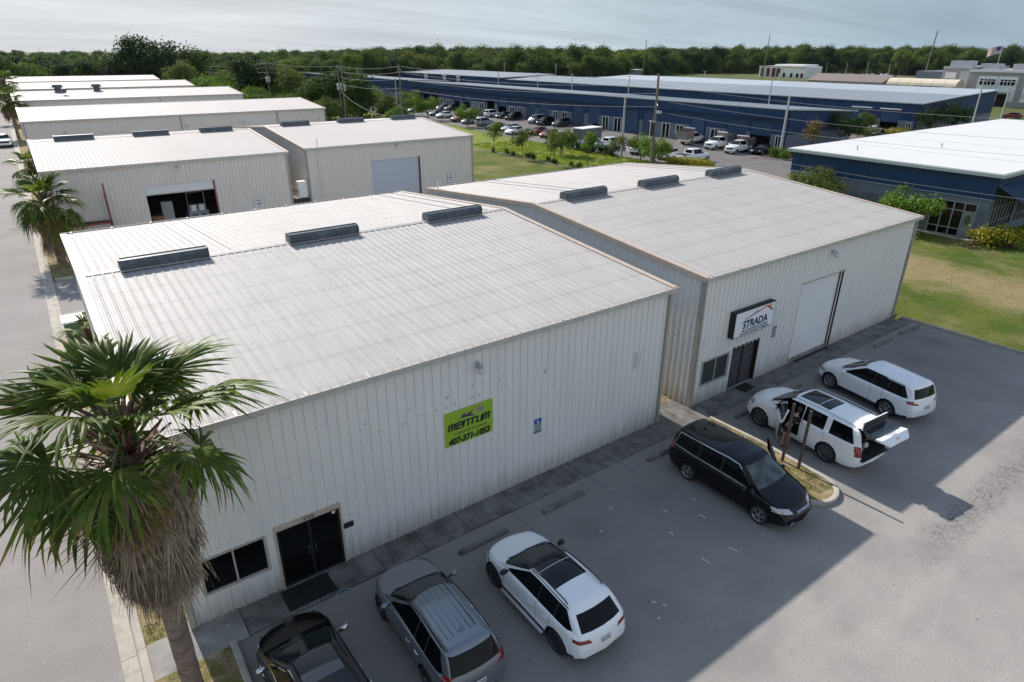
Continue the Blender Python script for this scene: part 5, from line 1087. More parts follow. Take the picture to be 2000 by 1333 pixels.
# ---------------------------------------------------------------- vehicles
def lerpf(tab, x):
    xs = [p[0] for p in tab]; ys = [p[1] for p in tab]; return float(np.interp(x, xs, ys))
def smooth_tab(tab, n=240, win=0.10):
    xs = np.linspace(tab[0][0], tab[-1][0], n); ys = np.interp(xs, [p[0] for p in tab], [p[1] for p in tab]); k = max(1, int(win/(xs[1]-xs[0])))
    pad = np.concatenate([np.full(k, ys[0]), ys, np.full(k, ys[-1])]); ker = np.hanning(2*k+1); ker /= ker.sum(); return xs, np.convolve(pad, ker, 'same')[k:-k]
def car_surface(S, quality=1):
    """lofted body; x forward, y left, z up. S: dict of profile tables given from rear to front."""
    L2 = S['L']/2; W2 = S['W']/2
    tx, tz = smooth_tab(S['top'], win=.09); T = lambda x: float(np.interp(x, tx, tz))
    bx, bz = smooth_tab(S['belt'], win=.25); B = lambda x: float(np.interp(x, bx, bz))
    wx, wz = smooth_tab(S['half'], win=.25); Wd = lambda x: float(np.interp(x, wx, wz))
    gx, gz = smooth_tab(S['bot'], win=.15); G_ = lambda x: float(np.interp(x, gx, gz))
    # stations by arc length of the top profile
    pts = [(x, T(x)) for x in np.linspace(-L2, L2, 700)]; s = [0]
    for a, b in zip(pts, pts[1:]): s.append(s[-1]+math.hypot(b[0]-a[0], (b[1]-a[1])*.9))
    n = 78 if quality > 1 else (44 if quality == 1 else 26)
    st = np.interp(np.linspace(0, s[-1], n), s, [p[0] for p in pts]); tum = S.get('tum', .42)
    V = []; K = 17
    for x in st:
        x = float(x); zt = T(x); zs = min(B(x), zt-.035); zb = min(G_(x), zs-.12); w = Wd(x)*W2; g = zt-zs; wt = w*.945-.025-tum*g; r = min(.085, .32*g); cr = S.get('crown', .05)*min(1, g/.3+.4)
        zc = lambda y: zt-cr*(y/max(wt, .1))**2
        f = min(1, g/.30)
        sec = [(0, zb), (w*.84, zb), (w*.955, zb+.05), (w*.99, zb+.16), (w, (zb+zs)*.5+.02), (w*.992, zs-.16), (w*.978, zs-.07), (w*.96, zs-.015), (w*.945-.008*f, zs+.004),
               (w*.945-.02-tum*g*.12, zs+.10*g), (w*.945-.022-tum*g*.45, zs+.45*g), (w*.945-.025-tum*g*.80, zs+(.80)*g - .0), (wt+.005, zt-r-cr*.6), (wt-.035, min(zt-.22*r-cr, zt)), (wt-.11, zc(wt-.11)), (wt*.5, zc(wt*.5)), (0, zt)]
        sec[5] = (w*.992, max(zs-.16, sec[4][1]+.01)); 
        V.append((x, sec))
    def bend(x, y):
        k = 0; t = x/L2
        if t > .45: k = -S.get('kf', .26)*((t-.45)/.55)**1.6
        elif t < -.55: k = S.get('kr', .16)*((-t-.55)/.45)**1.5
        return x+k*(abs(y)/W2)**2.2 - (.05*(abs(y)/W2)**2 if -.0 < t < .45 else 0)
    vs = []; fs = []
    for x, sec in V:
        full = [(y, z) for y, z in sec]+[(-y, z) for y, z in reversed(sec[1:-1])]
        for y, z in full: vs.append((bend(x, y), y, z))
    m = 2*K-2
    for i in range(len(V)-1):
        for j in range(m): fs.append((i*m+j, (i+1)*m+j, (i+1)*m+(j+1) % m, i*m+(j+1) % m))
    fs.append(tuple(range(m))); fs.append(tuple(range(len(V)*m-1, (len(V)-1)*m-1, -1)))
    return vs, fs, T, B, Wd
def pt_in(poly, a, b):
    s = None
    for (x0, y0), (x1, y1) in zip(poly, poly[1:]+poly[:1]):
        c = (x1-x0)*(b-y0)-(y1-y0)*(a-x0)
        if abs(c) < 1e-9: continue
        if s is None: s = c > 0
        elif (c > 0) != s: return False
    return True
AX = {'xz': (0, 2), 'yz': (1, 2), 'xy': (0, 1)}
def cut(bm, poly, plane, ok, tagv, tl, over=()):
    """cut the faces that pass ok() along a convex outline and tag those inside"""
    i, j = AX[plane]; xs = [p[0] for p in poly]; ys = [p[1] for p in poly]; pad = .02
    def near(f):
        c = [v.co for v in f.verts]
        return max(v[i] for v in c) > min(xs)-pad and min(v[i] for v in c) < max(xs)+pad and max(v[j] for v in c) > min(ys)-pad and min(v[j] for v in c) < max(ys)+pad
    for (x0, y0), (x1, y1) in zip(poly, poly[1:]+poly[:1]):
        fl = [f for f in bm.faces if ok(f) and near(f)]
        if not fl: return []
        co = Vector((0, 0, 0)); co[i] = x0; co[j] = y0; no = Vector((0, 0, 0)); no[i] = -(y1-y0); no[j] = x1-x0
        ge = set(fl)
        for f in fl: ge.update(f.edges); ge.update(f.verts)
        bmesh.ops.bisect_plane(bm, geom=list(ge), dist=1e-5, plane_co=co, plane_no=no.normalized())
    out = []
    for f in bm.faces:
        if ok(f) and near(f):
            c = f.calc_center_median()
            if pt_in(poly, c[i], c[j]): f[tl] = tagv; out.append(f)
    return out
def inset_poly(p, d):
    c = (sum(a for a, b in p)/len(p), sum(b for a, b in p)/len(p)); o = []
    n = len(p); sg = 1 if sum((p[i][0]*p[(i+1) % n][1]-p[(i+1) % n][0]*p[i][1]) for i in range(n)) > 0 else -1
    for k in range(n):
        a = Vector(p[k-1]); b = Vector(p[k]); q = Vector(p[(k+1) % n]); d1 = (b-a).normalized(); d2 = (q-b).normalized(); n1 = Vector((-d1.y, d1.x))*sg; n2 = Vector((-d2.y, d2.x))*sg
        m_ = (n1+n2); m_ = m_/max(.4, m_.dot(n1)); o.append(tuple(b+m_*d))
    return o
def wheel_meshes(r, w, spokes, rimmat, r_rim=None, twin=False):
    r_rim = r_rim or r*.70; t = MB(); pr = [(r_rim, -w/2+.01), (r-.05, -w/2), (r-.012, -w/2+.025), (r, -w/2+.06), (r, w/2-.06), (r-.012, w/2-.025), (r-.05, w/2), (r_rim, w/2-.01)]
    n = 28; vs = []; fs = []
    for k in range(n):
        a = 2*math.pi*k/n; vs += [(q*math.cos(a), y, q*math.sin(a)) for q, y in pr]
    m = len(pr)
    for k in range(n):
        for j in range(m-1): fs.append((k*m+j, k*m+j+1, ((k+1) % n)*m+j+1, ((k+1) % n)*m+j))
    t.add(vs, fs); tm = t.mesh('tyre', 'tyre', 40)
    q = MB(); pr = [(r_rim, w/2-.012), (r_rim-.018, w/2-.005), (r_rim-.03, w/2-.02), (r_rim-.04, w/2-.09), (r_rim-.04, -w/2+.02)]; vs = []; fs = []
    for k in range(n):
        a = 2*math.pi*k/n; vs += [(p_*math.cos(a), y, p_*math.sin(a)) for p_, y in pr]
    m = len(pr)
    for k in range(n):
        for j in range(m-1): fs.append((k*m+j, k*m+j+1, ((k+1) % n)*m+j+1, ((k+1) % n)*m+j))
    q.add(vs, fs); R0 = r_rim-.025; y1 = w/2-.03
    for k in range(spokes):
        a0 = 2*math.pi*k/spokes
        for da in ((-.11, .11) if twin else (0,)):
            a = a0+da; ww = .016 if twin else (.036 if spokes <= 6 else .024); c, s_ = math.cos(a), math.sin(a); ci, si = math.cos(a0), math.sin(a0)
            A = (.05*ci, y1+.0, .05*si); B = (R0*c, y1+.008, R0*s_)
            d = Vector((-s_, 0, c))*ww; e = d*1.25; q.add([tuple(Vector(A)-d), tuple(Vector(A)+d), tuple(Vector(B)+e), tuple(Vector(B)-e), tuple(Vector(A)-d-Vector((0, .035, 0))), tuple(Vector(A)+d-Vector((0, .035, 0))), tuple(Vector(B)+e-Vector((0, .05, 0))), tuple(Vector(B)-e-Vector((0, .05, 0)))],
                [(0, 1, 2, 3), (7, 6, 5, 4), (0, 3, 7, 4), (1, 5, 6, 2)])
    q.cyl((0, y1-.06, 0), (0, y1+.012, 0), .062, 12)
    rm = q.mesh('rim', rimmat, 35)
    d = MB(); d.cyl((0, -w/2+.03, 0), (0, w/2-.10, 0), r_rim-.05, 16); dm = d.mesh('brake_disc', 'dark')
    return tm, rm, dm
GL = {}
def build_car(S, paintm, label, group=None, cat=None, quality=2, loc=(0, 0), yaw=0.0, name='parked_car'):
    """yaw: heading of the nose, radians from +X"""
    L2 = S['L']/2; W2 = S['W']/2; vs, fs, T, B, Wd = car_surface(S, quality)
    bm = bmesh.new(); bv = [bm.verts.new(v) for v in vs]
    for f in fs:
        try: bm.faces.new([bv[i] for i in f])
        except ValueError: pass
    bmesh.ops.recalc_face_normals(bm, faces=bm.faces); bm.normal_update(); tl = bm.faces.layers.int.new('t')
    fx, rx = S['fx'], S['rx']; wr = S.get('wr', .36); AR = wr+.055
    side = lambda s: (lambda f: f.normal.y*s > .30 and f.calc_center_median().y*s > W2*.5)
    # wheel arches
    if quality > 0:
        for s in (-1, 1):
            for x in (fx, rx):
                n = 14 if quality > 1 else 9
                pol = [(x+AR*math.cos(2*math.pi*k/n), wr-.01+AR*math.sin(2*math.pi*k/n)) for k in range(n)]
                okf = lambda f: f[tl] == 0 and f.calc_center_median().y*s > W2*.62 and f.calc_center_median().z < .95
                cut(bm, pol, 'xz', okf, 99, tl)
                pol2 = [(x+(AR+.035)*math.cos(2*math.pi*k/n), wr-.01+(AR+.035)*math.sin(2*math.pi*k/n)) for k in range(n)]
                if S.get('clad', True) and quality > 1: cut(bm, pol2, 'xz', lambda f: f[tl] == 0 and f.calc_center_median().y*s > W2*.62 and f.calc_center_median().z < .95, 20, tl)
        bmesh.ops.delete(bm, geom=[f for f in bm.faces if f[tl] == 99], context='FACES')
    # windows
    for s in (-1, 1):
        ok = side(s)
        if quality > 1 and S.get('dlo_trim'): cut(bm, inset_poly(S['dlo'], -.022), 'xz', lambda f: ok(f) and f[tl] == 0, 21, tl)
        cut(bm, S['dlo'], 'xz', lambda f: ok(f) and f[tl] in (0, 21), 22, tl)
        xs = [p[0] for p in S['dlo']]; ps = sorted(S['pillars'], reverse=True); edges = [max(xs)+.1]+ps+[min(xs)-.1]; pw_ = S.get('pillar_w', [.03]*9); pw_ = S.get('pillar_w', [.03]*9)
        for k in range(len(edges)-1):
            a, b = edges[k]-(pw_[k-1] if k else 0), edges[k+1]+(pw_[k] if k < len(edges)-2 else 0)
            cut(bm, [(b, .5), (a, .5), (a, 2.2), (b, 2.2)], 'xz', lambda f: f[tl] == 22 and f.calc_center_median().y*s > 0, 30+k, tl)
    if 'wind' in S:
        okw = lambda f: f[tl] == 0 and f.normal.x > .12 and f.normal.z > .15 and f.calc_center_median().x > S['wind_x'][0] and f.calc_center_median().x < S['wind_x'][1]
        if quality > 1: cut(bm, inset_poly(S['wind'], -.025), 'yz', okw, 23, tl)
        cut(bm, S['wind'], 'yz', lambda f: f[tl] in (0, 23) and f.normal.x > .12 and S['wind_x'][0] < f.calc_center_median().x < S['wind_x'][1] and f.normal.z > .15, 40, tl)
    if 'rear' in S: cut(bm, S['rear'], 'yz', lambda f: f[tl] == 0 and f.normal.x < -.12 and f.calc_center_median().x < S['rear_x'], 41, tl)
    if 'sunroof' in S:
        for k, p in enumerate(S['sunroof']): cut(bm, p, 'xy', lambda f: f[tl] == 0 and f.normal.z > .6 and f.calc_center_median().z > 1.2, 42, tl)
    if 'tail' in S:
        for p in S['tail']: 
            for s in (-1, 1): cut(bm, [(a*s, b) for a, b in p], 'yz', lambda f: f[tl] == 0 and f.normal.x < -.25 and f.calc_center_median().x < -L2*.75, 50, tl)
    if 'tail_side' in S:
        for s in (-1, 1): cut(bm, S['tail_side'], 'xz', lambda f: f[tl] == 0 and side(s)(f), 50, tl)
    if 'head' in S:
        for s in (-1, 1): cut(bm, [(a*s, b) for a, b in S['head']], 'yz', lambda f: f[tl] == 0 and f.normal.x > .2 and f.calc_center_median().x > L2*.7, 51, tl)
        if 'head_side' in S:
            for s in (-1, 1): cut(bm, S['head_side'], 'xz', lambda f: f[tl] == 0 and side(s)(f), 51, tl)
    if 'grille' in S: cut(bm, S['grille'], 'yz', lambda f: f[tl] == 0 and f.normal.x > .25 and f.calc_center_median().x > L2*.7, 52, tl)
    if quality > 1:
        for g_ in S.get('black_rear', ()): cut(bm, g_, 'yz', lambda f: f[tl] == 0 and f.normal.x < -.1 and f.calc_center_median().x < -L2*.7, 20, tl)
        # door gaps: thin dark lines
        for s in (-1, 1):
            for x, z0, z1 in S.get('gaps', ()):
                cut(bm, [(x-.006, z0), (x+.006, z0), (x+.006, z1), (x-.006, z1)], 'xz', lambda f: f[tl] == 0 and side(s)(f), 24, tl)
            for x0, x1, z in S.get('hgaps', ()):
                cut(bm, [(x0, z-.006), (x1, z-.006), (x1, z+.006), (x0, z+.006)], 'xz', lambda f: f[tl] == 0 and side(s)(f), 24, tl)
        for x0 in S.get('hood_gap', ()):
            cut(bm, [(x0-.008, -W2), (x0+.008, -W2), (x0+.008, W2), (x0-.008, W2)], 'xy', lambda f: f[tl] == 0 and f.normal.z > .5 and f.calc_center_median().z > .6, 24, tl)
        if S.get('clad', True): 
            for f in bm.faces:
                if f[tl] == 0 and f.calc_center_median().z < S.get('cladz', .40): f[tl] = 20
    else:
        for f in bm.faces:
            if f[tl] == 0 and f.calc_center_median().z < .33: f[tl] = 20
    dooro = None
    root = empty(name, (loc[0], loc[1], 0), yaw, label, cat or S.get('cat', 'car'), group)
    okt = {0, 20, 21, 23, 24}
    def extract(tags, pname, mats, parent, matmap=None, solid=0, sort=None):
        sel = [f for f in bm.faces if f[tl] in tags and (sort is None or sort(f))]
        if not sel: return None
        idx = {}; V = []; F = []; MI = []
        for f in sel:
            t = []
            for v in f.verts:
                if v.index not in idx: idx[v.index] = len(V); V.append(tuple(v.co))
                t.append(idx[v.index])
            F.append(t); MI.append((matmap or {}).get(f[tl], 0))
        me = bpy.data.meshes.new(pname); me.from_pydata(V, [], F)
        for q in mlist(mats): me.materials.append(q)
        me.polygons.foreach_set('material_index', MI); me.polygons.foreach_set('use_smooth', [True]*len(F)); me.set_sharp_from_angle(angle=R(38)); me.update()
        return link(pname, me, parent)
    bm.verts.index_update()
    bmats = [paintm, 'plastic', 'chrome' if S.get('dlo_trim') == 'chrome' else 'black', 'black', 'black']; mm = {0: 0, 20: 1, 21: 2, 23: 3, 24: 4, 22: 0 if S.get('pillar_paint') else 3}
    door_cut = S.get('door_open')
    if door_cut and quality > 1:
        s, x0, x1, z0, z1, ang = door_cut
        for lo, hi, l, h in ((x0, x1, z0, z1),):
            fl = cut(bm, [(x0, z0), (x1, z0), (x1, z1), (x0, z1)], 'xz', lambda f: f[tl] in (0, 24, 20, 21, 22, 30) and side(s)(f) , 0, tl) if False else None
        # cut with planes, then move faces of this region out to the door object
        for (co, no) in (((x0, 0, 0), (1, 0, 0)), ((x1, 0, 0), (1, 0, 0)), ((0, 0, z0), (0, 0, 1))):
            fl = [f for f in bm.faces if side(s)(f)]; ge = set(fl)
            for f in fl: ge.update(f.edges); ge.update(f.verts)
            bmesh.ops.bisect_plane(bm, geom=list(ge), dist=1e-5, plane_co=co, plane_no=no)
        reg = [f for f in bm.faces if side(s)(f) and x0 < f.calc_center_median().x < x1 and z0 < f.calc_center_median().z < z1+(.0)]
        ids = {}
        bm.verts.index_update(); dset = set(reg)
        dr = bpy.data.objects.new('front_door', None); COL.objects.link(dr); dr.parent = root; dr.location = (x1, s*W2*.97, 0); dr.rotation_euler = (0, 0, s*-ang)
        def ex2(sel, pname, mats, parent, solid):
            idx = {}; V = []; F = []; MI = []
            for f in sel:
                t = []
                for v in f.verts:
                    if v.index not in idx: idx[v.index] = len(V); V.append((v.co.x-x1, v.co.y-s*W2*.97, v.co.z))
                    t.append(idx[v.index])
                F.append(t); MI.append(mm.get(f[tl], 0))
            if not F: return
            me = bpy.data.meshes.new(pname); me.from_pydata(V, [], F)
            for q in mlist(mats): me.materials.append(q)
            me.polygons.foreach_set('material_index', MI if len(mlist(mats)) > 2 else [0]*len(F)); me.polygons.foreach_set('use_smooth', [True]*len(F)); me.set_sharp_from_angle(angle=R(38))
            o = link(pname, me, parent); md = o.modifiers.new('thick', 'SOLIDIFY'); md.thickness = solid; md.offset = -1; 
            if len(mlist(mats)) > 2: md.material_offset = 1 if False else 0
        ex2([f for f in reg if f[tl] < 30], 'door_skin', bmats, dr, .06); ex2([f for f in reg if f[tl] >= 30], 'door_glass', ['cglass', 'cglass'], dr, .01)
        MB().box(-(x1-x0)*.92, -.08, -.10*s-.03, -.10*s+.03, z0+.12, .98).build('door_trim', 'fabric', dr)
        for f in reg: f[tl] = 98
    if S.get('hatch_open') and quality > 1:
        y0, z0, z1 = S['hatch_open']
        fl = cut(bm, [(-y0, z0), (y0, z0), (y0-.06, z1), (-y0+.06, z1)], 'yz', lambda f: f[tl] in (0, 24, 41, 20) and f.normal.x < -.12 and f.calc_center_median().x < -L2*.70, 98, tl)
    bm.verts.index_update()
    extract(okt | {22}, 'body', bmats, root, mm)
    for s in (-1, 1):
        for k in range(4): extract({30+k}, 'side_window', 'cglass', root, sort=lambda f: f.calc_center_median().y*s > 0)
    extract({40}, 'windscreen', S.get('wind_mat', 'wglass'), root); extract({41}, 'rear_window', 'cglass', root); extract({42}, 'sunroof', S.get('roofglass', 'glass'), root)
    for s in (-1, 1):
        extract({50}, 'tail_light', 'red', root, sort=lambda f: f.calc_center_median().y*s > 0); extract({51}, 'headlight', 'lamp', root, sort=lambda f: f.calc_center_median().y*s > 0)
    extract({52}, 'grille', 'plastic', root)
    bm.free()
    # wheels
    ww = .24; key = (wr, S.get('spokes', 5), S.get('rim', 'alloy'), S.get('twin', False), quality > 0)
    if key not in GL: GL[key] = wheel_meshes(wr, ww, key[1], key[2], twin=key[3])
    tm, rm, dm = GL[key]
    for x in (fx, rx):
        for s in (-1, 1):
            y = s*(W2-.135) if quality > 0 else s*(W2-.10)
            if quality > 1:
                w_ = bpy.data.objects.new('wheel', None); COL.objects.link(w_); w_.parent = root; w_.location = (x, y, wr); w_.rotation_euler = (0, random.uniform(0, 1), 0 if s > 0 else math.pi)
                link('tyre', tm, w_); link('rim', rm, w_); link('brake_disc', dm, w_)
            else:
                w_ = link('wheel', tm, root, (x, y, wr), (0, 0, 0 if s > 0 else math.pi)); link('rim', rm, w_)
    if quality > 0:
        for x in (fx, rx):
            for s in (-1, 1):
                q = MB(); n = 14; A = s*(W2*.50); C_ = s*(W2-.045)
                vs_ = [(x+(AR+.01)*math.cos(2*math.pi*k/n), A, wr-.01+(AR+.01)*math.sin(2*math.pi*k/n)) for k in range(n)]+[(x+(AR+.01)*math.cos(2*math.pi*k/n), C_, wr-.01+(AR+.01)*math.sin(2*math.pi*k/n)) for k in range(n)]
                top = [k for k in range(n) if math.sin(2*math.pi*k/n) > -.45]
                q.add(vs_, [(k, (k+1) % n, n+(k+1) % n, n+k) for k in range(n) if math.sin(2*math.pi*(k+.5)/n) > -.45]+[tuple(range(n))])
                q.build('wheel_housing', 'dark', root)
    if quality > 1 and not (door_cut or S.get('hatch_open')) or quality <= 1:
        q = MB().box(rx-.5, fx+.2, -W2*.8, W2*.8, .30, min(.85, B(0)-.05)); q.build('cabin_floor', 'dark', root)
    else:
        q = MB(); q.box(rx-.75, fx-.1, -W2*.86, W2*.86, .28, .50); q.box(fx-.75, fx-.1, -W2*.86, W2*.86, .501, 1.0); q.build('cabin_floor', 'dark', root)
        for sx_, zz in ((fx-1.55, 0), (fx-2.45, 0)):
            for sy in (-.42, .42):
                q = MB(); q.box(sx_-.25, sx_+.25, sy-.25, sy+.25, .52, .80); q.ext([(-.24, 0), (.24, 0), (.22, .66), (-.22, .66)], (sx_-.24, sy, .81), (sx_-.36, sy, .815)); q.ball((sx_-.32, sy, 1.55), .13, 8, 5, sc_=(.6, 1, .8)); q.build('seat', 'fabric', root)
    # mirrors
    mx_, mz = S.get('mirror', (fx-.65, B(0)+.10))
    if quality > 0:
        for s in (-1, 1):
            if door_cut and s == door_cut[0] and False: continue
            q = MB(); q.ball((mx_, s*(W2+.10), mz), .12, 10, 6, m=0, sc_=(.65, 1.05, .72)); q.bar((mx_, s*(W2-.06), mz-.05), (mx_, s*(W2+.06), mz-.03), .05, .04, m=1)
            q.build('mirror', [S.get('mirror_mat', paintm), 'plastic'], root, smooth=50)
    if quality > 1:
        for s in (-1, 1):
            for x, z in S.get('handles', ()):
                MB().tube([(x-.10, s*(W2*.985), z), (x-.07, s*(W2+.018), z), (x+.07, s*(W2+.018), z), (x+.10, s*(W2*.985), z)], .012, 5).build('door_handle', S.get('handle_mat', paintm), root)
            if 'rails' in S:
                a, b, yy = S['rails']; MB().tube([(a, s*yy, T(a)-.05), (a+.10, s*yy, T(a+.1)+.01), ((a+b)/2, s*yy, T((a+b)/2)+.03), (b-.10, s*yy, T(b-.1)+.01), (b, s*yy, T(b)-.05)], .018, 6).build('roof_rail', S.get('rail_mat', 'plastic'), root)
        if 'plate' in S:
            px_, pz = S['plate']; q = MB(); q.box(px_-.012, px_, -.155, .155, pz-.075, pz+.075); pl = q.build('number_plate', 'plate', root)
            q = MB()
            for k in range(6):
                if k == 3: continue
                q.box(px_-.0145, px_-.0125, -.125+k*.045, -.10+k*.045, pz-.035, pz+.03)
            q.build('plate_print', S.get('plate_print', 'green_box'), pl)
        if 'wiper' in S:
            for y0, y1 in ((-.62, -.02), (.05, .62)): MB().bar((S['wiper'][0]+.02, y1, S['wiper'][1]-.005), (S['wiper'][0]-.10, y0, S['wiper'][1]+.045), .02, .015).build('wiper', 'black', root)
        MB().box(-L2*.30-.10, -L2*.30+.10, -.03, .03, T(-L2*.3)-.01, T(-L2*.3)+.0).build('roof_antenna', paintm, root) if False else None
        MB().ball((S.get('ant', -L2*.62), 0, T(S.get('ant', -L2*.62))+.005), .085, 8, 5, sc_=(1, .32, .5)).build('antenna_fin', paintm, root)
    root['_dims'] = 0; del root['_dims']
    return root
def suv_spec(L=4.7, W=1.9, H=1.65, wb=2.8, fo=.88, hood=1.02, cowl_x=None, roof_f=None, belt=1.02, rear_rake=.42, d_low=1.05, **k):
    L2 = L/2; fx = L2-fo; rx = fx-wb; cx_ = cowl_x if cowl_x is not None else fx-.30; rf = roof_f if roof_f is not None else cx_-1.06
    top = [(-L2, .60), (-L2+.03, .86), (-L2+.10, d_low), (-L2+rear_rake, H-.11), (-L2+rear_rake+.12, H-.035), (-.4, H), (rf, H-.02), (rf+.12, H-.06), (cx_, hood+.06), (cx_+.05, hood+.03), (fx-.1, hood-.03), (L2-.32, hood-.12), (L2-.14, hood-.20), (L2-.03, hood-.36), (L2, .55)]
    beltt = [(-L2, .85), (-L2+.2, belt+.02), (-L2+.6, belt+.05), (0, belt), (cx_-.2, belt-.03), (cx_+.3, hood-.08), (L2-.3, hood-.22), (L2, .50)]
    half = [(-L2, .80), (-L2+.10, .90), (-L2+.5, .975), (rx, .99), (0, .975), (fx, .99), (L2-.45, .95), (L2-.12, .84), (L2, .72)]
    bot = [(-L2, .45), (-L2+.12, .30), (-L2+.5, .22), (L2-.5, .22), (L2-.12, .24), (L2, .36)]
    W2 = W/2; hw = W2*.945
    S = dict(L=L, W=W, H=H, fx=fx, rx=rx, top=top, belt=beltt, half=half, bot=bot, cat='car')
    S['wind'] = [(-hw+.12, hood+.075), (hw-.12, hood+.075), (hw-.31, H-.085), (-hw+.31, H-.085)]; S['wind_x'] = (rf-.1, cx_+.1); S['wiper'] = (cx_-.02, hood+.07)
    S['dlo'] = [(-L2+.42, belt+.10), (-L2+.55, belt+.06), (cx_-.30, belt+.02), (cx_-.38, belt+.10), (rf-.10, H-.115), (rf-.5, H-.10), (-L2+.62+rear_rake*.3, H-.125)]
    S['pillars'] = [rf-.62, rx+.18]
    S['rear'] = [(-hw+.20, d_low+.08), (hw-.20, d_low+.08), (hw-.30, H-.13), (-hw+.30, H-.13)]; S['rear_x'] = -L2+rear_rake+.1
    S['tail'] = [[(.56, .80), (1.0, .84), (1.0, 1.0), (.58, .93)]]; S['head'] = [(.50, .66), (1.0, .70), (1.0, .84), (.55, .79)]
    S['grille'] = [(-.45, .50), (.45, .50), (.52, .76), (-.52, .76)]
    S['gaps'] = [(cx_-.22, .42, belt-.02), (rf-.62, .42, belt-.01), (rx+.30, .62, belt)]; S['hgaps'] = [(rx+.42, fx-.45, .40)]
    S['handles'] = [(rf-.44, belt-.14), (rx+.42, belt-.12)]; S['plate'] = (-L2+.012, .78); S['hood_gap'] = []
    S['mirror'] = (cx_-.40, belt+.10)
    S.update(k); return S
def heading(dx, dy): return math.atan2(dy, dx)
# 1 white crossover with dark glass roof
S1 = suv_spec(4.66, 1.89, 1.62, 2.87, .86, hood=1.03, belt=1.03, rear_rake=.62, d_low=1.06, spokes=10, rim='dalloy', twin=True, wr=.365)
S1['sunroof'] = [[(.60, -.60), (.60, .60), (-.18, .60), (-.18, -.60)], [(-.20, -.60), (-.20, .60), (-.98, .60), (-.98, -.60)]]; S1['sunroof'] = [[(-.18, -.54), (.36, -.54), (.36, .54), (-.18, .54)], [(-.90, -.54), (-.195, -.54), (-.195, .54), (-.90, .54)]]
S1['rear'] = [(-.66, 1.10), (.66, 1.10), (.58, 1.42), (-.58, 1.42)]; S1['tail'] = [[(.42, .83), (.98, .90), (1.0, 1.0), (.50, .95)]]; S1['rails'] = (-1.45, .42, .60); S1['black_rear'] = [[(-.9, .2), (.9, .2), (.75, .36), (-.75, .36)]]
S1['mirror_mat'] = 'black'
c1 = build_car(S1, P['white'], 'white crossover with a dark panoramic glass roof, parked nose to the walk', loc=(-10.0, -4.98), yaw=R(89.5))
for s in (-1, 1): MB().box(-.95, 1.0, s*.97-.07, s*.97+.07, .30, .345).build('side_step', 'chrome', c1)
# 2 grey SUV with roof rails
S2 = suv_spec(4.69, 1.88, 1.69, 2.70, .92, hood=1.06, belt=1.05, rear_rake=.40, d_low=1.08, spokes=5, rim='dalloy', wr=.36)
S2['rails'] = (-1.75, .35, .62); S2['rear'] = [(-.68, 1.12), (.68, 1.12), (.60, 1.53), (-.60, 1.53)]; S2['tail'] = [[(.50, .93), (.98, .96), (1.0, 1.16), (.70, 1.06)]]; S2['tail_side'] = [(-2.3, 1.0), (-1.9, 1.08), (-1.95, 1.16), (-2.3, 1.13)]; S2['handle_mat'] = 'chrome'
c2 = build_car(S2, P['grey'], 'grey metallic SUV with black roof rails and red tail lights at the bottom edge', loc=(-13.25, -4.12), yaw=R(88.5))
q = MB()
for y in (-.40, -.24, -.08, .08, .24, .40): q.box(-1.5, .1, y-.012, y+.012, 1.664, 1.690)
q.build('roof_rib', P['grey'], c2); MB().box(-2.31, -2.30, .30, .48, 1.16, 1.22).build('sticker', 'white', c2) if False else None
# 3 black car at the bottom edge
S3 = suv_spec(4.75, 1.90, 1.58, 2.78, .90, hood=.97, belt=.98, rear_rake=.6, d_low=1.0, spokes=7, rim='alloy', wr=.35); S3['handle_mat'] = 'chrome'; S3['dlo_trim'] = 'chrome'; S3['sunroof'] = [[(-.7, -.45), (.32, -.45), (.32, .45), (-.7, .45)]]; S3['mirror_mat'] = 'chrome'; S3['roofglass'] = mat('grey tinted roof glass', (.05, .055, .06), .12, coat=.6)
build_car(S3, P['black'], 'glossy black car cut off by the bottom edge, left of the grey SUV', loc=(-16.42, -4.12), yaw=R(91))
# 4 black minivan facing the camera, driver's door ajar
S4 = suv_spec(5.15, 2.01, 1.74, 3.0, 1.0, hood=1.08, belt=1.04, cowl_x=1.42, roof_f=.46, rear_rake=.34, d_low=1.10, spokes=5, rim='alloy', wr=.345, dlo_trim='chrome')
S4['top'] = [(-2.575, .60), (-2.55, .86), (-2.48, 1.10), (-2.32, 1.66), (-2.18, 1.74), (-.4, 1.80), (.45, 1.76), (.62, 1.69), (1.42, 1.16), (1.50, 1.12), (1.9, 1.02), (2.25, .92), (2.42, .82), (2.54, .66), (2.575, .52)]
S4['wind'] = [(-.80, 1.17), (.80, 1.17), (.62, 1.63), (-.62, 1.63)]; S4['wind_x'] = (.4, 1.52)
S4['dlo'] = [(-2.22, 1.14), (-1.2, 1.12), (1.22, 1.02), (1.25, 1.06), (.45, 1.64), (0, 1.67), (-2.05, 1.64)]; S4['pillars'] = [-.12, -1.10]
S4['sunroof'] = [[(-.35, -.42), (.22, -.42), (.22, .42), (-.35, .42)]]; S4['roofglass'] = 'glass'
S4['head'] = [(.42, .70), (.98, .76), (.98, .92), (.50, .84)]; S4['grille'] = [(-.40, .62), (.40, .62), (.44, .80), (-.44, .80)]; S4['tail'] = [[(.70, .9), (1.0, .9), (1.0, 1.3), (.80, 1.3)]]
S4['gaps'] = [(.98, .42, 1.0), (-.12, .42, 1.0), (-1.15, .55, 1.02)]; S4['hgaps'] = [(-2.2, -.15, .96)]; S4['door_open'] = (1, -.12, .98, .42, 1.62, R(42)); S4['mirror'] = (1.0, 1.10); S4['handles'] = [(.05, .90), (-.30, .90)]; S4['clad'] = False
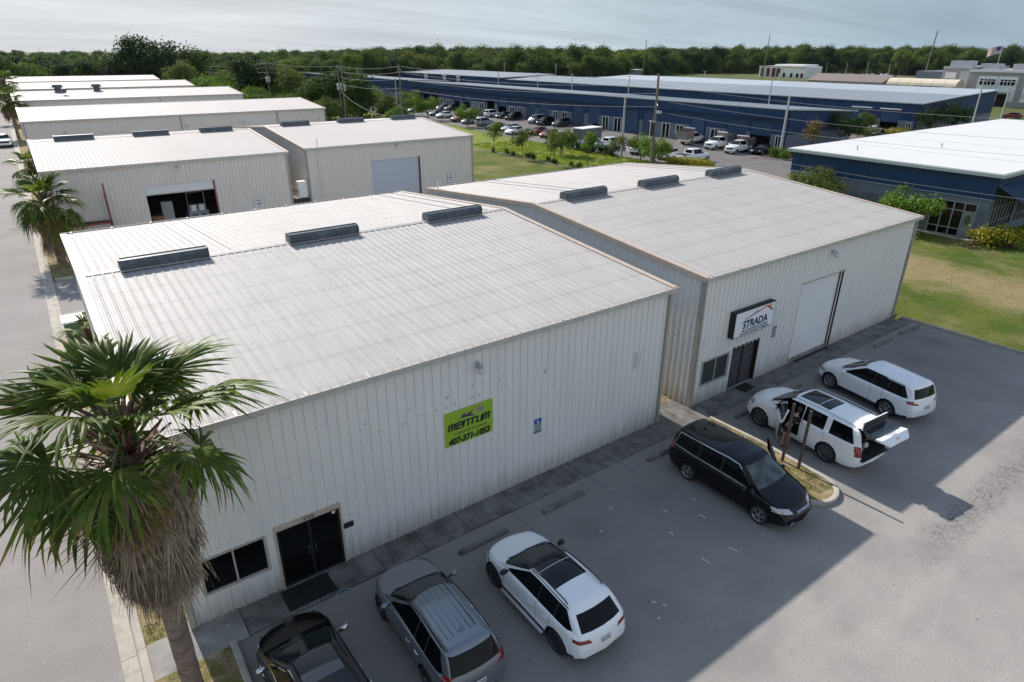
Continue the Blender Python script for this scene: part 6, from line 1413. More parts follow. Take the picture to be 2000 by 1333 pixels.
S4['tum'] = .22; S4['wind_mat'] = mat('teal tinted windscreen', (.075, .10, .098), .08, coat=.5, col2=(.02, .026, .026), c2=(.42, .58), c2scale=1.6, coords='obj')
van = build_car(S4, P['black'], 'black minivan parked with its nose towards the camera, far side door ajar', loc=(-1.22, -4.85), yaw=R(-90), cat='minivan')
q = MB(); q.bar((2.53, -.36, .80), (2.53, .36, .80), .03, .03); q.bar((2.54, -.34, .72), (2.54, .34, .72), .02, .02); q.ball((2.55, 0, .77), .055, 10, 6, sc_=(.3, 1, .9)); q.build('grille_bar', 'chrome', van)
q = MB(); q.box(2.50, 2.53, -.55, -.42, .36, .40); q.box(2.50, 2.53, .42, .55, .36, .40); q.build('fog_lamp', 'lamp', van)
# 5 large white SUV with tailgate and driver's door open
S5 = suv_spec(5.33, 2.06, 1.93, 3.07, .95, hood=1.24, belt=1.22, cowl_x=1.50, roof_f=.62, rear_rake=.28, d_low=1.15, spokes=10, rim='dalloy', twin=True, wr=.41)
S5['rim'] = mat('machined alloy wheel', (.22, .22, .22), .25, metal=.9)
S5['top'] = [(-2.665, .62), (-2.65, .95), (-2.60, 1.15), (-2.38, 1.80), (-2.28, 1.89), (-.4, 1.93), (.46, 1.91), (.62, 1.86), (1.50, 1.30), (1.58, 1.26), (2.1, 1.20), (2.45, 1.10), (2.60, .98), (2.655, .70), (2.665, .55)]
S5['wind'] = [(-.84, 1.32), (.84, 1.32), (.70, 1.83), (-.70, 1.83)]; S5['wind_x'] = (.40, 1.60)
S5['dlo'] = [(-2.30, 1.24), (-1.0, 1.24), (1.20, 1.20), (1.18, 1.27), (.48, 1.78), (0, 1.80), (-2.05, 1.78)]; S5['pillars'] = [-.10, -1.16]; S5['pillar_w'] = [.035, .11]; S5['pillar_paint'] = True; S5['tum'] = .24; S5['pillar_w'] = [.035, .11]; S5['pillar_paint'] = True; S5['tum'] = .24
S5['sunroof'] = [[(-.42, -.50), (.42, -.50), (.42, .50), (-.42, .50)], [(-.88, -.50), (-.44, -.50), (-.44, .50), (-.88, .50)]]
S5['tail'] = [[(.78, .82), (1.05, .82), (1.05, 1.22), (.80, 1.22)]]; S5['tail_side'] = [(-2.75, .85), (-2.42, .90), (-2.36, 1.20), (-2.75, 1.22)]
S5['gaps'] = [(1.02, .50, 1.18), (-.10, .50, 1.18), (-1.12, .70, 1.2)]; S5['door_open'] = (1, -.10, 1.02, .48, 1.78, R(46)); S5['hatch_open'] = (.80, .72, 1.84); S5['mirror'] = (1.02, 1.28); S5['clad'] = False
S5['handles'] = [(.05, 1.04), (-.98, 1.06)]; S5['rails'] = (-2.1, .55, .74); S5['rail_mat'] = 'alloy'; del S5['plate']; S5['kr'] = .10; S5['half'] = [(-2.665, .88), (-2.55, .95), (-2.2, .985), (-1.6, .99), (0, .98), (1.7, .99), (2.3, .96), (2.55, .88), (2.665, .80)]
S5['head'] = [(.68, .84), (1.05, .86), (1.05, 1.06), (.70, 1.06)]
yk = build_car(S5, P['white'], 'large white SUV with its driver door and rear tailgate standing open', loc=(4.13, -4.50), yaw=R(85.5), cat='SUV')
lg = empty('tailgate', (-2.36, 0, 1.86)); lg.parent = yk; lg.rotation_euler = (0, R(1), 0); lg.scale = (.80, 1, 1)
q = MB(); q.ext([(-.78, 0), (.78, 0), (.74, .30), (-.74, .30)], (.02, 0, .01), (-.03, 0, .012)); q.build('spoiler', [P['white']], lg); q = MB(); q.ext([(-.75, .02), (.75, .02), (.71, .285), (-.71, .285)], (-.034, 0, .01), (-.06, 0, .012)); q.build('spoiler_lining', 'plastic', lg)
M['tglass'] = mat('thin tinted glass', (.03, .034, .038), .05, alpha=.80, coat=.3)
MB().box(-.70, .10, -.70, .70, -.045, -.02).build('tailgate_glass', 'tglass', lg)
q = MB(); q.add([(-.70, -.80, -.06), (-.70, .80, -.06), (-1.0, .80, -.02), (-1.0, -.80, -.02), (-1.26, .60, -.17), (-1.26, -.60, -.17), (-.70, -.80, -.12), (-.70, .80, -.12), (-1.0, .80, -.12), (-1.0, -.80, -.12), (-1.26, .60, -.25), (-1.26, -.60, -.25)],
    [(0, 1, 2, 3), (3, 2, 4, 5), (6, 9, 8, 7), (9, 11, 10, 8), (0, 6, 7, 1), (4, 10, 11, 5), (0, 3, 9, 6), (3, 5, 11, 9), (1, 7, 8, 2), (2, 8, 10, 4)]); q.build('tailgate_panel', [P['white']], lg)
MB().box(-.97, -.82, -.16, .16, -.022, -.008).build('number_plate', 'plate', lg); MB().box(-.80, -.775, -.30, .30, -.032, -.018).build('chrome_strip', 'chrome', lg); MB().box(-1.16, -1.12, -.09, .09, -.10, -.085).build('badge', 'redsteel', lg)
for s in (-1, 1): MB().tube([(-2.45, s*.76, 1.45), (-2.85, s*.74, 1.82)], .012, 5).build('gas_strut', 'black', yk)
q = MB(); q.box(-2.60, -1.7, -.78, .78, .70, .73); q.build('load_floor', 'dark', yk); q = MB(); q.box(-2.72, -2.60, -.82, .82, .66, .70); q.build('bumper_step', 'plastic', yk)
for x, y, sz, m_, lb in ((-2.25, .35, .30, 'redsteel', 'dark red bag lying in the open boot of the large white SUV'), (-2.2, -.10, .22, 'white', 'small pale bag in the open boot of the large white SUV')):
    p_ = yk.matrix_basis @ Vector((x, y, .73)); 
    yv = R(85.5); wx_, wy_ = 4.13+x*math.cos(yv)-y*math.sin(yv), -4.50+x*math.sin(yv)+y*math.cos(yv)
    b_ = MB(); b_.ball((0, 0, sz*.55), sz*.6, 9, 6, sc_=(1, .8, .9)); o = b_.build('bag', m_, None, (wx_, wy_, .73), smooth=60); tag(o, lb, 'bag')
# 6 white SUV on the right
S6 = suv_spec(4.95, 1.95, 1.77, 2.85, .93, hood=1.15, belt=1.11, rear_rake=.34, d_low=1.12, spokes=6, rim='alloy', wr=.375)
S6['tail'] = [[(.46, .93), (.98, 1.0), (1.0, 1.10), (.55, 1.02)]]; S6['tail_side'] = [(-2.4, 1.0), (-2.0, 1.10), (-2.4, 1.14)]; S6['rear'] = [(-.70, 1.20), (.70, 1.20), (.64, 1.58), (-.64, 1.58)]; S6['ant'] = -1.35; S6['tum'] = .28; S6['tum'] = .28
hi = build_car(S6, P['white'], 'white SUV parked closed at the right end, near the roller door', loc=(9.55, -4.30), yaw=R(80.5), cat='SUV')

# smaller cars in the blue lot
def sedan_spec(L=4.7, W=1.82, H=1.45, wb=2.72, fo=.92):
    L2 = L/2; fx = L2-fo; rx = fx-wb
    S = dict(L=L, W=W, H=H, fx=fx, rx=rx, cat='car', wr=.33)
    S['top'] = [(-L2, .60), (-L2+.03, .90), (-L2+.12, 1.02), (-L2+.60, 1.05), (-L2+1.25, H-.06), (-.3, H), (.25, H-.02), (1.15, .98), (1.25, .94), (L2-.4, .82), (L2-.1, .70), (L2, .52)]
    S['belt'] = [(-L2, .8), (-L2+.5, .98), (0, .95), (1.0, .90), (L2-.3, .72), (L2, .48)]
    S['half'] = [(-L2, .82), (-L2+.4, .96), (0, .98), (fx, .98), (L2-.3, .9), (L2, .74)]; S['bot'] = [(-L2, .4), (-L2+.3, .22), (L2-.3, .2), (L2, .35)]
    S['wind'] = [(-.70, .98), (.70, .98), (.56, H-.07), (-.56, H-.07)]; S['wind_x'] = (.1, 1.25); S['dlo'] = [(-L2+.75, .98), (.95, .94), (.9, 1.0), (.2, H-.09), (-.6, H-.09), (-L2+1.15, H-.12)]; S['pillars'] = [-.15]
    S['rear'] = [(-.64, 1.08), (.64, 1.08), (.54, H-.10), (-.54, H-.10)]; S['rear_x'] = -L2+1.4; S['tail'] = [[(.55, .78), (1, .8), (1, .95), (.55, .92)]]; S['head'] = [(.52, .58), (1, .6), (1, .72), (.52, .70)]; S['mirror'] = (.75, 1.0)
    return S
def pickup_spec(L=5.8, W=2.0, H=1.92, wb=3.6, fo=.95, bed=1.75):
    L2 = L/2; fx = L2-fo; rx = fx-wb; ce = -L2+bed
    S = dict(L=L, W=W, H=H, fx=fx, rx=rx, cat='pickup truck', wr=.40)
    S['top'] = [(-L2, .75), (-L2+.03, 1.22), (ce-.06, 1.24), (ce+.0, 1.60), (ce+.10, H-.06), (ce+.3, H), (.75, H-.02), (1.35, 1.32), (1.42, 1.27), (L2-.35, 1.18), (L2-.08, 1.05), (L2, .60)]
    S['belt'] = [(-L2, 1.1), (-L2+.2, 1.20), (ce, 1.20), (1.0, 1.18), (L2-.3, 1.0), (L2, .55)]
    S['half'] = [(-L2, .95), (-L2+.2, .98), (0, .98), (fx, .99), (L2-.3, .95), (L2, .84)]; S['bot'] = [(-L2, .5), (-L2+.2, .42), (L2-.3, .38), (L2, .45)]
    S['wind'] = [(-.80, 1.32), (.80, 1.32), (.66, H-.07), (-.66, H-.07)]; S['wind_x'] = (.6, 1.45); S['dlo'] = [(ce+.18, 1.24), (1.15, 1.22), (1.1, 1.30), (.62, H-.11), (ce+.25, H-.11)]; S['pillars'] = [(ce+.9)/2+.1]
    S['rear'] = [(-.66, 1.32), (.66, 1.32), (.58, H-.12), (-.58, H-.12)]; S['rear_x'] = ce+.3; S['tail'] = [[(.80, .85), (1.05, .85), (1.05, 1.15), (.8, 1.15)]]; S['head'] = [(.62, .80), (1.05, .82), (1.05, 1.02), (.62, 1.02)]; S['grille'] = [(-.6, .72), (.6, .72), (.6, 1.02), (-.6, 1.02)]; S['mirror'] = (.95, 1.30)
    S['_bed'] = (-L2+.08, ce-.12); return S
def lot_proto(kind, col):
    if kind == 'sedan': S = sedan_spec()
    elif kind == 'suv': S = suv_spec(4.8, 1.9, 1.74, 2.8)
    elif kind == 'hatch': S = sedan_spec(4.3, 1.78, 1.5, 2.6); S['top'][2:5] = [(-2.05, 1.02), (-2.0, 1.1), (-1.55, 1.42)]; S['rear'] = [(-.6, 1.08), (.6, 1.08), (.52, 1.36), (-.52, 1.36)]; S['rear_x'] = -1.3; S['dlo'] = [(-1.75, .99), (.95, .94), (.9, 1.0), (.2, 1.40), (-.6, 1.40), (-1.5, 1.36)]
    elif kind == 'van': S = suv_spec(5.0, 1.95, 1.85, 3.0, cowl_x=1.7, roof_f=.9, hood=1.1, belt=1.1)
    else: S = pickup_spec()
    S['clad'] = False
    r = build_car(S, P[col], 'x', quality=1)
    if '_bed' in S:
        a, b = S['_bed']; MB().box(a, b, -.80, .80, 1.19, 1.262).build('bed', 'plastic', r)
    return r, S
protos = {}
def lot_car(kind, col, x, y, deg, lb, group='cars parked in the blue lot'):
    if kind not in protos:
        r, S = lot_proto(kind, col); protos[kind] = r; c = r
    else: c = copy_tree(protos[kind])
    for ch in [c]+list(c.children_recursive):
        if ch.type == 'MESH':
            for i, sl in enumerate(ch.material_slots):
                if sl.material and 'car paint' in (ch.data.materials[i].name if ch.data.materials[i] else ''): sl.link = 'OBJECT'; sl.material = P[col]
    c.location = (x, y, 0); c.rotation_euler = (0, 0, R(deg)); c['label'] = lb; c['group'] = group; return c
W_ = 'in front of the long blue building'
lot_car('sedan', 'white', 57.2, 87.9, 195, 'white sedan nose on to the grass edge, left of the red cars')
lot_car('sedan', 'black', 58.6, 96.2, 190, 'black sedan beside the pale station wagon near the grass edge')
lot_car('suv', 'silver', 61.2, 104.0, 10, 'pale silver wagon at the grass edge behind the black sedan')
lot_car('hatch', 'green', 60.8, 109.2, 190, 'pale green hatchback at the grass edge behind the silver wagon')
lot_car('suv', 'red', 61.4, 114.2, 188, 'dark red SUV farther along the grass edge')
lot_car('sedan', 'white', 63.2, 124.0, 190, 'small white sedan at the grass edge beyond the dark red SUV'); lot_car('sedan', 'dgrey', 64.4, 129.4, 190, 'dark grey sedan at the grass edge beyond the small white sedan')
lot_car('hatch', 'green', 64.8, 141.5, 190, 'dull green hatchback near the pale light pole by the big tree'); lot_car('sedan', 'white', 63.6, 146.5, 190, 'white car near the big dark tree')
lot_car('sedan', 'black', 64.4, 153, 190, 'black car beyond the white car near the big dark tree'); lot_car('suv', 'black', 65.0, 160, 190, 'black SUV at the lot edge beside the utility pole')
lot_car('sedan', 'red', 60.6, 84.9, 192, 'dark red sedan, left one of the two red cars'); lot_car('hatch', 'red', 59.4, 80.3, 192, 'bright red hatchback, right one of the two red cars')
lot_car('sedan', 'white', 59.3, 77.0, 192, 'white sedan half hidden by a tree right of the red cars'); lot_car('sedan', 'silver', 59.6, 92.4, 192, 'silver sedan between the white sedan and the red cars')
lot_car('sedan', 'blue', 56.9, 66.8, 185, 'blue sedan in front of the grey box trailer')
lot_car('truck', 'white', 57.9, 62.6, 2, 'white pickup with dark door print between the blue sedan and the grey light pole')
lot_car('truck', 'white', 58.6, 56.0, -4, 'white pickup behind the main utility pole'); lot_car('hatch', 'white', 57.6, 50.3, 190, 'white hatchback half hidden by a bushy tree'); lot_car('truck', 'white', 58.2, 46.0, 0, 'white pickup nearest the STRADA warehouse roof, beside the yellow hedge')
lot_car('van', 'green', 73.4, 101.4, 188, 'pale green minivan %s' % W_); lot_car('suv', 'black', 72.6, 97.7, 188, 'black SUV beside the pale green minivan'); lot_car('suv', 'olive', 73.6, 93.6, 188, 'dark olive SUV beside the black SUV'); lot_car('sedan', 'black', 73.2, 83.8, 192, 'black sedan alone %s' % W_)
lot_car('suv', 'black', 73.6, 110.6, 192, 'large black SUV right of the white SUV %s' % W_); lot_car('sedan', 'dgrey', 74.2, 115.2, 190, 'dark sedan between the white SUV and the large black SUV'); lot_car('suv', 'white', 74.0, 119.6, 10, 'white SUV seen from behind %s' % W_)
lot_car('sedan', 'silver', 73.6, 128.2, 190, 'silver sedan %s, left of the white SUV' % W_); lot_car('hatch', 'dgrey', 74.4, 123.6, 190, 'dark hatchback behind the silver sedan'); lot_car('suv', 'olive', 75.0, 139.8, 190, 'dark green SUV %s near the open bays' % W_)
lot_car('truck', 'silver', 73.0, 149.0, 15, 'silver pickup near the left end of the long blue building'); lot_car('sedan', 'red', 76 - 1.6, 156, 190, 'dull red sedan beside the silver pickup'); lot_car('sedan', 'silver', 74.6, 143.8, 190, 'silver car between the dark green SUV and the silver pickup')
lot_car('suv', 'black', 75, 163, 190, 'black SUV at the far left end of the long blue building'); lot_car('truck', 'black', 76.4, 170, 5, 'black pickup at the far left end of the lot'); lot_car('sedan', 'dgrey', 73.4, 176, 190, 'dark grey sedan at the far left end of the lot'); lot_car('suv', 'dgrey', 72, 184, 190, 'dark grey SUV before the second stretch of blue wall')
for k in range(7): lot_car(('sedan', 'suv', 'hatch')[k % 3], ('silver', 'black', 'white', 'dgrey', 'silver', 'white', 'black')[k], 66.5+(k % 2)*8, 205+k*6.5, 188, 'car in the far row by the white box truck', 'cars by the white box truck')
lot_car('suv', 'white', 113.6, 48.0, 12, 'white SUV before the open bay of the second blue building', 'cars by the second blue building'); lot_car('suv', 'dgrey', 114.2, 53.6, 12, 'dark grey SUV left of the white SUV at the second blue building', 'cars by the second blue building')
lot_car('sedan', 'black', 73.6, 45.2, 186, 'black sedan at the right end of the truck row before the open bay')
lot_car('sedan', 'red', 176, 46, 100, 'dark red car on the cross street by the white kiosk', 'cars on the cross street'); lot_car('suv', 'silver', 196, 44.5, 20, 'silver car on the cross street near the pinkish building', 'cars on the cross street')
pk = lot_car('truck', 'white', -21.3, 121.5, -90, 'white pickup on the street at the left edge, facing the camera', 'vehicle on the street')
# work trucks with beds
def work_truck(x, y, deg, lb, bedm, bedh, col='white', tarp=None):
    c = lot_car('truck', col, x, y, deg, lb, 'work trucks before the long blue building'); 
    q = MB(); q.box(-3.4, -1.2, -1.05, -.98, 1.0, 1.0+bedh); q.box(-3.4, -1.2, .98, 1.05, 1.0, 1.0+bedh); q.box(-3.45, -3.38, -1.05, 1.05, 1.0, 1.0+bedh); q.box(-1.2, -1.12, -1.05, 1.05, 1.0, 1.3+bedh); q.box(-3.4, -1.2, -.98, .98, 1.0, 1.25+bedh*.4)
    for k in range(5): q.box(-3.35+k*.52, -3.29+k*.52, -1.10, -1.051, 1.0, 1.0+bedh)
    q.build('dump_bed', bedm, c); MB().box(-1.3, -1.0, -1.0, 1.0, 1.3+bedh+.003, 1.42+bedh).build('headboard', 'white', c); return c
work_truck(72.9, 53.1, 186, 'white work pickup with a tan sided dump bed, left one of the pair', mat('brown grey bed', (.19, .165, .15), .6), 1.1)
work_truck(71.6, 48.2, 187, 'white work pickup with a dark dump bed, right one of the pair', mat('dark red grey bed', (.13, .09, .08), .6), 1.05)
ft = work_truck(74.4, 59.6, 8, 'white cab truck with a mesh sided tan bed piled with branches', mat('tan mesh bed', (.25, .22, .18), .7), 1.25)
q = MB(); 
for k in range(60): a = random.uniform(0, 6.28); q.tri = None; x, y = random.uniform(-3.5, -1.4), random.uniform(-.9, .9); q.bar((x, y, 2.0), (x+random.uniform(-.7, .7), y+random.uniform(-.4, .4), 2.0+random.uniform(.1, .7)), .05)
o = q.build('branches', 'wood', None, (74.4, 59.6, 0), R(8)); tag(o, 'pile of brown branches on the mesh sided truck bed', 'branches'); o['kind'] = 'stuff'
tr = empty('box_trailer', (61.0, 71.6, 0), R(8), 'grey enclosed trailer with a white roof behind the blue sedan', 'trailer'); q = MB().box(-2.6, 2.6, -1.1, 1.1, .5, 2.3); q.build('body', mat('grey trailer side', (.12, .125, .13), .5), tr); MB().box(-2.7, 2.7, -1.2, 1.2, 2.301, 2.42).build('roof', 'white', tr)
for k in range(6): MB().box(-2.5+k*1.0, -2.45+k*1.0, -1.14, -1.101, .5, 2.29).build('post', 'equip', tr)
for s in (-1, 1): MB().cyl((0, s*.95, .35), (0, s*1.12, .35), .35, 14).build('wheel', 'tyre', tr)
bx = empty('box_truck', (65.5, 212, 0), R(5), 'white box truck parked beyond the trees, left of the utility poles', 'truck'); MB().box(-4.2, 1.8, -1.25, 1.25, .9, 3.5).build('cargo_box', 'white', bx); MB().box(1.85, 3.6, -1.1, 1.1, .6, 2.5).build('cab', 'white', bx); MB().box(3.601, 3.65, -.95, .95, 1.5, 2.35).build('windscreen', 'glass', bx); MB().box(-4.0, 3.4, -.9, .9, .4, .85).build('chassis', 'plastic', bx)
for x in (-2.8, 2.7):
    for s in (-1, 1): MB().cyl((x, s*.95, .48), (x, s*1.2, .48), .48, 14).build('wheel', 'tyre', bx)
# far car park
rngc = random.Random(77)
lowp = copy_tree(protos['sedan'])
for k in range(96):
    r_, c_ = divmod(k, 24)
    c = lowp if k == 0 else copy_tree(lowp)
    x = 470+r_*16; y = 215+c_*3.1-r_*.0+r_*6; col = rngc.choice(['white', 'silver', 'dgrey', 'white', 'black', 'silver', 'red', 'blue'])
    for ch in c.children_recursive:
        if ch.type == 'MESH':
            for i, sl in enumerate(ch.material_slots):
                if ch.data.materials[i] and 'car paint' in ch.data.materials[i].name: sl.link = 'OBJECT'; sl.material = P[col]
    c.location = (x, y, 0); c.rotation_euler = (0, 0, rngc.choice([0, math.pi])); c['label'] = 'small distant car in the far car park below the dark trees'; c['group'] = 'cars in the far car park'
sheet('far_car_park', rect(455, 540, 205, 310), -.01, 'asphalt2')

# wooden posts on the island
for (x, y, h, lx, lb) in ((1.63, -4.90, 2.62, .06, 'brown wooden post on the grass island, left one by the open door'), (1.65, -5.56, 2.62, .05, 'brown wooden post on the grass island, right one')):
    t = empty('wooden_post', (x, y, .10), 0, lb, 'post'); MB().bar((0, 0, -.1), (lx*.4, 0, h-.1), .085, .085).build('shaft', 'wood', t); MB().box(-.02, .02, -.052, -.0435, 1.5, 1.52).build('bolt', 'equip', t); MB().box(-.02, .02, -.052, -.0435, 1.1, 1.12).build('bolt', 'equip', t)
# person leaning into the open driver's door
def skinfig(name, pts, edges, radii, m, parent, sub=2):
    me = bpy.data.meshes.new(name); me.from_pydata(pts, edges, []); o = link(name, me, parent)
    o.modifiers.new('skin', 'SKIN'); sv = me.skin_vertices[0].data if me.skin_vertices else None
    if sv is None:
        bpy.context.view_layer.objects.active = o; sv = me.skin_vertices[0].data
    for i, r in enumerate(radii): sv[i].radius = (r, r) if not isinstance(r, tuple) else r
    sv[0].use_root = True
    s = o.modifiers.new('sub', 'SUBSURF'); s.levels = sub; s.render_levels = sub
    me.materials.append(M[m] if isinstance(m, str) else m); return o
pe = empty('person', (2.62, -4.32, 0), R(-8), 'person in black top and shorts leaning into the open door of the white SUV', 'person')
# facing +X
body = [(0, 0, .93), (.10, 0, 1.08), (.26, 0, 1.24), (.36, 0, 1.36), (.44, 0, 1.44), (.50, 0, 1.52), (.0, .09, .88), (.02, .10, .50), (-.04, .10, .09), (.12, .10, .04), (.0, -.09, .88), (.05, -.10, .50), (-.02, -.11, .09), (.14, -.11, .04),
        (.34, .17, 1.36), (.50, .20, 1.14), (.70, .17, 1.12), (.34, -.17, 1.36), (.52, -.20, 1.16), (.72, -.16, 1.10)]
ed = [(0, 1), (1, 2), (2, 3), (3, 4), (4, 5), (0, 6), (6, 7), (7, 8), (8, 9), (0, 10), (10, 11), (11, 12), (12, 13), (3, 14), (14, 15), (15, 16), (3, 17), (17, 18), (18, 19)]
rd = [.125, .115, .125, .12, .055, .05, .085, .055, .038, .035, .085, .055, .038, .035, .052, .040, .030, .052, .040, .030]
skinfig('body', body, ed, rd, 'skin', pe)
skinfig('shirt', [(.08, 0, 1.06), (.26, 0, 1.24), (.37, 0, 1.37), (.34, .17, 1.36), (.42, .19, 1.25), (.34, -.17, 1.36), (.43, -.19, 1.26)], [(0, 1), (1, 2), (2, 3), (3, 4), (2, 5), (5, 6)], [.135, .143, .135, .07, .06, .07, .06], 'cloth', pe)
skinfig('shorts', [(0, 0, .94), (.06, 0, 1.02), (0, .09, .87), (.01, .10, .70), (0, -.09, .87), (.02, -.10, .70)], [(0, 1), (0, 2), (2, 3), (0, 4), (4, 5)], [.142, .13, .10, .088, .10, .088], 'cloth', pe)
hd = MB(); hd.ball((.56, 0, 1.60), .105, 14, 10, sc_=(.95, .80, 1.12)); hd.ball((.665, 0, 1.58), .02, 6, 4); hd.ball((.56, .085, 1.60), .022, 6, 4); hd.ball((.56, -.085, 1.60), .022, 6, 4); hd.build('head', 'skin', pe, smooth=60)
hh = MB(); hh.ball((.535, 0, 1.625), .115, 14, 9, sc_=(.95, .88, 1.05)); hh.ball((.44, 0, 1.60), .06, 8, 6, sc_=(1, .8, 1.3)); hh.build('hair', 'hair', pe, smooth=60)
for s in (-1, 1):
    f = MB()
    for k in range(4): y = s*.17+(k-1.5)*.019; l = (.075, .085, .08, .06)[k]; f.tube([(.73, y, 1.105), (.73+l*.6, y, 1.10), (.73+l, y, 1.075)], .008, 5)
    f.tube([(.71, s*.17-s*.03, 1.11), (.745, s*.17-s*.055, 1.10)], .009, 5); f.ball((.72, s*.17, 1.107), .038, 8, 5, sc_=(1.2, .9, .4)); f.build('hand', 'skin', pe)
    sh = MB(); sh.ball((.06, s*.105, .045), .06, 10, 6, sc_=(2.0, .8, .75)); sh.build('shoe', 'cloth', pe, smooth=60)
# ---------------------------------------------------------------- palms
def frond_mesh(name, seed, Rb=.95, pet=1.0, droop=.5, dead=False, nseg=40, span=115, mats=None, fold=1.0, cup=.25, tips=0):
    """fan frond in local axes: petiole runs along +X from the origin, blade beyond; +Z up. Droop bends towards -Z"""
    g = random.Random(seed); V = []; F = []; MI = []
    # petiole
    n = 7; L_ = pet; pp = []
    for i in range(n+1):
        t = i/n; pp.append(Vector((L_*t, 0, -droop*.22*t*t*L_)))
    for i, p in enumerate(pp):
        w = .035*(1-.55*i/n)
        V += [(p.x, -w, p.z), (p.x, w, p.z), (p.x, 0, p.z-w*.7)]
    for i in range(n):
        for a, b in ((0, 1), (1, 2), (2, 0)): F.append((i*3+a, i*3+b, (i+1)*3+b, (i+1)*3+a)); MI.append(1)
    h = pp[-1]; sl = math.atan2(pp[-1].z-pp[-2].z, pp[-1].x-pp[-2].x); K = 7
    def pos(phi, r, off, fl):
        # blade surface: fan angle phi, radius r
        x = r*math.cos(phi); y = r*math.sin(phi); z = cup*abs(math.sin(phi))*r*.55 + off
        k = droop*(.18*(r/Rb)**2+.55*max(0, r/Rb-.55)**2)*Rb*(1+fl); z -= k
        if dead: x *= 1-.0; 
        X = x*math.cos(sl)-z*math.sin(sl)*0+0; 
        return (h.x+x*math.cos(sl)-z*math.sin(sl)*.3, y, h.z+x*math.sin(sl)+z)
    for s in range(nseg):
        u = (s+.5)/nseg*2-1; phi = R(span)*u; dphi = R(span)/nseg; Rl = Rb*(1-.22*abs(u)**2.2)*g.uniform(.90, 1.06); fl = g.uniform(-.5, 1.6); split = g.uniform(.60, .74); tw = g.uniform(-.12, .12)
        if g.random() < .10: Rl *= g.uniform(.5, .85)
        if g.random() < .05: fl += 1.2
        prev = None
        for k in range(K+1):
            t = .06+.94*k/K; r = Rl*t
            if t < split: w = dphi*1.02; ph = phi
            else:
                q = (t-split)/(1-split); w = dphi*(1-q)**.75*split/t*1.0; ph = phi+tw*q
            rid = .018*fold*(r/Rb)*3.0 if t < split else .018*fold*(1-(t-split)/(1-split))*1.5
            a = pos(ph-w, r, -rid*.5, fl); c = pos(ph, r, rid, fl); b = pos(ph+w, r, -rid*.5, fl); i0 = len(V); V += [a, c, b]
            if prev is not None: F += [(prev, i0, i0+1, prev+1), (prev+1, i0+1, i0+2, prev+2)]; MI += [2, 2] if (tips and k > K-tips+(g.random() < .4)) else [0, 0]
            prev = i0
    return mesh_np(name, V, F, mats or ['frond', 'petiole'], MI, smooth=False)
def dead_mesh(name, seed, L_=1.4, n=26, spread=.35):
    g = random.Random(seed); V = []; F = []
    for s in range(n):
        a = g.uniform(-1, 1)*spread; l = L_*g.uniform(.55, 1.05); w = g.uniform(.008, .020); x0 = g.uniform(.0, .10); pts = []; t0 = g.uniform(0, .35)
        curl = g.uniform(-.25, .35)
        for k in range(5):
            t = k/4; z = -(t0+(l-t0)*t); y = math.sin(a)*(-z)*.8+g.uniform(-.01, .01); x = x0+.16*math.sin(t*2.6)*g.uniform(.6, 1.2)+curl*t*t*.3; ww = w*(1-.8*t*t); i0 = len(V); V += [(x, y-ww, z), (x+.008, y+ww, z)]
            if k: F.append((i0-2, i0, i0+1, i0-1))
    return mesh_np(name, V, F, 'fronddead')
def orient(o, az, el, roll=0.0):
    # local +X to direction (az, el), +Z stays as up as possible
    o.rotation_euler = (Matrix.Rotation(az, 3, 'Z') @ Matrix.Rotation(-el, 3, 'Y') @ Matrix.Rotation(roll, 3, 'X')).to_euler()
greens = [frond_mesh('frond', 100+i, nseg=34, Rb=1.0+.06*(i % 3), pet=.95+.14*(i % 3), droop=.45+.24*i, cup=(.5, .3, .1, .0, .35, .2)[i], mats=['frond', 'petiole', 'frondy'], tips=(0, 0, 0, 1, 1, 2)[i]) for i in range(7) if i < 6]
yells = [frond_mesh('yellow_frond', 140+i, Rb=.95, pet=1.0, droop=1.2+.3*i, mats=['frondy', 'petiole'], cup=-.1) for i in range(2)]
deadf = [frond_mesh('dead_frond', 150+i, Rb=.80, pet=.45, droop=2.4+.5*i, mats=['fronddead', 'fronddead'], cup=-.5, nseg=30, span=80) for i in range(3)]
skirts = [dead_mesh('dead_frond', 160+i, 1.35, 30, .38) for i in range(7)]
stubs = []
for k_ in range(3):
    sb_ = MB(); sb_.add([(0, -.05, 0), (0, .05, 0), (0, 0, -.05), (.55+.1*k_, -.022, .03), (.55+.1*k_, .022, .03), (.55+.1*k_, 0, .0)], [(0, 1, 4, 3), (1, 2, 5, 4), (2, 0, 3, 5), (3, 4, 5)]); stubs.append(sb_.mesh('leaf_base', ['petiole', 'fronddead', 'rust'][k_]))
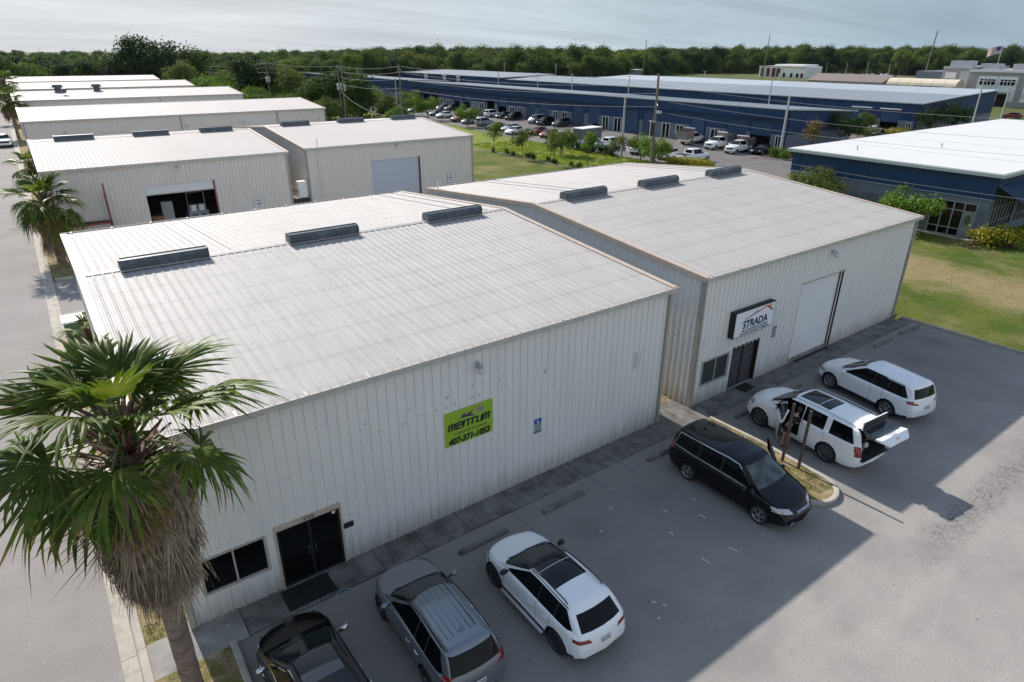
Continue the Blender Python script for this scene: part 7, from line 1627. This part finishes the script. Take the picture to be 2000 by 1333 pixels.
def palm(label, x, y, hub, r0, skirt_bottom, seed, scale=1.0, n_green=26, crown=None, sk_n=130, group=None, lean=(0, 0), sk_r=(.30, .72)):
    g = random.Random(seed); t = empty('fan_palm', (x, y, 0), 0, label, 'palm tree', group)
    mb = MB(); n = 18; hh = hub-.55*scale; ring = 30; vs = []; fs = []
    for i in range(ring+1):
        z = hh*i/ring; rr = r0*(1.12-.22*min(1, z/1.2)-.10*z/hh)*(1+.02*math.sin(i*2.1))
        cx_, cy_ = lean[0]*(z/hh)**1.3, lean[1]*(z/hh)**1.3
        for k in range(n): a = 2*math.pi*k/n; q = rr*(1+.035*noise.noise(Vector((math.cos(a)*2, math.sin(a)*2, z*2.2)))+ (.012 if i % 2 else 0)); vs.append((cx_+q*math.cos(a), cy_+q*math.sin(a), z))
    for i in range(ring):
        for k in range(n): fs.append((i*n+k, i*n+(k+1) % n, (i+1)*n+(k+1) % n, (i+1)*n+k))
    mb.add(vs, fs); mb.build('trunk', 'palmtrunk', t, smooth=70)
    H = Vector((lean[0], lean[1], hub))
    # living fronds
    for k in range(n_green):
        q = k/(n_green-1); el = R(82-q*100)+g.uniform(-.16, .16); az = k*2.39996+g.uniform(-.2, .2)
        o = link('frond', g.choice(greens[:4] if q < .5 else greens[2:]), t, tuple(H+Vector((0, 0, -.05-.35*q)))); orient(o, az, el, g.uniform(-.5, .5)); s = scale*g.uniform(.90, 1.10)*(.85+.25*min(1, q*2.2)); o.scale = (s, s, s)
    for k in range(6):
        az = g.uniform(0, 6.28); o = link('yellow_frond', g.choice(yells), t, tuple(H+Vector((0, 0, -.45)))); orient(o, az, R(g.uniform(-45, -18)), g.uniform(-.3, .3)); s = scale*g.uniform(.85, 1.0); o.scale = (s, s, s)
    for k in range(7):
        az = g.uniform(0, 6.28); o = link('dead_frond', g.choice(deadf), t, tuple(H+Vector((0, 0, -.55-.3*g.random())))); orient(o, az, R(g.uniform(-84, -62)), g.uniform(-.4, .4)); s = scale*g.uniform(.85, 1.05); o.scale = (s, s, s)
    # skirt of hanging dead leaves
    for k in range(sk_n):
        q = g.random()**.8; z = hub-.35*scale-q*(hub-.35*scale-skirt_bottom-1.15*scale); az = g.uniform(0, 6.283); rr = sk_r[0]+(sk_r[1]-sk_r[0])*(1-q)**.9*g.uniform(.5, 1.1)
        f = (z/hub); o = link('dead_frond', g.choice(skirts), t, (lean[0]*f+rr*math.cos(az), lean[1]*f+rr*math.sin(az), z)); o.rotation_euler = (g.uniform(-.10, .10), g.uniform(-.28, .02), az); s = scale*g.uniform(.8, 1.15); o.scale = (s, s, s)
    for k in range(130):
        az = g.uniform(0, 6.283); z = hub-g.uniform(-.05, 1.35)*scale; b_ = link('leaf_base', stubs[k % 3], t, (lean[0]+.5*r0*math.cos(az), lean[1]+.5*r0*math.sin(az), z)); orient(b_, az, R(g.uniform(25, 78)) if z > hub-.6 else R(g.uniform(-10, 50))); b_.scale = (scale*g.uniform(.7, 1.3),)*3
    # cut leaf bases under the skirt
    for k in range(16):
        az = g.uniform(0, 6.283); z = skirt_bottom+g.uniform(-.05, .28); b = MB(); b.ext([(-.05, 0), (.05, 0), (0, .04)], (0, 0, 0), (.14, 0, .10)); o = b.build('leaf_base', 'rust', t, (r0*.93*math.cos(az), r0*.93*math.sin(az), z), az)
    return t
palm('large fan palm in the left foreground with a thick skirt of dead leaves', -18.86, -2.95, 8.15, .245, 3.90, 11, 1.06, 23, sk_n=190, lean=(.0, .0), sk_r=(.28, .62))
palm('fan palm on the street verge between the first and second warehouses', -18.75, 41.6, 4.7, .28, .6, 12, 1.20, 24, sk_n=80)
palm('fan palm at the left edge beside the third warehouse row', -19.3, 132, 6.4, .26, 2.6, 13, 1.35, 22, sk_n=60, group='street palms')
palm('farthest fan palm at the left edge, beyond the others', -19.2, 166, 8.2, .26, 4.0, 14, 1.4, 22, sk_n=50, group='street palms')
palm('short bushy young fan palm by the corner of the second warehouse', -18.9, 80, 2.2, .22, .4, 15, 1.0, 18, sk_n=8, group='street palms')
yp = palm('small young fan palm behind the green utility box', -18.55, 22.2, 1.1, .12, .1, 16, .75, 12, sk_n=2)
ub = empty('utility_box', (-19.15, 25.0, .05), 0, 'green utility box with a white lid on the grass strip by the street', 'utility box'); MB().box(-.45, .45, -.6, .6, 0, .95).build('cabinet', 'green_box', ub); MB().box(-.5, .5, -.65, .65, .951, 1.05).build('lid', 'white', ub)

# ---------------------------------------------------------------- trees
def crown_mesh(name, seed, Rx=3.0, Rz=3.0, zc=4.5, lobes=9, leaves=2400, ls=.30, m='leafA', flat=.25, gap=.0):
    g = np.random.RandomState(seed); L_ = []
    for i in range(lobes):
        a = g.uniform(0, 6.28); q = g.uniform(.0, .72)**.7; L_.append((q*Rx*math.cos(a), q*Rx*math.sin(a), zc+Rz*g.uniform(-.55, .62)*(1-.4*q), g.uniform(.32, .58)*Rx, g.uniform(.28, .5)*Rz))
    L_ = np.array(L_); k = g.randint(0, lobes, leaves); d = g.normal(size=(leaves, 3)); d /= np.linalg.norm(d, axis=1)[:, None]; d[:, 2] = np.where(d[:, 2] < -.3, -d[:, 2]*.7, d[:, 2])
    rr = g.uniform(.72, 1.08, leaves)[:, None]; c = L_[k]; sub = np.round(g.uniform(0, 1, (leaves, 3))*0, 2)
    # clump the leaves round twig ends
    ntw = max(8, leaves//14); tw = g.randint(0, ntw, leaves); tdir = g.normal(size=(ntw, 3)); tdir /= np.linalg.norm(tdir, axis=1)[:, None]; tdir[:, 2] = np.where(tdir[:, 2] < -.35, -tdir[:, 2], tdir[:, 2]); tk = g.randint(0, lobes, ntw); tr_ = g.uniform(.70, 1.05, ntw)
    base = L_[tk][:, :3]+tdir*np.stack([L_[tk][:, 3], L_[tk][:, 3], L_[tk][:, 4]], 1)*tr_[:, None]
    P0 = base[tw]+g.normal(size=(leaves, 3))*ls*1.15
    nrm = tdir[tw]+g.normal(size=(leaves, 3))*.55; nrm[:, 2] += flat; nrm /= np.linalg.norm(nrm, axis=1)[:, None]
    t = np.cross(nrm, g.normal(size=(leaves, 3))); t /= np.linalg.norm(t, axis=1)[:, None]; b = np.cross(nrm, t); s = ls*g.uniform(.6, 1.25, leaves)[:, None]
    A = P0-t*s*.5; B = P0+b*s*.42; C_ = P0+t*s*.6; D = P0-b*s*.42; V = np.stack([A, B, C_, D], 1).reshape(-1, 3); F = np.arange(leaves*4).reshape(-1, 4)
    return mesh_np(name, V, F, m), L_
def trunk_mesh(name, L_, h0, r, seed):
    g = random.Random(seed); mb = MB(); top = Vector((0, 0, h0))
    mb.tube([(0, 0, -.2), (g.uniform(-.1, .1), 0, h0*.5), tuple(top)], [r*1.25, r, r*.8], 7)
    for l in L_[:min(9, len(L_))]:
        c = Vector(l[:3]); mid = top.lerp(c, .5)+Vector((g.uniform(-.2, .2), g.uniform(-.2, .2), .1*h0*.3)); mb.tube([tuple(top-Vector((0, 0, .1))), tuple(mid), tuple(c)], [r*.6, r*.38, r*.12], 5)
    return mb.mesh(name, 'bark')
def tree_kind(seed, Rx, Rz, zc, lobes, leaves, ls, m, r=.15, flat=.25):
    c, L_ = crown_mesh('crown', seed, Rx, Rz, zc, lobes, leaves, ls, m, flat); return c, trunk_mesh('trunk', L_, max(.6, zc-Rz*.75), r, seed)
def put_tree(kind, x, y, s, rz, label, group=None, sz=None, mo=None, cat='tree', name='tree'):
    t = empty(name, (x, y, 0), rz, label, cat, group); c = link('crown', kind[0], t); link('trunk', kind[1], t); t.scale = (s, s, s*(sz or 1))
    if mo: c.material_slots[0].link = 'OBJECT'; c.material_slots[0].material = M[mo]
    return t
KY = tree_kind(21, 1.35, 1.7, 3.0, 7, 1500, .20, 'leafB', .06)       # young slim street tree
KY2 = tree_kind(22, 1.6, 1.5, 2.9, 8, 1500, .20, 'leafD', .06)
KB = tree_kind(23, 2.2, 1.7, 2.2, 10, 2400, .22, 'leafB', .08)       # bushy
KD = tree_kind(24, 3.2, 2.2, 3.6, 11, 2600, .26, 'leafD', .12)
for x, y, s, k, lb in ((40.2, 70.2, 1.0, KY, 'slim young tree in the grass strip, farthest left of the row'), (40.2, 62.9, 1.0, KY2, 'young tree in the grass strip, second from the left'), (40.4, 55.8, 1.05, KY2, 'young tree in the grass strip, third from the left'),
                       (47.0, 62.0, 1.1, KB, 'fuller young tree nearer the lot between the third and fourth slim trees'), (43.6, 52.3, 1.0, KY, 'slim young tree in the grass strip, nearest the STRADA warehouse roof'),
                       (52.3, 50.6, 1.05, KB, 'low bushy tree at the lot edge right of the main utility pole'), (50.6, 46.6, 1.1, KB, 'large bushy light green tree before the white pickup'), (50.8, 53.8, .8, KY2, 'thin bushy tree left of the main utility pole'),
                       (56.4, 103, 1.2, KB, 'light green tree between the parked cars by the grass, left of the slim row'), (57.2, 121, 1.45, KB, 'light green tree in the lot between the parked cars'), (58.6, 134.5, 1.3, KB, 'light green tree beside the pale light pole'), (77.0-3.5, 160.5, 1.2, KB, 'yellow green tree before the blue wall at the left'),
                       (56.0, 148, 1.7, KB, 'bushy tree right of the big dark tree'), (52, 160, 1.5, KB, 'bushy tree behind the utility poles')):
    put_tree(k, x, y, s, x*1.7, lb, mo='leafB' if k is KB and x > 50 else None)
put_tree(KD, 40.6, 17.4, .78, .4, 'loose olive tree before the stone part of the glass fronted building', mo='leafD'); put_tree(KB, 41.6, 9.0, 1.05, 1.0, 'bright green round tree before the glass front', mo='leafB')
put_tree(KD, 89.0, 41.4, .95, 2.0, 'dark tree at the end wall of the long blue building', mo='leafC'); put_tree(KY, 76.5, 39.0, 1.15, 1.0, 'nearly bare brownish tree in the island by the light pole', mo='frondy'); put_tree(KY2, 110, 47.6, 1.0, 2.0, 'small tree before the dark grey SUV at the second blue building')
put_tree(KD, 117.6, 40.0, .9, .6, 'dark tree beside the end wall of the second blue building, left one', mo='leafC'); put_tree(KD, 124.5, 39.0, 1.0, 1.6, 'dark tree beside the end wall of the second blue building, right one', mo='leafC'); put_tree(KB, 101, 43.0, .8, 1.6, 'grey green bush by the road before the second blue building', mo='leafD')
put_tree(KY, 205, 52, 1.4, 0, 'small tree before the pinkish building')
# shrubs and hedges
sh = crown_mesh('foliage', 31, .55, .5, .42, 6, 420, .14, 'leafC')[0]
hg = crown_mesh('foliage', 32, .75, .55, .45, 8, 700, .15, 'leafY')[0]
def shrub(me, x, y, s, lb, group=None, mo=None, cat='shrub'):
    o = link('shrub', me, None, (x, y, 0), (0, 0, x*3.3+y)); o.scale = (s, s, s*random.uniform(.85, 1.1)); tag(o, lb, cat, group)
    if mo: o.material_slots[0].link = 'OBJECT'; o.material_slots[0].material = M[mo]
    return o
for k in range(16): shrub(sh, 40.3+(k % 3)*.5, 44.5+k*1.75+random.uniform(-.5, .5), random.uniform(.6, 1.0), 'small dark shrub in the line under the slim young trees', 'shrubs under the slim trees')
for k in range(9): shrub(sh, 52.4, 57+k*1.1, random.uniform(1.1, 1.6), 'dark green shrub in the bed along the lot kerb', 'shrubs along the lot kerb')
for k in range(7): shrub(hg, 52.6+.2*k, 45.5-k*.9, 1.2, 'yellow green hedge plant beside the white pickup', 'yellow hedge by the white pickup')
for k in range(6): shrub(sh, 70.8+(k % 3)*1.3, 41.6-(k//3)*1.6, 1.5, 'round green bush in the planted island by the light pole', 'bushes in the planted island', 'leafB')
for k in range(4): shrub(hg, 42.6+k*.62, 3.5-k*.52, 1.35, 'yellow flowering hedge plant at the corner of the glass fronted building', 'yellow hedge at the glass front')
for k in range(5): shrub(hg, 115.5, 43.0+k*.7, 1.3, 'yellow green hedge plant by the second blue building', 'yellow hedge by the second blue building')
sheet('mulch_bed', [(42.0, 4.2), (43.9, 4.0), (46.5, 1.2), (44.5, .6)], .03, 'rust', thick=.04); kerb_path([(43.2, 24), (43.4, 8.9), (43.3, 4.6), (45.2, 2.0), (50, -1)], .25, .10); kerb_path([(53.5, 44), (53.5, 72), (54.6, 96), (57.6, 122), (62, 215)], .18, .14)
kerb_path([(68.6, 43.6), (69.0, 41.6), (70.3, 39.4), (73, 38.0), (78, 37.6)], .2, .15); sheet('mulch_bed', [(68.7, 43.4), (69.1, 41.6), (70.4, 39.5), (73, 38.1), (78, 37.7), (78, 43.3)], .06, 'rust')
kerb_path([(40.2, 44), (40.2, 84)], .12, .10)
# individually placed big trees
KO = tree_kind(41, 6.2, 7.2, 7.2, 19, 6200, .55, 'leafC', .45); KO2 = tree_kind(42, 5.2, 7.2, 7.4, 19, 6200, .55, 'leafA', .40); KO3 = tree_kind(43, 6.6, 5.6, 5.8, 17, 5600, .58, 'leafB', .40); KO4 = tree_kind(44, 5.6, 6.6, 6.8, 18, 5600, .58, 'leafD', .40); KO5 = tree_kind(45, 4.6, 6.6, 6.8, 17, 5200, .5, 'leafA', .35)
KINDS = [KO, KO2, KO3, KO4, KO5]
big = ((26.5, 262, 1.68, KO, 'tallest dark tree at the left, behind the farthest warehouse row'), (37, 258, 1.25, KO2, 'dense green tree right of the tallest dark tree'), (16, 272, 1.30, KO, 'dark tree left of the tallest dark tree'),
       (42.5, 136, 1.0, KO, 'big dark green tree behind the utility poles'), (45.5, 131.5, .82, KO2, 'dark green tree forming the right side of the big clump behind the poles'), (38.5, 139, .8, KO5, 'dark green tree forming the left side of the big clump behind the poles'), (49, 141, .6, KO4, 'olive tree at the right foot of the big clump'), (36.5, 128, .45, KO4, 'low olive bush at the left foot of the big clump'), (34.5, 146, .55, KO3, 'light green bushy tree left of the big clump'), (31, 158, .5, KO3, 'yellow green bushy tree between the poles, nearer one'), (33, 172, .6, KO3, 'yellow green bushy tree between the poles, farther one'), (28, 118, .38, KO4, 'low bush beside the end of the third warehouse row'), (30, 136, .42, KO5, 'low dark bush right of the third warehouse row'), (27, 182, .65, KO3, 'bright green tree beyond the end of the fourth warehouse row'), (44.5, 178, .9, KO4, 'olive tree right of the tall narrow tree'), (45, 112, .42, KO3, 'low light green bush on the grass by the poles'), (48, 122, .5, KO4, 'olive bush on the grass right of the poles'), (39.4, 186, 1.12, KO, 'tall narrow dark tree behind the pole with transformers'), (46, 192, .95, KO, 'broad dark tree beside the tall narrow tree'),
       (30, 206, .75, KO3, 'yellow green tree left of the tall narrow tree'), (34, 214, .78, KO3, 'yellow green tree behind, in the gap before the narrow tree'), (50, 196, .72, KO4, 'low olive tree before the far blue building'), (41.2, 130, .5, KO3, 'low light green growth at the foot of the big dark tree'),
       (28, 228, .95, KO4, 'olive green tree beside the poles behind the pale roofs'), (3.5, 270, .98, KO, 'round dark crown at the left behind the pale roofs'), (52, 240, 1.0, KO3, 'pale green round tree behind the poles'))
for x, y, s, k, lb in big:
    tb = put_tree(k, x, y, s, x, lb); tb.location.z = -1.6*s
rg = random.Random(99); cnt = 0
def camray(az, d): return -19.05+d*math.sin(az), -15.5+d*math.cos(az)
# front edge of the wood: single trees one can tell apart
for k in range(150):
    azd = -10+k*86/150+rg.uniform(-.2, .2)
    d0 = float(np.interp(azd, [-10, 8, 12, 20, 28, 36, 44, 50, 56, 62, 68, 76], [272, 280, 290, 300, 335, 345, 380, 520, 560, 560, 560, 600])); d = d0*rg.uniform(.97, 1.05); x, y = camray(R(azd), d)
    kd = KINDS[(k*7+rg.randint(0, 2)) % 5]; s = float(np.interp(azd, [-10, 10, 20, 30, 45, 52, 76], [.68, .70, .80, 1.02, 1.0, 1.15, 1.2]))*rg.uniform(.62, 1.25)
    mo = rg.choice(['leafA', 'leafB', 'leafD', 'leafA', 'leafC']) if azd < 48 else rg.choice(['leafC', 'leafA', 'leafC', 'leafD'])
    put_tree(kd, x, y, s, rg.uniform(0, 6.28), '%s %s tree at the wood edge, %s' % ({'leafA': 'mid green', 'leafB': 'bright green', 'leafC': 'dark green', 'leafD': 'olive green'}[mo], ['broad domed', 'tall oval', 'low spreading', 'rounded', 'narrow'][KINDS.index(kd)], 'beyond the pale roofs' if azd < 20 else ('beyond the long blue buildings' if azd < 48 else 'beyond the far lawns')), 'trees in the front edge of the wood', mo=mo)
# the wood behind: one mass
pts = []
for k in range(420):
    azd = -12+k*90/420+rg.uniform(-.2, .2); d0 = float(np.interp(azd, [-10, 8, 12, 20, 28, 36, 44, 50, 56, 62, 68, 76], [272, 280, 290, 300, 335, 345, 380, 520, 560, 560, 560, 600])); x, y = camray(R(azd), d0*rg.uniform(.985, 1.10)); pts.append((x, y, -7.5, azd, d0))
for ring, (f, n) in enumerate(((1.07, 170), (1.13, 170), (1.2, 170), (1.3, 180), (1.42, 190), (1.6, 190), (1.85, 200), (2.2, 200), (2.7, 200), (3.4, 200), (4.4, 200))):
    for k in range(n):
        azd = -14+k*96/n+rg.uniform(-.35, .35); d0 = float(np.interp(azd, [-10, 8, 12, 20, 28, 36, 44, 50, 56, 62, 68, 76], [272, 280, 290, 300, 335, 345, 380, 520, 560, 560, 560, 600])); x, y = camray(R(azd), d0*f*rg.uniform(.96, 1.04)); pts.append((x, y, 0, azd, d0*f))
me = bpy.data.meshes.new('wood'); me.from_pydata([p[:3] for p in pts], [], [])
a = me.attributes.new('sc', 'FLOAT', 'POINT'); a.data.foreach_set('value', [rg.choice([rg.uniform(.62, .95), rg.uniform(.85, 1.22)])*float(np.interp(p[3], [-10, 10, 20, 30, 45, 52, 76], [.80, .80, .92, 1.1, 1.08, 1.2, 1.25]))*(1+.10*(p[4] > 700)) for p in pts])
a = me.attributes.new('rot', 'FLOAT', 'POINT'); a.data.foreach_set('value', [rg.uniform(0, 6.28) for p in pts]); a = me.attributes.new('idx', 'INT', 'POINT'); a.data.foreach_set('value', [rg.choice([0, 1, 1, 2, 3, 4, 4, 0]) for p in pts])
wood = link('wood', me); wood['kind'] = 'stuff'; wood['label'] = 'dense green wood stretching to the horizon'
gn = bpy.data.node_groups.new('wood', 'GeometryNodeTree'); gn.interface.new_socket('Geometry', in_out='INPUT', socket_type='NodeSocketGeometry'); gn.interface.new_socket('Geometry', in_out='OUTPUT', socket_type='NodeSocketGeometry')
gi = gn.nodes.new('NodeGroupInput'); go = gn.nodes.new('NodeGroupOutput'); gj = gn.nodes.new('GeometryNodeGeometryToInstance'); joins = []
src = []
for i, kd in enumerate(KINDS):
    ob = next(o for o in bpy.data.objects if o.type == 'MESH' and o.data is kd[0]); oi = gn.nodes.new('GeometryNodeObjectInfo'); oi.inputs['Object'].default_value = ob; oi.inputs['As Instance'].default_value = True; oi.transform_space = 'ORIGINAL'; src.append(oi)
jn = gn.nodes.new('GeometryNodeJoinGeometry')
at = lambda nm, ty: (lambda n: (n.inputs['Name'].__setattr__('default_value', nm), setattr(n, 'data_type', ty), n)[2])(gn.nodes.new('GeometryNodeInputNamedAttribute'))
aS = at('sc', 'FLOAT'); aR = at('rot', 'FLOAT'); aI = at('idx', 'INT'); cx3 = gn.nodes.new('ShaderNodeCombineXYZ'); gn.links.new(aR.outputs['Attribute'], cx3.inputs[2])
for i, oi in enumerate(src):
    iop = gn.nodes.new('GeometryNodeInstanceOnPoints'); cmp_ = gn.nodes.new('FunctionNodeCompare'); cmp_.data_type = 'INT'; cmp_.operation = 'EQUAL'; gn.links.new(aI.outputs['Attribute'], cmp_.inputs[2]); cmp_.inputs[3].default_value = i
    gn.links.new(gi.outputs[0], iop.inputs['Points']); gn.links.new(cmp_.outputs[0], iop.inputs['Selection']); gn.links.new(oi.outputs['Geometry'], iop.inputs['Instance']); gn.links.new(cx3.outputs[0], iop.inputs['Rotation']); gn.links.new(aS.outputs['Attribute'], iop.inputs['Scale']); gn.links.new(iop.outputs[0], jn.inputs[0])
gn.links.new(jn.outputs[0], go.inputs[0]); md = wood.modifiers.new('wood', 'NODES'); md.node_group = gn
# a few cabbage palms and a tower on the skyline
tw = empty('lattice_tower', (-90, 1250, 0), 0, 'tiny tower on the skyline at the left', 'tower'); MB().cyl((0, 0, 0), (0, 0, 22), 3, 8, r2=2).build('shaft', 'cpole', tw); MB().cyl((0, 0, 22), (0, 0, 26), 4, 8).build('tank', 'equip', tw)
# ---------------------------------------------------------------- air between here and the far trees
hz_ = MB().box(-1500, 2600, -700, 3200, -1.03, 46.0).mesh('haze', [])
hm_ = bpy.data.materials.new('haze air'); hm_.use_nodes = True; ht = hm_.node_tree; ht.nodes.clear()
pv = ht.nodes.new('ShaderNodeVolumePrincipled'); pv.inputs['Color'].default_value = (0.80, 0.88, 1.0, 1); pv.inputs['Density'].default_value = 0.00002; pv.inputs['Anisotropy'].default_value = 0.2
ho = ht.nodes.new('ShaderNodeOutputMaterial'); ht.links.new(pv.outputs[0], ho.inputs['Volume']); hz_.materials.append(hm_)
hzo = link('haze', hz_); hzo['kind'] = 'stuff'
